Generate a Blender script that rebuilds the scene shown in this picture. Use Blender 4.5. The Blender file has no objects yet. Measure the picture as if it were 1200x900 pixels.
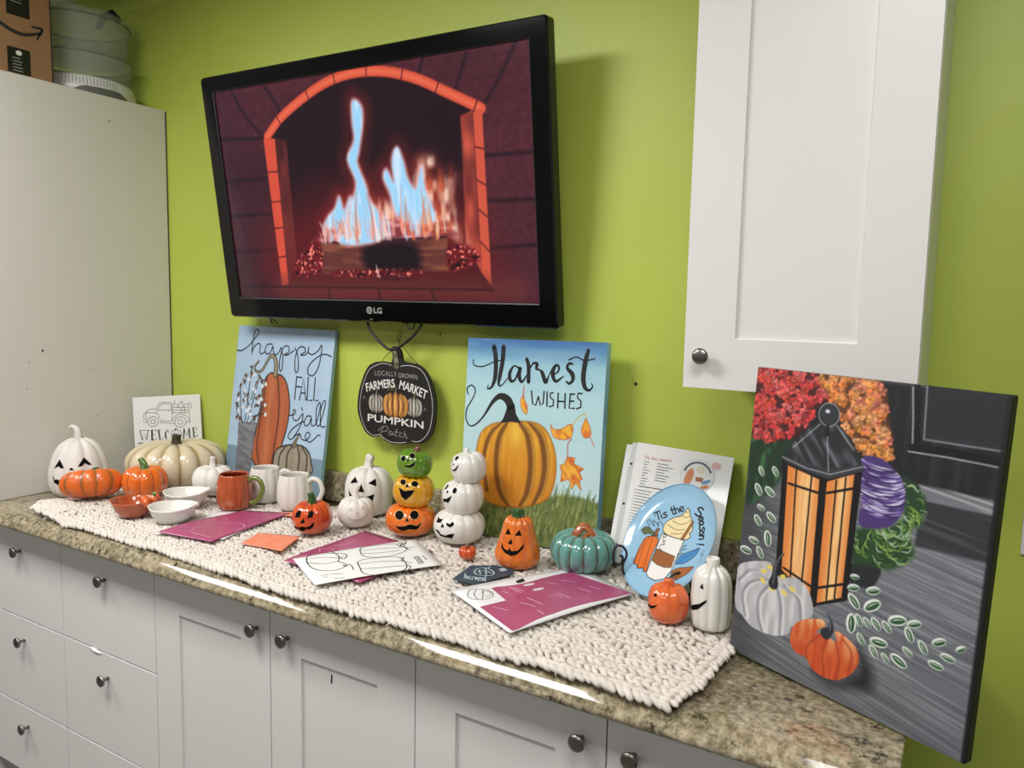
import bpy, bmesh, math, random
import numpy as np
from mathutils import Vector, Matrix
from mathutils.geometry import delaunay_2d_cdt

scene = bpy.context.scene
COL = scene.collection

# ------------------------------------------------------------------ camera
cam_data = bpy.data.cameras.new('camera')
cam = bpy.data.objects.new('camera', cam_data)
COL.objects.link(cam)
cam_data.sensor_fit = 'HORIZONTAL'
cam_data.sensor_width = 36.0
cam_data.lens = 36.0 * 900.79 / 1200.0
cam_data.clip_start = 0.02
YAW, PITCH, ROLL = 0.53959, 0.10302, 0.02035
fwd = Vector((-math.sin(YAW) * math.cos(PITCH), math.cos(YAW) * math.cos(PITCH), -math.sin(PITCH)))
r0 = Vector((math.cos(YAW), math.sin(YAW), 0.0))
u0 = r0.cross(fwd)
right = r0 * math.cos(ROLL) + u0 * math.sin(ROLL)
up = u0 * math.cos(ROLL) - r0 * math.sin(ROLL)
cm = Matrix((right, up, -fwd)).transposed().to_4x4()
cm.translation = Vector((2.4632, -1.7359, 1.5357))
cam.matrix_world = cm
scene.camera = cam

# ------------------------------------------------------------------ world, lamps, exposure
world = bpy.data.worlds.new('room_light')
scene.world = world
world.use_nodes = True
wb = world.node_tree.nodes['Background']
wb.inputs['Color'].default_value = (1.0, 0.98, 0.95, 1)
wb.inputs['Strength'].default_value = 0.19
scene.view_settings.view_transform = 'Standard'
scene.view_settings.look = 'None'
scene.view_settings.exposure = 0.0
scene.view_settings.gamma = 1.0
scene.view_settings.use_curve_mapping = False


def ceiling_lamp(name, loc, sx, sy, power):
    d = bpy.data.lights.new(name, 'AREA')
    d.shape = 'RECTANGLE'
    d.size, d.size_y = sx, sy
    d.energy = power
    d.color = (1.0, 0.982, 0.955)
    o = bpy.data.objects.new(name, d)
    o.location = loc
    COL.objects.link(o)


ceiling_lamp('ceiling_lamp', (-0.95, -1.50, 2.60), 0.95, 0.60, 29)
ceiling_lamp('ceiling_lamp', (0.80, -1.50, 2.60), 0.85, 0.60, 39)
ceiling_lamp('ceiling_lamp', (2.55, -1.50, 2.60), 0.95, 0.60, 24)
ceiling_lamp('ceiling_lamp', (0.0, -3.6, 2.60), 1.1, 0.60, 16)
ceiling_lamp('ceiling_lamp', (2.2, -3.6, 2.60), 1.1, 0.60, 18)

# ------------------------------------------------------------------ helpers: colour, materials
def s2l(c):
    return tuple(((v / 255.0) / 12.92 if v / 255.0 <= 0.04045 else (((v / 255.0) + 0.055) / 1.055) ** 2.4) for v in c)


def s2l_np(a):
    return np.where(a <= 0.04045, a / 12.92, ((np.maximum(a, 0) + 0.055) / 1.055) ** 2.4)


def mat(name, rgb, rough=0.5, metal=0.0, coat=0.0, var=0.0, vscale=20.0, bump=0.0, bscale=60.0, spec=0.5, rgb2=None, trans=0.0, alpha=1.0, sss=0.0):
    m = bpy.data.materials.new(name)
    m.use_nodes = True
    nt = m.node_tree
    b = nt.nodes['Principled BSDF']
    c = s2l(rgb)
    b.inputs['Base Color'].default_value = (*c, 1)
    b.inputs['Roughness'].default_value = rough
    b.inputs['Metallic'].default_value = metal
    b.inputs['Specular IOR Level'].default_value = spec
    b.inputs['Coat Weight'].default_value = coat
    b.inputs['Coat Roughness'].default_value = 0.04
    b.inputs['Transmission Weight'].default_value = trans
    b.inputs['Alpha'].default_value = alpha
    if sss:
        b.inputs['Subsurface Weight'].default_value = sss
        b.inputs['Subsurface Radius'].default_value = (0.01, 0.008, 0.006)
        b.inputs['Subsurface Scale'].default_value = 0.3
    tc = nt.nodes.new('ShaderNodeTexCoord')
    if var or rgb2:
        n = nt.nodes.new('ShaderNodeTexNoise')
        n.inputs['Scale'].default_value = vscale
        n.inputs['Detail'].default_value = 4
        nt.links.new(tc.outputs['Object'], n.inputs['Vector'])
        r = nt.nodes.new('ShaderNodeValToRGB')
        c2 = s2l(rgb2) if rgb2 else tuple(v * (1 - var) for v in c)
        r.color_ramp.elements[0].position = 0.35
        r.color_ramp.elements[1].position = 0.65
        r.color_ramp.elements[0].color = (*c2, 1)
        r.color_ramp.elements[1].color = (*c, 1)
        nt.links.new(n.outputs['Fac'], r.inputs['Fac'])
        nt.links.new(r.outputs['Color'], b.inputs['Base Color'])
    if bump:
        n2 = nt.nodes.new('ShaderNodeTexNoise')
        n2.inputs['Scale'].default_value = bscale
        n2.inputs['Detail'].default_value = 3
        nt.links.new(tc.outputs['Object'], n2.inputs['Vector'])
        bp = nt.nodes.new('ShaderNodeBump')
        bp.inputs['Strength'].default_value = bump
        bp.inputs['Distance'].default_value = 0.002
        nt.links.new(n2.outputs['Fac'], bp.inputs['Height'])
        nt.links.new(bp.outputs['Normal'], b.inputs['Normal'])
    return m


def paint_mat(name, rough=0.5, coat=0.0, bump=0.0, emit=0.0):
    """colours come from the mesh's own 'pigment' attribute (flat print / paint)"""
    m = bpy.data.materials.new(name)
    m.use_nodes = True
    nt = m.node_tree
    b = nt.nodes['Principled BSDF']
    at = nt.nodes.new('ShaderNodeAttribute')
    at.attribute_name = 'pigment'
    b.inputs['Roughness'].default_value = rough
    b.inputs['Coat Weight'].default_value = coat
    b.inputs['Coat Roughness'].default_value = 0.08
    if emit:
        b.inputs['Base Color'].default_value = (0.004, 0.004, 0.005, 1)
        nt.links.new(at.outputs['Color'], b.inputs['Emission Color'])
        b.inputs['Emission Strength'].default_value = emit
    else:
        nt.links.new(at.outputs['Color'], b.inputs['Base Color'])
    if bump:
        tc = nt.nodes.new('ShaderNodeTexCoord')
        n2 = nt.nodes.new('ShaderNodeTexNoise')
        n2.inputs['Scale'].default_value = 350
        nt.links.new(tc.outputs['Object'], n2.inputs['Vector'])
        bp = nt.nodes.new('ShaderNodeBump')
        bp.inputs['Strength'].default_value = bump
        bp.inputs['Distance'].default_value = 0.001
        nt.links.new(n2.outputs['Fac'], bp.inputs['Height'])
        nt.links.new(bp.outputs['Normal'], b.inputs['Normal'])
    return m


def laminate():
    m = bpy.data.materials.new('speckled_laminate')
    m.use_nodes = True
    nt = m.node_tree
    b = nt.nodes['Principled BSDF']
    tc = nt.nodes.new('ShaderNodeTexCoord')

    def noise(scale, detail=5, rough=0.6):
        n = nt.nodes.new('ShaderNodeTexNoise')
        n.inputs['Scale'].default_value = scale
        n.inputs['Detail'].default_value = detail
        n.inputs['Roughness'].default_value = rough
        nt.links.new(tc.outputs['Object'], n.inputs['Vector'])
        return n

    def ramp(src, stops):
        r = nt.nodes.new('ShaderNodeValToRGB')
        el = r.color_ramp.elements
        while len(el) < len(stops):
            el.new(0.5)
        for e, (p, c) in zip(el, stops):
            e.position = p
            e.color = (*s2l(c), 1) if len(c) == 3 else c
        nt.links.new(src, r.inputs['Fac'])
        return r

    base = ramp(noise(9, 6).outputs['Fac'], [(0.3, (98, 92, 74)), (0.47, (132, 122, 98)), (0.6, (160, 146, 116)), (0.75, (136, 110, 86))])
    fine = ramp(noise(75, 4, 0.7).outputs['Fac'], [(0.36, (52, 46, 36)), (0.48, (140, 129, 104)), (0.66, (216, 206, 178))])
    dark = ramp(noise(34, 6, 0.72).outputs['Fac'], [(0.365, (1, 1, 1, 1)), (0.435, (0, 0, 0, 1))])
    mx = nt.nodes.new('ShaderNodeMix'); mx.data_type = 'RGBA'; mx.inputs[0].default_value = 0.5
    nt.links.new(base.outputs['Color'], mx.inputs[6]); nt.links.new(fine.outputs['Color'], mx.inputs[7])
    mx2 = nt.nodes.new('ShaderNodeMix'); mx2.data_type = 'RGBA'
    nt.links.new(dark.outputs['Color'], mx2.inputs[0])
    nt.links.new(mx.outputs[2], mx2.inputs[6]); mx2.inputs[7].default_value = (*s2l((66, 57, 46)), 1)
    nt.links.new(mx2.outputs[2], b.inputs['Base Color'])
    b.inputs['Roughness'].default_value = 0.075
    b.inputs['Specular IOR Level'].default_value = 0.6
    return m


# ------------------------------------------------------------------ helpers: objects
def link(name, me, m=None, parent=None):
    o = bpy.data.objects.new(name, me)
    COL.objects.link(o)
    if m is not None and me is not None:
        for k in (m if isinstance(m, (list, tuple)) else [m]):
            me.materials.append(k)
    if parent is not None:
        o.parent = parent
    return o


def thing(name, label, cat, loc=(0, 0, 0), rotz=0.0, group=None):
    o = bpy.data.objects.new(name, None)
    o.empty_display_size = 0.03
    COL.objects.link(o)
    o.location = loc
    o.rotation_euler = (0, 0, rotz)
    return tag(o, label, cat, group)


def tag(o, label, cat, group=None):
    o['label'] = label
    o['category'] = cat
    if group:
        o['group'] = group
    return o


def structure(o):
    o['kind'] = 'structure'
    return o


def from_bm(bm, name, m, parent=None, smooth=False):
    me = bpy.data.meshes.new(name)
    bmesh.ops.recalc_face_normals(bm, faces=bm.faces)
    bm.to_mesh(me)
    bm.free()
    if smooth:
        me.polygons.foreach_set('use_smooth', [True] * len(me.polygons))
    return link(name, me, m, parent)


def box(name, lo, hi, m, parent=None, bevel=0.0, seg=2):
    bm = bmesh.new()
    bmesh.ops.create_cube(bm, size=1.0)
    for v in bm.verts:
        v.co = Vector([(lo[i] + hi[i]) / 2 + v.co[i] * (hi[i] - lo[i]) for i in range(3)])
    if bevel:
        bmesh.ops.bevel(bm, geom=list(bm.edges), offset=bevel, segments=seg, affect='EDGES', profile=0.5)
    return from_bm(bm, name, m, parent)


def np_mesh(name, verts, quads=None, tris=None):
    me = bpy.data.meshes.new(name)
    nv = len(verts)
    me.vertices.add(nv)
    me.vertices.foreach_set('co', np.asarray(verts, np.float32).ravel())
    loops, starts, totals = [], [], []
    pos = 0
    for arr, k in ((quads, 4), (tris, 3)):
        if arr is not None and len(arr):
            a = np.asarray(arr, np.int32)
            loops.append(a.ravel())
            starts.append(pos + np.arange(len(a), dtype=np.int32) * k)
            totals.append(np.full(len(a), k, np.int32))
            pos += a.size
    loops = np.concatenate(loops)
    me.loops.add(len(loops))
    me.loops.foreach_set('vertex_index', loops)
    st = np.concatenate(starts)
    me.polygons.add(len(st))
    me.polygons.foreach_set('loop_start', st)
    me.polygons.foreach_set('loop_total', np.concatenate(totals))
    me.update(calc_edges=True)
    return me


def smooth(me):
    me.polygons.foreach_set('use_smooth', np.ones(len(me.polygons), bool))
    return me


def spline(pts, n=6, closed=False):
    """Catmull-Rom through points of any dimension"""
    P = [np.array(p, float) for p in pts]
    if len(P) < 3 and not closed:
        return P
    out = []
    N = len(P)
    for i in range(N if closed else N - 1):
        if closed:
            a, b, c, d = P[(i - 1) % N], P[i], P[(i + 1) % N], P[(i + 2) % N]
        else:
            b, c = P[i], P[i + 1]
            a = P[i - 1] if i else 2 * b - c
            d = P[i + 2] if i + 2 < N else 2 * c - b
        for k in range(n):
            t = k / n
            out.append(0.5 * (2 * b + (c - a) * t + (2 * a - 5 * b + 4 * c - d) * t * t + (3 * b - a - 3 * c + d) * t ** 3))
    if not closed:
        out.append(P[-1])
    return out


def tube_bm(bm, pts, radii, seg=10, closed=False, ridge=0.0, nr=5):
    P = [Vector(p) for p in pts]
    if isinstance(radii, (int, float)):
        radii = [radii] * len(P)
    rings = []
    nrm = None
    for i, p in enumerate(P):
        if closed:
            t = P[(i + 1) % len(P)] - P[i - 1]
        else:
            t = P[min(i + 1, len(P) - 1)] - P[max(i - 1, 0)]
        t.normalize()
        if nrm is None:
            nrm = t.cross(Vector((0.3, 0.5, 0.81))).normalized()
        nrm = (nrm - t * nrm.dot(t)).normalized()
        bn = t.cross(nrm)
        ring = []
        for k in range(seg):
            a = 2 * math.pi * k / seg
            r = radii[i] * (1 + ridge * math.cos(nr * a))
            ring.append(bm.verts.new(p + nrm * (r * math.cos(a)) + bn * (r * math.sin(a))))
        rings.append(ring)
    n = len(rings)
    for i in range(n if closed else n - 1):
        A, B = rings[i], rings[(i + 1) % n]
        for k in range(seg):
            bm.faces.new((A[k], A[(k + 1) % seg], B[(k + 1) % seg], B[k]))
    if not closed:
        bm.faces.new(rings[0])
        bm.faces.new(list(reversed(rings[-1])))


def tube(name, pts, radii, m, parent=None, seg=10, closed=False, ridge=0.0, nr=5):
    bm = bmesh.new()
    tube_bm(bm, pts, radii, seg, closed, ridge, nr)
    return from_bm(bm, name, m, parent, True)


def lathe(name, prof, m, parent=None, seg=32, rib=None, axis='Z', loc=(0, 0, 0), closed=True):
    """prof: list of (r, z)"""
    bm = bmesh.new()
    rings = []
    for r, z in prof:
        ring = []
        for k in range(seg):
            a = 2 * math.pi * k / seg
            rr = r * (rib(a, z) if rib else 1)
            c = (rr * math.cos(a), rr * math.sin(a), z) if axis == 'Z' else (rr * math.cos(a), -z, rr * math.sin(a))
            ring.append(bm.verts.new(Vector(c) + Vector(loc)))
        rings.append(ring)
    for A, B in zip(rings, rings[1:]):
        for k in range(seg):
            bm.faces.new((A[k], A[(k + 1) % seg], B[(k + 1) % seg], B[k]))
    if closed:
        bm.faces.new(rings[0])
        bm.faces.new(rings[-1])
    return from_bm(bm, name, m, parent, True)


# ------------------------------------------------------------------ helpers: flat art
def cdt_fill(poly, spacing=None):
    """fill a 2-D outline, optionally with inner points; returns verts, tris"""
    poly = [tuple(map(float, p[:2])) for p in poly]
    n = len(poly)
    vs = [Vector(p) for p in poly]
    if spacing:
        A = np.array(poly)
        x0, y0 = A.min(0)
        x1, y1 = A.max(0)
        for gx in np.arange(x0 + spacing / 2, x1, spacing):
            for gy in np.arange(y0 + spacing / 2, y1, spacing):
                if inside(A, np.array([gx]), np.array([gy]))[0] and edge_dist(A, np.array([gx]), np.array([gy]))[0] > spacing * 0.3:
                    vs.append(Vector((gx, gy)))
    r = delaunay_2d_cdt(vs, [(i, (i + 1) % n) for i in range(n)], [], 1, 1e-7)
    V = [tuple(v) for v in r[0]]
    F = []
    for f in r[2]:
        for k in range(1, len(f) - 1):
            F.append((f[0], f[k], f[k + 1]))
    return V, F


def inside(poly, X, Y):
    r = np.zeros(X.shape, bool)
    n = len(poly)
    for i in range(n):
        x1, y1 = poly[i][:2]
        x2, y2 = poly[(i + 1) % n][:2]
        if y1 == y2:
            continue
        c = (y1 > Y) != (y2 > Y)
        r ^= c & (X < (x2 - x1) * (Y - y1) / (y2 - y1) + x1)
    return r


def edge_dist(poly, X, Y, closed=True):
    d = np.full(X.shape, 1e9)
    n = len(poly)
    for i in range(n if closed else n - 1):
        x1, y1 = poly[i][:2]
        x2, y2 = poly[(i + 1) % n][:2]
        dx, dy = x2 - x1, y2 - y1
        t = np.clip(((X - x1) * dx + (Y - y1) * dy) / (dx * dx + dy * dy + 1e-12), 0, 1)
        d = np.minimum(d, np.hypot(X - x1 - t * dx, Y - y1 - t * dy))
    return d


class Paint:
    """a sheet of pigment: colours on a fine grid in millimetres, y downwards"""

    def __init__(s, w, h, cell, rgb, seed=1):
        s.w, s.h = w, h
        s.nx, s.ny = int(w / cell) + 1, int(h / cell) + 1
        s.x = np.linspace(0, w, s.nx)
        s.y = np.linspace(0, h, s.ny)
        s.X, s.Y = np.meshgrid(s.x, s.y)
        s.c = np.empty((s.ny, s.nx, 3))
        s.c[:] = np.array(rgb) / 255.0
        s.rng = np.random.default_rng(seed)
        s.cell = cell

    def noise(s, sx, sy, X=None, Y=None):
        """smooth value noise 0..1 with feature size sx, sy (mm)"""
        X = s.X if X is None else X
        Y = s.Y if Y is None else Y
        g = s.rng.random((int(Y.max() / sy) + 4, int(X.max() / sx) + 4))
        fx = np.clip(X / sx, 0, g.shape[1] - 2.001)
        fy = np.clip(Y / sy, 0, g.shape[0] - 2.001)
        ix, iy = fx.astype(int), fy.astype(int)
        tx, ty = fx - ix, fy - iy
        tx, ty = tx * tx * (3 - 2 * tx), ty * ty * (3 - 2 * ty)
        return (g[iy, ix] * (1 - tx) + g[iy, ix + 1] * tx) * (1 - ty) + (g[iy + 1, ix] * (1 - tx) + g[iy + 1, ix + 1] * tx) * ty

    def rnoise(s, ang, sx, sy):
        """noise rotated by ang (streaks)"""
        c, q = math.cos(ang), math.sin(ang)
        X = s.X * c + s.Y * q
        Y = -s.X * q + s.Y * c
        X, Y = X - X.min(), Y - Y.min()
        return s.noise(sx, sy, X, Y)

    def blend(s, mask, rgb):
        rgb = np.array(rgb, float)
        rgb = rgb / 255.0
        m = mask[..., None]
        s.c = s.c * (1 - m) + rgb * m

    def win(s, pts, pad):
        A = np.array([p[:2] for p in pts])
        x0, x1 = np.searchsorted(s.x, [A[:, 0].min() - pad, A[:, 0].max() + pad])
        y0, y1 = np.searchsorted(s.y, [A[:, 1].min() - pad, A[:, 1].max() + pad])
        return slice(y0, max(y1, y0 + 1)), slice(x0, max(x1, x0 + 1))

    def mask(s, poly, feather=1.0, sm=True):
        if sm:
            poly = spline([p[:2] for p in poly], 4, True)
        w = s.win(poly, feather * 2)
        out = np.zeros((s.ny, s.nx))
        X, Y = s.X[w], s.Y[w]
        if X.size == 0:
            return out
        d = edge_dist(poly, X, Y)
        d = np.where(inside(poly, X, Y), d, -d)
        out[w] = np.clip(d / feather + 0.5, 0, 1)
        return out

    def fill(s, poly, rgb, feather=None, a=1.0, sm=True, mod=None):
        m = s.mask(poly, feather or s.cell, sm) * a
        if mod is not None:
            m = m * mod
        s.blend(m, rgb)
        return m

    def line(s, pts, rgb, w=None, feather=None, a=1.0, sm=True, clip=None):
        """brush line; a third coordinate is the width"""
        f = feather or s.cell
        P = spline(pts, 5) if sm else [np.array(p, float) for p in pts]
        wmax = max([p[2] for p in P]) if len(P[0]) > 2 else w
        win = s.win(P, wmax / 2 + 2 * f)
        X, Y = s.X[win], s.Y[win]
        if X.size == 0:
            return
        best = np.full(X.shape, -1e9)
        if len(P) == 1:
            P = [P[0], P[0]]
        for p, q in zip(P, P[1:]):
            dx, dy = q[0] - p[0], q[1] - p[1]
            t = np.clip(((X - p[0]) * dx + (Y - p[1]) * dy) / (dx * dx + dy * dy + 1e-12), 0, 1)
            r = (p[2] + (q[2] - p[2]) * t) / 2 if len(p) > 2 else w / 2
            best = np.maximum(best, r - np.hypot(X - p[0] - t * dx, Y - p[1] - t * dy))
        m = np.zeros((s.ny, s.nx))
        m[win] = np.clip(best / f + 0.5, 0, 1) * a
        if clip is not None:
            m *= clip
        s.blend(m, rgb)

    def dot(s, x, y, rx, ry, rgb, feather=None, a=1.0, ang=0.0):
        f = feather or s.cell
        R = max(rx, ry)
        win = s.win([(x, y)], R + 2 * f)
        X, Y = s.X[win] - x, s.Y[win] - y
        if X.size == 0:
            return
        c, q = math.cos(ang), math.sin(ang)
        U, V = (X * c + Y * q) / rx, (-X * q + Y * c) / ry
        d = (1 - np.hypot(U, V)) * min(rx, ry)
        m = np.clip(d / f + 0.5, 0, 1)[..., None] * a
        s.c[win] = s.c[win] * (1 - m) + np.array(rgb) / 255.0 * m

    def mesh(s, name, posfunc, keep=None):
        P = posfunc(s.X, s.Y).reshape(-1, 3)
        i = np.arange(s.nx * s.ny).reshape(s.ny, s.nx)
        q = np.stack([i[1:, :-1], i[1:, 1:], i[:-1, 1:], i[:-1, :-1]], -1).reshape(-1, 4)
        colr = s.c.reshape(-1, 3)
        if keep is not None:
            k = keep.reshape(-1)
            q = q[k[q].all(1)]
            idx = np.cumsum(k) - 1
            P, colr, q = P[k], colr[k], idx[q]
        me = np_mesh(name, P, q)
        at = me.color_attributes.new('pigment', 'FLOAT_COLOR', 'POINT')
        rgba = np.ones((len(colr), 4), np.float32)
        rgba[:, :3] = s2l_np(np.clip(colr, 0, 1))
        at.data.foreach_set('color', rgba.ravel())
        return smooth(me)


def ribbons(name, strokes, posfunc, m, parent, w=2.0, sm=True, lift=0.3):
    """brush or pen strokes as thin raised ribbons; posfunc(X, Y, lift) maps mm to the surface"""
    V, F = [], []
    for st in strokes:
        P = spline(st, 5) if sm else [np.array(p, float) for p in st]
        if len(P) < 2:
            continue
        P = [p for i, p in enumerate(P) if i == 0 or np.hypot(*(p[:2] - P[i - 1][:2])) > 1e-6]
        base = len(V)
        n = len(P)
        for i, p in enumerate(P):
            t = P[min(i + 1, n - 1)][:2] - P[max(i - 1, 0)][:2]
            t = t / (np.linalg.norm(t) + 1e-9)
            nn = np.array([-t[1], t[0]])
            r = (p[2] if len(p) > 2 else w) / 2
            V.append(p[:2] + nn * r)
            V.append(p[:2] - nn * r)
        for i in range(n - 1):
            a = base + 2 * i
            F.append((a, a + 1, a + 3, a + 2))
        for end in (0, n - 1):
            p = P[end]
            r = (p[2] if len(p) > 2 else w) / 2
            b = len(V)
            for k in range(8):
                V.append(p[:2] + r * np.array([math.cos(k * math.pi / 4), math.sin(k * math.pi / 4)]))
            F.append(tuple(range(b, b + 8)))
    A = np.array(V)
    me = bpy.data.meshes.new(name)
    me.from_pydata([tuple(p) for p in posfunc(A[:, 0], A[:, 1], lift)], [], F)
    return link(name, me, m, parent)


def patch(name, poly, posfunc, m, parent, sm=True, lift=0.2, spacing=None):
    if sm:
        poly = spline([p[:2] for p in poly], 4, True)
    V, F = cdt_fill(poly, spacing)
    A = np.array(V)
    me = bpy.data.meshes.new(name)
    me.from_pydata([tuple(p) for p in posfunc(A[:, 0], A[:, 1], lift)], [], F)
    return link(name, me, m, parent)


def text_mesh(name, body, m, parent, posfunc, p0, p1, height, arch=0.0, bold=0.0, slant=0.0, lift=0.3):
    """flat letters between two points (mm), glyphs from the built-in typeface"""
    cu = bpy.data.curves.new('glyphs', 'FONT')
    cu.body = body
    cu.size = 1.0
    cu.offset = bold
    cu.resolution_u = 3
    cu.shear = slant
    o = bpy.data.objects.new('glyphs', cu)
    COL.objects.link(o)
    dg = bpy.context.evaluated_depsgraph_get()
    me0 = o.evaluated_get(dg).to_mesh()
    V = np.array([v.co[:2] for v in me0.vertices])
    F = [tuple(p.vertices) for p in me0.polygons]
    o.evaluated_get(dg).to_mesh_clear()
    bpy.data.objects.remove(o)
    bpy.data.curves.remove(cu)
    lo, hi = V.min(0), V.max(0)
    u = (V[:, 0] - lo[0]) / (hi[0] - lo[0])
    v = (V[:, 1] - lo[1]) / (hi[1] - lo[1])
    p0, p1 = np.array(p0[:2]), np.array(p1[:2])
    d = (p1 - p0)
    n = np.array([d[1], -d[0]]) / np.linalg.norm(d)
    n = np.where(n[1] > 0, -n, n)
    Q = p0 + u[:, None] * d + n * (v[:, None] * height + (arch * (1 - (2 * u - 1) ** 2))[:, None])
    me = bpy.data.meshes.new(name)
    me.from_pydata([tuple(p) for p in posfunc(Q[:, 0], Q[:, 1], lift)], [], F)
    return link(name, me, m, parent)


def board_frame(name, label, cat, loc, yaw, lean, roll, group=None):
    """an upright thing: origin at the middle of its lower edge, front facing local -y"""
    o = bpy.data.objects.new(name, None)
    o.empty_display_size = 0.03
    COL.objects.link(o)
    tag(o, label, cat, group)
    o.matrix_basis = Matrix.Translation(loc) @ Matrix.Rotation(yaw, 4, 'Z') @ Matrix.Rotation(-lean, 4, 'X') @ Matrix.Rotation(roll, 4, 'Y')
    return o


def board_pos(w, h, y0=-0.0006):
    def f(X, Y, lift=0.0):
        return np.stack([X / 1000 - w / 2, np.full(np.shape(X), y0 - lift / 1000), h - Y / 1000], -1)
    return f


# ------------------------------------------------------------------ helpers: pumpkins
def squash(n=18, p=0.72):
    return [(max(math.cos(a), 0.0) ** p, 0.5 + 0.5 * math.sin(a)) for a in [math.radians(-80 + 160 * k / n) for k in range(n + 1)]]


def pear(pts, n=22):
    z = [p[0] for p in pts]
    S = spline([(p[1], p[0]) for p in pts], 5)
    return [(float(a[0]), float(a[1])) for a in S]


class Pumpkin:
    def __init__(s, R, H, ribs=10, groove=0.12, prof=None, dimple=0.1, phase=0.0, sy=1.0, power=0.6, seg=None, az=0.0):
        s.R, s.H, s.ribs, s.groove, s.dimple, s.phase, s.sy, s.power, s.az = R, H, ribs, groove, dimple, phase, sy, power, az
        s.prof = prof or squash()
        s.seg = seg or ribs * 8
        s.zs = np.array([p[1] for p in s.prof]) * H
        s.rs = np.array([p[0] for p in s.prof]) * R

    def rib(s, th):
        return 1 - s.groove * (1 - np.abs(np.sin(s.ribs * (th + s.phase) / 2)) ** s.power)

    def rad(s, th, z):
        e = 1.0 if s.sy == 1.0 else 1 / np.sqrt(np.cos(th - s.az) ** 2 + (np.sin(th - s.az) / s.sy) ** 2)
        return np.interp(z, s.zs, s.rs) * s.rib(th) * e

    def mesh(s, name, m, parent, loc=(0, 0, 0)):
        th = np.arange(s.seg) * 2 * np.pi / s.seg
        rows = []
        for r, z in zip(s.rs, s.zs):
            rr = s.rad(th, z)
            d = s.dimple * s.H * math.exp(-(r / (0.45 * s.R)) ** 2)
            dz = -d if z > s.H / 2 else 0.0
            g = (1 - s.rib(th)) / max(s.groove, 1e-6)
            k = 0.05 * s.H * g * math.exp(-((1 - z / s.H) / 0.25) ** 2) if z > s.H / 2 else 0.0 * g
            rows.append(np.stack([rr * np.cos(th), rr * np.sin(th), z + dz - k], -1))
        n = len(rows)
        V = np.concatenate(rows + [np.array([[0, 0, rows[0][:, 2].mean()]]), np.array([[0, 0, rows[-1][:, 2].mean() - 0.03 * s.H]])])
        V += np.array(loc)
        i = np.arange(n * s.seg).reshape(n, s.seg)
        j = np.roll(i, -1, 1)
        q = np.stack([i[:-1], j[:-1], j[1:], i[1:]], -1).reshape(-1, 4)
        t = np.concatenate([np.stack([np.full(s.seg, n * s.seg), j[0], i[0]], -1), np.stack([np.full(s.seg, n * s.seg + 1), i[-1], j[-1]], -1)])
        return link(name, smooth(np_mesh(name, V, q, t)), m, parent)

    def face_piece(s, name, m, parent, poly, th0, el=0.28, loc=(0, 0, 0), rim=None, eps=0.0009, tilt=None):
        """poly: (side, height above centre) in metres as seen from azimuth th0, elevation el; wraps on the skin"""
        poly = [np.array(p, float) for p in poly]
        obs = []
        sets = [(poly, eps, m)]
        if rim is not None:
            c = sum(poly) / len(poly)
            big = [p + (p - c) / (np.linalg.norm(p - c) + 1e-9) * rim[1] for p in poly]
            sets = [(big, eps * 0.5, rim[0]), (poly, eps, m)]
        V, F, mi, mats = [], [], [], []
        for k, (pl, e, mm) in enumerate(sets):
            size = max(np.ptp(np.array(pl), axis=0))
            sp_ = max(size / 10, 0.0010)
            dense = []
            for a_, b_ in zip(pl, pl[1:] + pl[:1]):
                n_ = max(1, int(np.linalg.norm(b_ - a_) / sp_))
                dense += [a_ + (b_ - a_) * q / n_ for q in range(n_)]
            v, f = cdt_fill(dense, sp_)
            b = len(V)
            for sx, vz in v:
                z = s.H / 2 + vz / math.cos(el)
                for _ in range(12):
                    zc = min(max(z, 0.02 * s.H), 0.97 * s.H)
                    r = float(np.interp(zc, s.zs, s.rs))
                    a = math.asin(max(-0.97, min(0.97, sx / r)))
                    r = float(s.rad(np.array(th0 + a), zc))
                    a = math.asin(max(-0.97, min(0.97, sx / r)))
                    dep = r * math.cos(a)
                    z = 0.5 * z + 0.5 * (s.H / 2 + (vz + dep * math.sin(el)) / math.cos(el))
                zc = min(max(z, 0.02 * s.H), 0.97 * s.H)
                r = float(s.rad(np.array(th0 + a), zc)) + e
                V.append((r * math.cos(th0 + a) + loc[0], r * math.sin(th0 + a) + loc[1], zc + loc[2]))
            F += [tuple(i + b for i in t) for t in f]
            mi += [k] * len(f)
            mats.append(mm)
        me = bpy.data.meshes.new(name)
        me.from_pydata(V, [], F)
        me.polygons.foreach_set('material_index', mi)
        return link(name, me, mats, parent)


def ell(x, y, rx, ry, n=14):
    return [(x + rx * math.cos(2 * math.pi * k / n), y + ry * math.sin(2 * math.pi * k / n)) for k in range(n)]


def px_face(shapes, cx, cy, k):
    """outlines measured around the body's centre (x right, y down) -> metres"""
    return [(nm, [((x - cx) * k, (cy - y) * k) for x, y in pts]) for nm, pts in shapes]

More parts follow.
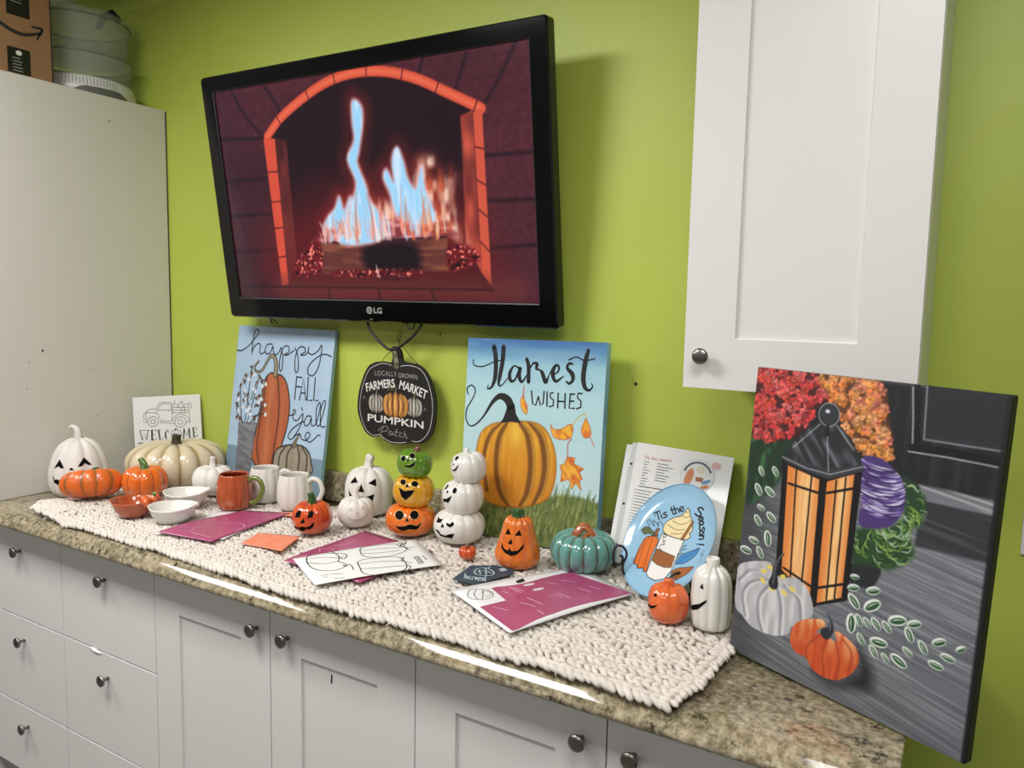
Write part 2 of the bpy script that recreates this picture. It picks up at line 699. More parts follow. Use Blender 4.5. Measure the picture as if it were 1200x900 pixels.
# ------------------------------------------------------------------ drawn outlines (millimetres on each flat thing, y downwards; sheets in 0..1)
ART = {
 'happy_script': [[(-0.9,78.6),(21.0,79.2),(48.9,64.0),(75.1,38.9),(90.5,17.5),(83.4,8.9),(72.1,18.3),(67.9,48.1),(67.6,86.7)],[(68.4,80.7),(78.5,62.4),(94.0,52.7),(103.6,61.1),(101.9,78.8),(110.3,84.8),(125.1,77.5)],[(154.5,52.6),(135.8,53.5),(125.5,68.7),(131.7,83.0),(147.7,79.2),(157.0,58.3),(160.7,72.6),(170.4,83.7),(184.1,77.1),(191.5,61.1)],[(193.1,61.0),(203.3,87.5),(205.4,124.8),(198.2,131.1),(192.2,111.3),(195.7,73.5),(209.2,55.5),(225.5,57.5),(225.3,73.0),(207.4,82.1),(224.7,80.5),(248.0,66.0)],[(250.0,57.9),(263.8,78.2),(272.8,114.6),(268.8,130.7),(259.2,124.0),(255.7,87.2),(265.1,59.4),(283.7,53.3),(294.9,66.8),(276.3,78.0),(294.8,77.0),(307.1,66.1)],[(306.9,53.2),(307.4,68.3),(323.6,74.7),(344.6,62.3),(357.3,44.9),(358.5,69.9),(352.5,109.3),(335.0,135.6),(314.6,131.5),(313.2,110.8),(334.5,88.1),(362.6,72.4),(381.1,71.4),(398.7,75.9)]],
 'happy_caps': [[(269.9,144.3),(270.6,211.2)],[(269.9,144.3),(291.0,145.0)],[(270.7,172.6),(291.0,173.2)],[(290.0,210.6),(298.4,147.8),(316.2,210.0)],[(292.7,190.6),(310.2,189.1)],[(316.8,142.5),(320.7,209.6),(340.4,208.4)],[(344.8,141.1),(347.0,207.3),(364.2,206.3)]],
 'happy_yall': [[(254.8,260.9),(274.5,256.1),(279.2,244.4),(269.7,244.1),(271.5,267.8),(289.3,272.7),(309.4,249.9),(308.3,275.3),(294.0,306.1),(273.9,329.8),(259.0,324.7),(270.1,303.0),(299.7,280.7),(317.8,272.1)],[(302.4,233.2),(307.5,241.7)],[(343.7,255.0),(327.2,256.6),(318.1,274.3),(324.9,284.8),(337.7,277.9),(345.0,258.7),(346.9,278.1),(357.2,281.4),(366.8,269.3),(375.6,224.1),(370.3,212.4),(361.6,231.0),(365.3,269.5),(375.8,280.6),(384.1,264.8),(394.2,212.5),(386.7,206.5),(379.3,229.3),(381.6,267.8),(388.6,281.5),(401.6,278.4)],[(273.9,329.8),(295.1,313.9),(308.1,313.0),(315.2,325.1),(335.2,326.2),(346.6,309.3),(335.1,302.7),(327.8,317.0),(345.0,330.6),(362.5,320.8),(377.9,306.9),(386.9,307.0)]],
 'gourd': [[(160.4,139.5),(140.1,158.4),(132.0,211.6),(128.0,270.4),(118.3,335.7),(109.3,377.8),(114.3,406.4),(139.9,426.5),(184.8,423.5),(215.4,410.9),(232.7,363.0),(248.2,304.2),(253.6,246.8),(245.7,201.9),(228.4,163.3),(205.8,144.9),(185.3,142.4)]],
 'gourd_ribs': [[(188.8,144.4),(203.9,205.5),(210.4,273.9),(205.8,354.7),(201.9,418.4)],[(146.2,155.1),(140.2,216.7),(134.7,293.1),(130.7,363.5),(146.8,416.9)]],
 'gourd_stem': [[(179.2,145.1,24),(180.2,117.8,20),(170.2,93.5,16),(153.2,88.8,12),(137.9,108.9,9),(120.9,134.6,7),(98.3,140.3,5),(87.1,126.9,4),(102.0,108.3,4)]],
 'vase': [[(39.6,304.6),(118.5,296.5),(115.9,377.0),(109.5,448.0),(50.9,455.9),(46.4,385.3)]],
 'twigs': [[(66.9,303.0),(71.4,246.3),(72.1,193.0),(75.3,127.7)],[(55.1,304.2),(41.8,249.0),(31.4,190.3)],[(77.0,301.9),(94.8,232.4),(112.5,151.6)],[(90.4,300.6),(128.8,264.5),(150.0,227.5)],[(62.7,303.4),(33.3,279.6),(22.3,246.0)],[(79.8,245.6),(48.5,206.8)],[(85.6,227.4),(99.7,179.1)],[(101.6,278.8),(145.6,265.8)]],
 'berry_leaf': [[(75.7,130.6)],[(73.7,145.6)],[(56.0,158.7)],[(31.5,191.5)],[(29.7,214.3)],[(47.5,171.2)],[(112.9,154.6)],[(103.0,172.9)],[(123.3,168.4)],[(104.0,219.9)],[(121.3,212.5)],[(113.1,242.5)],[(135.7,196.7)],[(128.8,264.5)],[(110.7,283.8)],[(134.5,246.4)],[(24.2,247.7)],[(43.6,290.5)],[(31.6,285.8)],[(69.6,216.9)],[(52.8,236.2)]],
 'berry': [[(68.3,166.7)],[(91.8,194.4)],[(54.0,203.4)],[(83.6,254.1)],[(69.8,264.2)],[(101.4,202.4)],[(148.4,239.3)],[(131.2,223.4)],[(154.2,267.9)],[(51.1,254.1)],[(30.6,232.2)],[(88.8,150.4)],[(88.3,274.3)],[(129.5,182.6)],[(120.1,233.1)],[(34.1,267.6)],[(60.4,229.6)],[(142.6,175.7)],[(77.8,260.5)]],
 'stripe': [[(208.3,417.5),(208.2,388.9),(220.9,364.4),(254.8,350.7),(293.1,344.5),(324.3,346.5),(347.5,360.4),(360.2,386.6),(359.2,423.3),(215.9,442.9)]],
 'stripe_ribs': [[(251.4,355.1),(231.9,385.9),(233.6,437.0)],[(278.1,348.5),(263.1,382.0),(266.3,432.6)],[(299.4,344.9),(312.2,381.5),(313.9,427.3)],[(320.5,346.9),(343.8,377.6),(344.0,423.2)]],
 'stripe_stem': [[(285.7,347.6,26),(291.6,333.4,14),(299.2,321.3,8),(303.9,310.6,5)]],
 'table_line': [[(-11.3,374.2),(405.4,378.0)]],
 'harvest_thin': [[(19.1,57.3),(23.2,70.9),(50.1,73.5),(89.0,58.7),(116.0,53.6)],[(304.9,45.1),(326.5,36.9),(347.4,44.4),(375.3,39.6)]],
 'harvest_word': [[(83.5,21.4,15),(90.9,50.8,15),(92.2,96.0,14),(82.9,123.8,8),(69.7,129.9,4),(71.5,120.0,3)],[(113.2,21.0,15),(112.3,56.3,14),(106.8,92.0,13),(103.6,116.0,8),(113.9,118.0,4),(135.5,93.6,3)],[(164.7,72.9,6),(147.6,67.4,5),(135.9,87.2,11),(140.1,104.8,10),(152.9,101.5,6),(167.5,69.6,8),(165.1,91.9,12),(174.3,106.0,8),(188.1,87.5,3)],[(184.9,48.0,10),(191.2,65.3,12),(193.6,104.2,12)],[(192.6,76.5,4),(204.1,58.4,6),(215.9,59.1,10),(214.4,70.4,8),(224.1,73.0,4)],[(224.1,73.0,4),(232.5,80.7,11),(243.3,102.4,12),(251.0,87.1,4),(260.6,68.1,4),(266.6,62.8,5)],[(259.4,84.1,4),(276.0,75.9,5),(278.7,63.5,7),(269.3,60.2,8),(262.0,79.1,12),(271.8,98.8,9),(293.5,84.7,3)],[(315.2,54.4,6),(306.8,53.5,7),(302.0,64.7,9),(316.7,78.5,13),(319.0,93.0,10),(309.9,102.0,7),(301.3,97.7,5)],[(356.7,20.1,10),(350.9,45.5,14),(347.1,81.7,14),(352.0,106.6,12),(364.0,114.8,7),(373.5,105.2,4),(369.7,98.3,3)]],
 'harvest_caps': [[(204.0,127.4),(208.9,158.4),(218.0,162.1),(224.6,139.7)],[(224.6,139.7),(231.8,160.4),(239.5,156.1),(240.4,124.9)],[(249.1,125.6),(250.7,161.4)],[(266.4,126.9),(258.7,128.6),(258.6,139.2),(268.3,144.6),(268.4,158.8),(257.9,162.1)],[(280.6,127.1),(281.5,162.7)],[(300.3,127.0),(301.2,162.4)],[(281.2,146.7),(300.9,146.5)],[(314.3,127.3),(313.6,161.4),(327.4,160.3)],[(314.3,127.3),(326.0,126.4)],[(314.0,144.3),(325.0,143.5)],[(345.7,123.9),(336.1,123.3),(334.0,133.7),(344.1,142.1),(345.0,156.5),(334.3,160.9)]],
 'bigp': [[(119.8,211.6),(83.6,223.3),(57.0,245.4),(45.6,282.8),(44.5,329.1),(57.1,373.7),(75.6,410.6),(108.3,425.4),(174.0,423.3),(218.3,412.2),(254.1,397.5),(274.3,375.9),(284.7,337.3),(284.8,294.1),(275.4,258.1),(253.9,223.2),(223.7,206.0),(179.1,205.0)]],
 'bigp_ribs': [[(135.4,212.7,14),(114.9,255.9,26),(111.6,327.5,28),(128.1,390.1,26),(156.5,423.4,14)],[(173.2,208.1,14),(202.3,240.7,28),(215.5,308.6,30),(208.8,378.8,26),(187.4,418.8,14)],[(200.0,204.4,10),(238.8,237.1,28),(255.7,297.5,30),(249.6,360.6,26),(225.5,409.2,12)],[(118.4,214.3,8),(85.3,249.2,18),(69.4,313.0,18),(83.9,389.8,20)]],
 'bigp_stem': [[(147.6,211.6,72),(148.9,196.2,42),(147.0,177.2,32),(134.8,155.1,30),(111.0,146.5,22),(88.5,162.4,14),(62.3,201.0,7),(39.5,224.0,6),(19.4,230.5,5),(6.0,213.8,5),(6.8,187.1,5),(25.3,155.9,5),(30.6,135.7,5),(18.4,124.0,5),(4.1,132.9,5),(8.4,148.5,5)]],
 'stem_base': [[(115.4,215.2),(125.2,198.2),(131.7,178.4),(132.2,161.7),(155.2,162.5),(161.3,187.5),(177.9,209.6),(147.4,208.5)]],
 'leaf1': [[(180.9,115.0),(181.1,141.6),(193.1,165.9),(192.9,186.1),(178.7,174.6),(172.9,154.8),(179.3,136.6)]],
 'leaf2': [[(263.5,204.9),(274.9,216.2),(295.9,213.0),(312.8,202.3),(324.5,201.2),(326.8,216.2),(321.6,231.9),(304.6,238.5),(279.8,237.3),(268.3,224.9)]],
 'leaf3': [[(360.8,181.6),(374.6,208.6),(373.6,223.6),(359.0,228.1),(349.9,212.7),(354.3,195.4)]],
 'leaf4': [[(315.5,279.5),(336.3,278.9),(334.5,294.3),(362.4,303.0),(350.7,311.7),(359.9,327.5),(352.0,331.5),(358.2,354.9),(342.1,338.9),(332.8,355.4),(323.1,332.3),(300.5,341.4),(302.7,319.6),(296.6,301.9),(308.3,297.5)]],
 'leaf_stems': [[(320.2,210.7),(335.8,185.0),(355.4,171.3),(360.9,182.8)],[(373.6,223.6),(385.7,245.1)],[(316.4,281.2),(315.6,247.7),(325.2,234.5)],[(180.9,115.0),(180.9,138.4)]],
 'grass_line': [[(10.4,413.3),(408.3,350.9)]],
 'sign_outline': [[(135.8,0.2),(153.8,3.4),(164.1,18.9),(169.3,38.6),(182.0,43.8),(202.1,44.7),(222.0,47.5),(246.8,61.8),(266.7,89.9),(281.7,128.1),(286.0,163.1),(282.6,202.8),(273.3,235.4),(253.9,257.4),(234.2,267.6),(209.1,268.8),(183.8,274.1),(153.0,277.5),(126.9,277.9),(105.8,272.8),(89.8,260.9),(57.6,266.4),(30.4,252.4),(11.1,220.7),(1.8,187.8),(5.6,145.5),(19.4,102.8),(41.1,64.1),(67.9,49.0),(99.6,45.2),(125.7,47.0),(133.4,34.5),(131.8,19.3),(122.9,10.0)]],
 'sign_line': [[(130.9,54.0),(99.6,50.1),(73.2,57.3),(46.5,72.1),(27.5,106.4),(15.0,144.8),(11.1,187.0),(19.4,219.9),(35.8,247.7),(60.3,261.1),(87.1,257.4),(103.1,265.7),(126.9,273.4),(152.9,273.4),(183.8,269.2)],[(161.8,55.0),(192.1,51.2),(222.1,55.4),(242.0,68.0),(259.4,94.4),(271.0,128.9),(275.3,164.0),(271.9,199.9),(263.4,228.5),(244.0,252.5),(224.1,262.7),(204.0,262.9)]],
 'sign_stem': [[(146.4,53.9,48),(145.2,33.8,38),(141.0,18.0,34),(133.3,9.6,26)]],
 'sign_words': [[(68.0,87.2),(149.2,85.9)],[(154.3,87.6),(221.5,89.1)],[(36.8,136.9),(144.2,116.6)],[(156.0,118.5),(252.6,142.2)],[(41.3,221.1),(244.6,224.4)],[(79.1,249.5),(191.3,252.1)]],
 'sign_pumps': [[(73.5,167.1)],[(144.5,167.2)],[(210.7,167.6)]],
 'sign_patch': [[(81.8,247.1),(95.0,233.4),(113.5,230.7),(116.2,240.3),(97.8,247.6)],[(100.3,232.8),(89.8,254.6)],[(132.0,244.0),(124.1,244.0),(121.5,252.5),(129.9,252.5),(133.5,245.1),(135.1,253.2),(141.4,249.2)],[(150.1,234.0),(145.0,252.9),(151.8,253.1)],[(141.3,243.1),(157.9,242.6)],[(169.2,244.3),(162.0,245.0),(160.0,254.6),(168.3,254.6)],[(179.4,237.1),(173.4,257.3)],[(175.4,250.5),(182.6,246.1),(182.6,256.3),(189.8,254.7)]],
 'sign_wire': [[(86.4,45.1),(110.0,21.6),(153.7,-2.6),(181.8,20.0),(214.6,46.7)],[(153.7,-3.4),(153.6,-14.6),(145.9,-22.2),(156.0,-42.5),(163.7,-32.9),(156.1,-24.6),(153.6,-14.6)]],
 'cable': [[(59.6,-71.6),(64.9,-51.5),(80.9,-31.8),(117.7,-3.0),(146.1,8.9),(176.6,-0.5),(216.4,-27.0),(240.8,-49.4),(255.1,-69.3)],[(208.5,-75.8),(212.1,-58.2),(223.6,-52.0),(233.3,-57.0),(238.0,-76.6)]],
 'pl_outline': [[(-25.2,-123.9)]],
 'pl_pump': [[(-44.7,3.7),(-61.8,9.1),(-70.6,17.6),(-72.8,39.2),(-70.0,63.2),(-65.3,74.9),(-55.5,74.0),(-49.1,80.0),(-34.7,74.9),(-28.7,79.7),(-20.3,76.7),(-23.9,63.9),(-28.9,37.2),(-29.1,16.9),(-33.5,6.0)]],
 'pl_pump_ribs': [[(-60.8,10.4),(-60.3,43.5),(-49.9,79.0)],[(-49.5,6.9),(-41.8,41.5),(-29.5,78.8)],[(-67.6,17.5),(-67.6,54.2),(-64.4,74.6)]],
 'pl_leaf': [[(-93.6,3.7),(-87.3,-4.6),(-75.2,-9.1),(-66.4,-5.4),(-52.3,-2.6),(-50.5,3.9),(-65.8,3.6),(-77.0,9.2),(-84.6,7.3)]],
 'pl_stem': [[(-47.6,3.0),(-52.4,-6.7),(-50.2,-13.6),(-41.9,-13.6),(-42.8,-3.4),(-36.0,1.1)]],
 'pl_curl': [[(-37.9,-23.5),(-50.2,-28.2),(-56.3,-24.3),(-48.8,-18.2),(-61.2,-22.9),(-73.5,-25.6),(-61.1,-14.5),(-73.6,-19.2),(-86.3,-24.0),(-87.5,-17.3),(-74.8,-12.6)]],
 'pl_cup': [[(-29.4,-7.6),(37.0,-12.1),(43.1,54.4),(35.5,74.6),(15.5,85.7),(-7.4,86.1),(-18.1,81.2),(-21.6,55.0)]],
 'pl_sleeve': [[(-23.3,26.5),(34.4,24.9),(38.7,48.1),(20.9,54.3),(-4.1,55.1),(-22.6,51.3)]],
 'pl_cream': [[(4.2,-76.6),(2.9,-68.1),(-2.4,-56.4),(-17.8,-47.9),(-32.0,-35.6),(-35.5,-24.2),(-30.6,-13.3),(-12.8,-8.6),(14.5,-9.8),(39.2,-13.6),(48.4,-23.6),(41.8,-29.4),(44.9,-38.2),(32.8,-54.5),(21.5,-63.3),(12.8,-72.9)]],
 'pl_cream_lines': [[(-2.4,-56.4),(14.7,-57.3),(21.5,-63.3)],[(-17.8,-39.7),(10.2,-39.8),(30.1,-54.5)],[(-27.2,-28.8),(3.4,-25.7),(23.5,-32.6)],[(-5.8,-14.8),(13.8,-18.8),(23.5,-24.6)],[(2.9,-68.1),(10.5,-67.4),(13.2,-72.2)]],
 'pl_stick': [[(33.7,-54.8),(39.5,-54.1),(34.3,-12.8),(26.7,-12.8)]],
 'pl_blue': [[(45.3,38.1),(46.3,24.1),(56.1,11.1),(70.1,0.7),(84.7,-9.9),(84.9,3.4),(76.5,17.8),(64.1,30.4)]],
 'pl_brown': [[(44.2,55.9),(56.8,43.0),(75.4,35.3),(92.8,28.2),(88.0,42.3),(76.4,55.9),(59.0,69.1)]],
 'pl_sprig': [[(39.8,34.1),(44.1,13.1),(46.1,-5.2)],[(46.4,28.0),(50.7,10.9)],[(37.5,19.2),(49.6,13.2)],[(38.6,9.0),(55.0,1.7)],[(39.5,0.9),(50.2,-3.8)]],
 'pl_name': [[(99.5,-9.0),(95.3,-0.0),(105.2,-0.3)],[(101.5,-2.1),(98.6,6.5)],[(105.6,7.9),(103.5,16.1)]],
 'pl_tis': [[(-76.4,-39.6,5),(-74.3,-34.2,3)],[(-82.4,-40.2,5.5),(-68.0,-49.3,5.5)],[(-74.8,-45.0,5.5),(-57.0,-31.5,5.5)],[(-59.8,-42.9,5.5),(-49.4,-36.0,5.5)],[(-64.0,-45.9,5.5),(-64.0,-46.6,5.5)],[(-47.1,-51.4,5.5),(-51.9,-50.1,5.5),(-53.2,-46.2,5.5),(-45.2,-46.4,5.5),(-40.2,-45.2,5.5),(-42.4,-40.9,5.5),(-47.7,-39.9,5.5)],[(-41.7,-65.4,5.5),(-26.3,-54.2,5.5),(-22.1,-54.5,5.5),(-21.4,-57.3,5.5)],[(-39.0,-58.9,5.5),(-31.5,-63.7,5.5)],[(-36.1,-69.9,5.5),(-18.4,-56.8,5.5)],[(-25.4,-62.0,5.5),(-25.5,-66.8,5.5),(-19.5,-67.0,5.5),(-11.6,-61.2,5.5)],[(-13.4,-67.2,5.5),(-6.6,-72.7,5.5),(-11.0,-74.8,5.5),(-16.1,-72.7,5.5),(-13.7,-67.0,5.5),(-5.6,-64.9,5.5),(-2.3,-69.5,5.5)]],
 'pl_season': [[(48.5,-83.8,6.5),(40.5,-86.8,6.5),(31.9,-83.3,6.5),(38.9,-78.5,6.5),(48.4,-73.6,6.5),(42.6,-68.2,6.5),(30.7,-70.6,6.5)],[(48.9,-67.9,6),(56.5,-62.9,6),(58.8,-65.5,6),(55.8,-69.0,6),(48.6,-68.1,6),(46.5,-63.1,6),(52.6,-60.5,6)],[(64.9,-56.2,6),(63.4,-60.3,6),(56.0,-60.3,6),(52.8,-56.3,6),(59.4,-54.1,6),(66.0,-56.3,6),(58.1,-52.9,6),(58.0,-50.4,6)],[(74.7,-45.6,6),(73.6,-49.0,6),(69.0,-50.9,6),(68.2,-45.9,6),(66.1,-43.1,6),(60.8,-45.8,6),(60.3,-49.4,6)],[(77.3,-41.0,6),(70.3,-42.7,6),(65.7,-38.0,6),(73.1,-35.6,6),(77.3,-41.0,6)],[(80.8,-35.6,6),(68.8,-32.2,6)],[(76.8,-34.5,6),(83.0,-31.8,6),(80.6,-28.2,6),(72.7,-25.9,6)],[(91.6,-19.3,6),(79.3,-16.5,6)],[(74.8,-15.5,6),(74.4,-15.1,6)]],
 'pl_cupword': [[(-19.7,3.3),(-22.6,-6.8),(-16.7,-7.3),(-14.6,-4.9),(-16.1,-2.2),(-21.1,-1.7)],[(-9.2,5.3),(-13.6,4.3),(-17.8,6.7),(-13.8,8.7),(-8.5,10.5),(-11.0,13.7),(-17.4,13.2)],[(-17.9,15.4),(-15.3,24.7),(-8.6,23.9)]],
 'rc_title': [[(17.6,23.7),(82.4,23.1)]],
 'rc_rule': [[(16.9,97.1),(89.3,94.7)]],
 'rc_circle': [[(146.1,50.9)]],
 'rc_tl': [[(0.9,3.2)],[(216.4,-2.6)]],
 'ln_door_mold': [[(280.0,-2.5,16),(285.4,42.0,16),(289.0,80.3,16)],[(284.3,91.0,20),(337.0,89.4,24),(405.4,90.1,26)]],
 'ln_door_panel': [[(294.1,-1.1),(403.5,0.1),(406.6,75.3),(298.4,77.0)]],
 'ln_step1': [[(299.3,142.1),(404.3,142.4),(403.9,163.9),(305.6,165.4)]],
 'ln_step2': [[(305.6,165.4),(403.9,163.9),(407.0,227.3),(303.2,231.9)]],
 'ln_floor': [[(-6.5,487.3),(-6.3,321.0),(320.2,228.2),(419.4,222.5),(405.9,508.7),(-3.3,512.6)]],
 'ln_roof': [[(68.2,148.0),(89.9,113.4),(118.2,84.8),(130.6,77.0),(160.6,76.5),(187.6,93.4),(203.1,121.0),(212.5,132.4),(158.3,160.5),(114.1,159.6),(73.7,153.2)]],
 'ln_roof_edge': [[(68.0,146.0),(113.6,155.7),(157.9,157.5),(210.8,134.6)],[(146.0,96.3),(155.2,153.3)],[(131.0,80.9),(86.8,126.2)],[(160.8,78.4),(193.8,111.3)]],
 'ln_brim': [[(68.0,146.0),(73.7,153.2),(114.2,160.8),(156.8,165.6),(178.9,156.3),(213.4,139.8),(212.2,130.6),(156.9,149.1),(112.6,147.8)]],
 'ln_ball': [[(145.3,63.1)],[(162.9,60.7)]],
 'ln_body': [[(69.6,148.0),(145.7,168.6),(211.7,141.4),(210.9,346.2),(160.6,371.4),(77.5,346.6)]],
 'ln_glassL': [[(80.2,158.1),(140.7,169.6),(149.4,365.0),(89.3,334.7)]],
 'ln_glassR': [[(154.4,169.8),(199.2,148.4),(200.9,344.2),(158.5,368.2)]],
 'ln_bars': [[(97.1,161.2,3),(107.4,345.3,3)],[(126.4,166.3,3),(129.4,354.2,3)],[(84.9,187.8,4),(141.7,191.2,4)],[(92.5,330.4,4),(150.5,345.7,4)],[(170.5,164.9,3),(176.0,357.4,3)],[(185.9,157.1,3),(189.3,349.8,3)],[(156.6,187.8,4),(200.4,170.5,4)],[(158.8,342.9,4),(199.9,323.2,4)],[(147.6,169.7,13),(153.5,369.9,13)]],
 'ln_red': [[(-8.0,-1.3),(129.5,-1.4),(148.2,10.4),(147.8,41.4),(123.3,54.3),(105.5,90.7),(85.1,112.2),(38.0,122.0),(-0.4,119.8),(-6.3,86.3),(-4.9,43.2)]],
 'ln_orange': [[(121.1,1.4),(195.9,-2.0),(232.6,12.7),(240.7,48.1),(252.4,82.8),(252.2,111.9),(218.6,118.1),(201.3,106.2),(168.1,69.6),(152.4,44.7)]],
 'ln_green1': [[(-2.5,124.5),(38.0,122.0),(89.9,113.4),(66.6,154.5),(66.0,187.9),(7.4,243.6),(1.0,193.0)]],
 'ln_cabbage': [[(207.5,124.0),(233.8,115.3),(257.6,125.5),(276.7,146.9),(282.6,174.4),(271.2,206.2),(246.8,221.8),(215.6,222.4),(215.2,186.5)]],
 'ln_green2': [[(273.7,136.7),(296.3,146.3),(312.8,167.3),(309.4,196.4),(294.0,214.7),(303.4,248.0),(275.9,275.1),(238.8,282.1),(211.0,282.9),(212.8,232.7),(246.8,221.8),(274.8,205.3),(282.6,174.4)]],
 'ln_pot': [[(209.2,287.6),(254.4,277.6),(256.6,295.2),(243.7,314.0),(212.8,316.7)]],
 'ln_wp': [[(-2.2,382.3),(2.2,354.8),(26.2,339.8),(64.7,329.4),(71.1,342.0),(91.0,348.1),(117.7,339.6),(141.6,351.8),(154.2,375.2),(153.4,393.4),(139.3,404.5),(119.1,424.1),(116.0,435.5),(96.3,447.2),(70.5,452.9),(40.4,451.6),(20.8,439.5),(3.6,428.2)]],
 'ln_wp_ribs': [[(68.5,359.5),(30.8,375.9),(16.1,402.2),(25.8,437.7)],[(71.6,364.7),(50.8,394.7),(52.5,428.0),(62.7,449.6)],[(83.9,366.9),(94.7,396.2),(98.4,444.3)],[(97.2,360.4),(126.4,372.9),(135.0,406.1)],[(63.3,357.0),(28.2,355.4),(5.4,379.8)]],
 'ln_wp_stem': [[(76.2,363.2,44),(77.3,352.5,30),(77.6,335.9,18),(82.4,317.9,12),(90.5,307.3,6)]],
 'ln_wp_dots': [[(54.8,347.9)],[(65.7,337.5)],[(54.5,364.8)],[(75.0,372.7)],[(98.7,372.2)],[(113.4,360.4)],[(93.0,345.4)]],
 'ln_op': [[(157.9,394.9),(135.0,406.1),(121.3,423.3),(119.9,448.3),(132.9,461.4),(151.0,462.1),(163.5,474.8),(183.6,480.1),(208.1,475.3),(230.1,456.2),(240.7,430.9),(232.5,411.6),(211.2,401.0),(196.8,400.7),(200.8,416.5),(179.5,413.1),(164.8,414.9),(170.2,406.9),(179.7,397.4),(172.4,390.3)]],
 'ln_op_ribs': [[(171.4,416.3),(150.9,444.1),(153.3,463.1)],[(200.8,416.5),(207.9,440.6),(207.9,473.5)],[(212.1,408.3),(228.2,424.7),(226.0,456.1)],[(184.0,415.3),(179.7,448.4),(187.4,476.5)]],
 'ln_op_stem': [[(181.3,410.5,40),(188.6,401.8,24),(188.5,390.3,14),(181.5,378.1,8)]],
 'ln_op_shadow': [[(166.1,477.7),(208.4,477.2),(240.6,446.0),(236.2,410.1),(262.6,436.7),(262.5,466.5),(229.0,479.6),(197.2,487.9)]],
 'ln_leaves': [[(211.5,305.8),(226.3,304.1)],[(209.1,325.5),(228.1,319.2)],[(212.9,333.7),(231.0,351.9)],[(240.0,320.9),(260.5,312.2)],[(239.6,348.9),(262.7,329.7)],[(220.6,363.2),(222.2,392.9)],[(228.1,360.5),(238.1,377.5)],[(240.0,361.8),(253.0,373.7)],[(252.9,357.1),(267.8,371.8)],[(269.7,356.5),(284.1,369.3)],[(278.5,353.2),(304.0,342.0)],[(306.6,348.2),(325.5,339.4)],[(305.3,352.3),(316.3,371.1)],[(325.8,363.9),(337.9,380.1)],[(233.6,388.6),(245.1,402.9)],[(254.1,391.9),(281.0,388.7)],[(255.0,399.0),(267.4,414.3)],[(273.7,404.4),(285.9,414.0)],[(287.9,400.4),(312.3,410.2)],[(303.8,383.2),(318.8,391.4)],[(344.1,362.0),(361.5,350.7)],[(356.9,372.4),(376.5,374.6)],[(341.7,389.0),(362.4,390.8)],[(376.3,359.5),(387.7,349.8)],[(24.1,171.1),(33.6,186.3)],[(51.0,165.9),(62.6,180.3)],[(20.3,201.9),(32.9,220.5)],[(40.9,203.8),(59.8,216.4)],[(27.6,238.8),(43.4,243.6)],[(48.8,246.5),(67.6,258.6)],[(24.7,256.7),(39.5,272.3)],[(52.7,277.3),(58.4,303.3)],[(17.2,299.8),(38.2,302.6)],[(1.5,321.7),(25.4,323.6)],[(36.5,309.6),(49.0,327.4)]],
 'ln_vine': [[(217.7,307.6),(223.6,339.5),(230.5,363.4),(261.2,363.3),(310.9,355.5),(339.9,368.8),(363.5,373.2)],[(228.6,364.1),(241.5,389.3),(265.5,398.5),(295.6,404.5)],[(37.9,160.0),(36.8,211.1),(50.3,258.8),(46.9,310.9)]],
 'tv_screen': [[(50.7,42.6),(1059.4,44.1),(1057.6,619.8),(45.7,622.0)]],
 'tv_inner': [[(224.7,186.6),(304.6,139.7),(394.7,91.7),(477.3,66.7),(566.8,56.6),(661.8,65.5),(750.6,93.2),(835.0,130.6),(925.8,179.1),(930.1,585.6),(232.3,586.6)]],
 'tv_back': [[(304.6,183.4),(391.2,114.8),(488.5,78.9),(577.8,66.8),(660.7,74.9),(749.5,104.1),(869.4,167.7),(856.4,476.1),(287.7,517.2)]],
 'tv_arch': [[(233.7,177.4),(295.9,132.1),(395.4,87.1),(478.0,61.4),(567.3,52.3),(662.2,62.1),(751.0,89.0),(835.2,128.9),(926.2,173.4)]],
 'tv_jambL': [[(218.3,181.1),(261.5,184.7),(251.1,581.1),(224.7,586.7)]],
 'tv_jambL2': [[(261.5,184.7),(303.0,193.0),(293.4,527.8),(251.1,581.1)]],
 'tv_jambR': [[(903.5,173.6),(928.3,173.6),(928.3,581.0),(902.4,549.2)]],
 'tv_jambR2': [[(868.1,184.3),(903.5,173.6),(902.4,549.2),(861.9,476.2)]],
 'tv_mortar': [[(117.3,52.0),(162.0,121.3),(219.2,176.2)],[(926.2,173.4),(980.7,110.5),(1023.4,45.2)],[(567.6,49.7),(565.2,29.9)],[(225.6,181.7),(44.2,169.8)],[(929.4,278.0),(1054.4,279.0)],[(927.7,380.8),(1059.0,382.6)],[(930.9,490.9),(1061.0,484.4)],[(50.3,383.9),(213.2,384.6)],[(54.7,487.8),(218.9,484.7)],[(856.5,128.8),(893.9,51.4)],[(751.2,87.3),(771.6,47.8)],[(305.3,134.9),(248.0,51.8)],[(52.9,287.7),(214.9,286.8)],[(76.4,587.9),(929.8,590.2)],[(404.5,595.6),(401.2,619.7)],[(577.9,596.8),(581.2,623.9)],[(749.7,596.8),(759.1,623.6)]],
 'tv_tall': [[(546.7,117.9),(572.1,133.2),(570.3,178.3),(551.4,241.2),(542.9,268.6),(565.0,326.4),(573.0,364.7),(598.4,394.2),(599.5,461.3),(462.4,470.3),(481.0,409.3),(515.9,362.1),(534.6,315.2),(513.7,257.1),(541.1,212.5),(540.5,166.5)]],
 'tv_left': [[(414.3,425.1),(424.3,402.4),(454.5,378.9),(471.6,350.3),(484.2,385.0),(510.6,352.2),(512.2,390.9),(474.7,426.9)]],
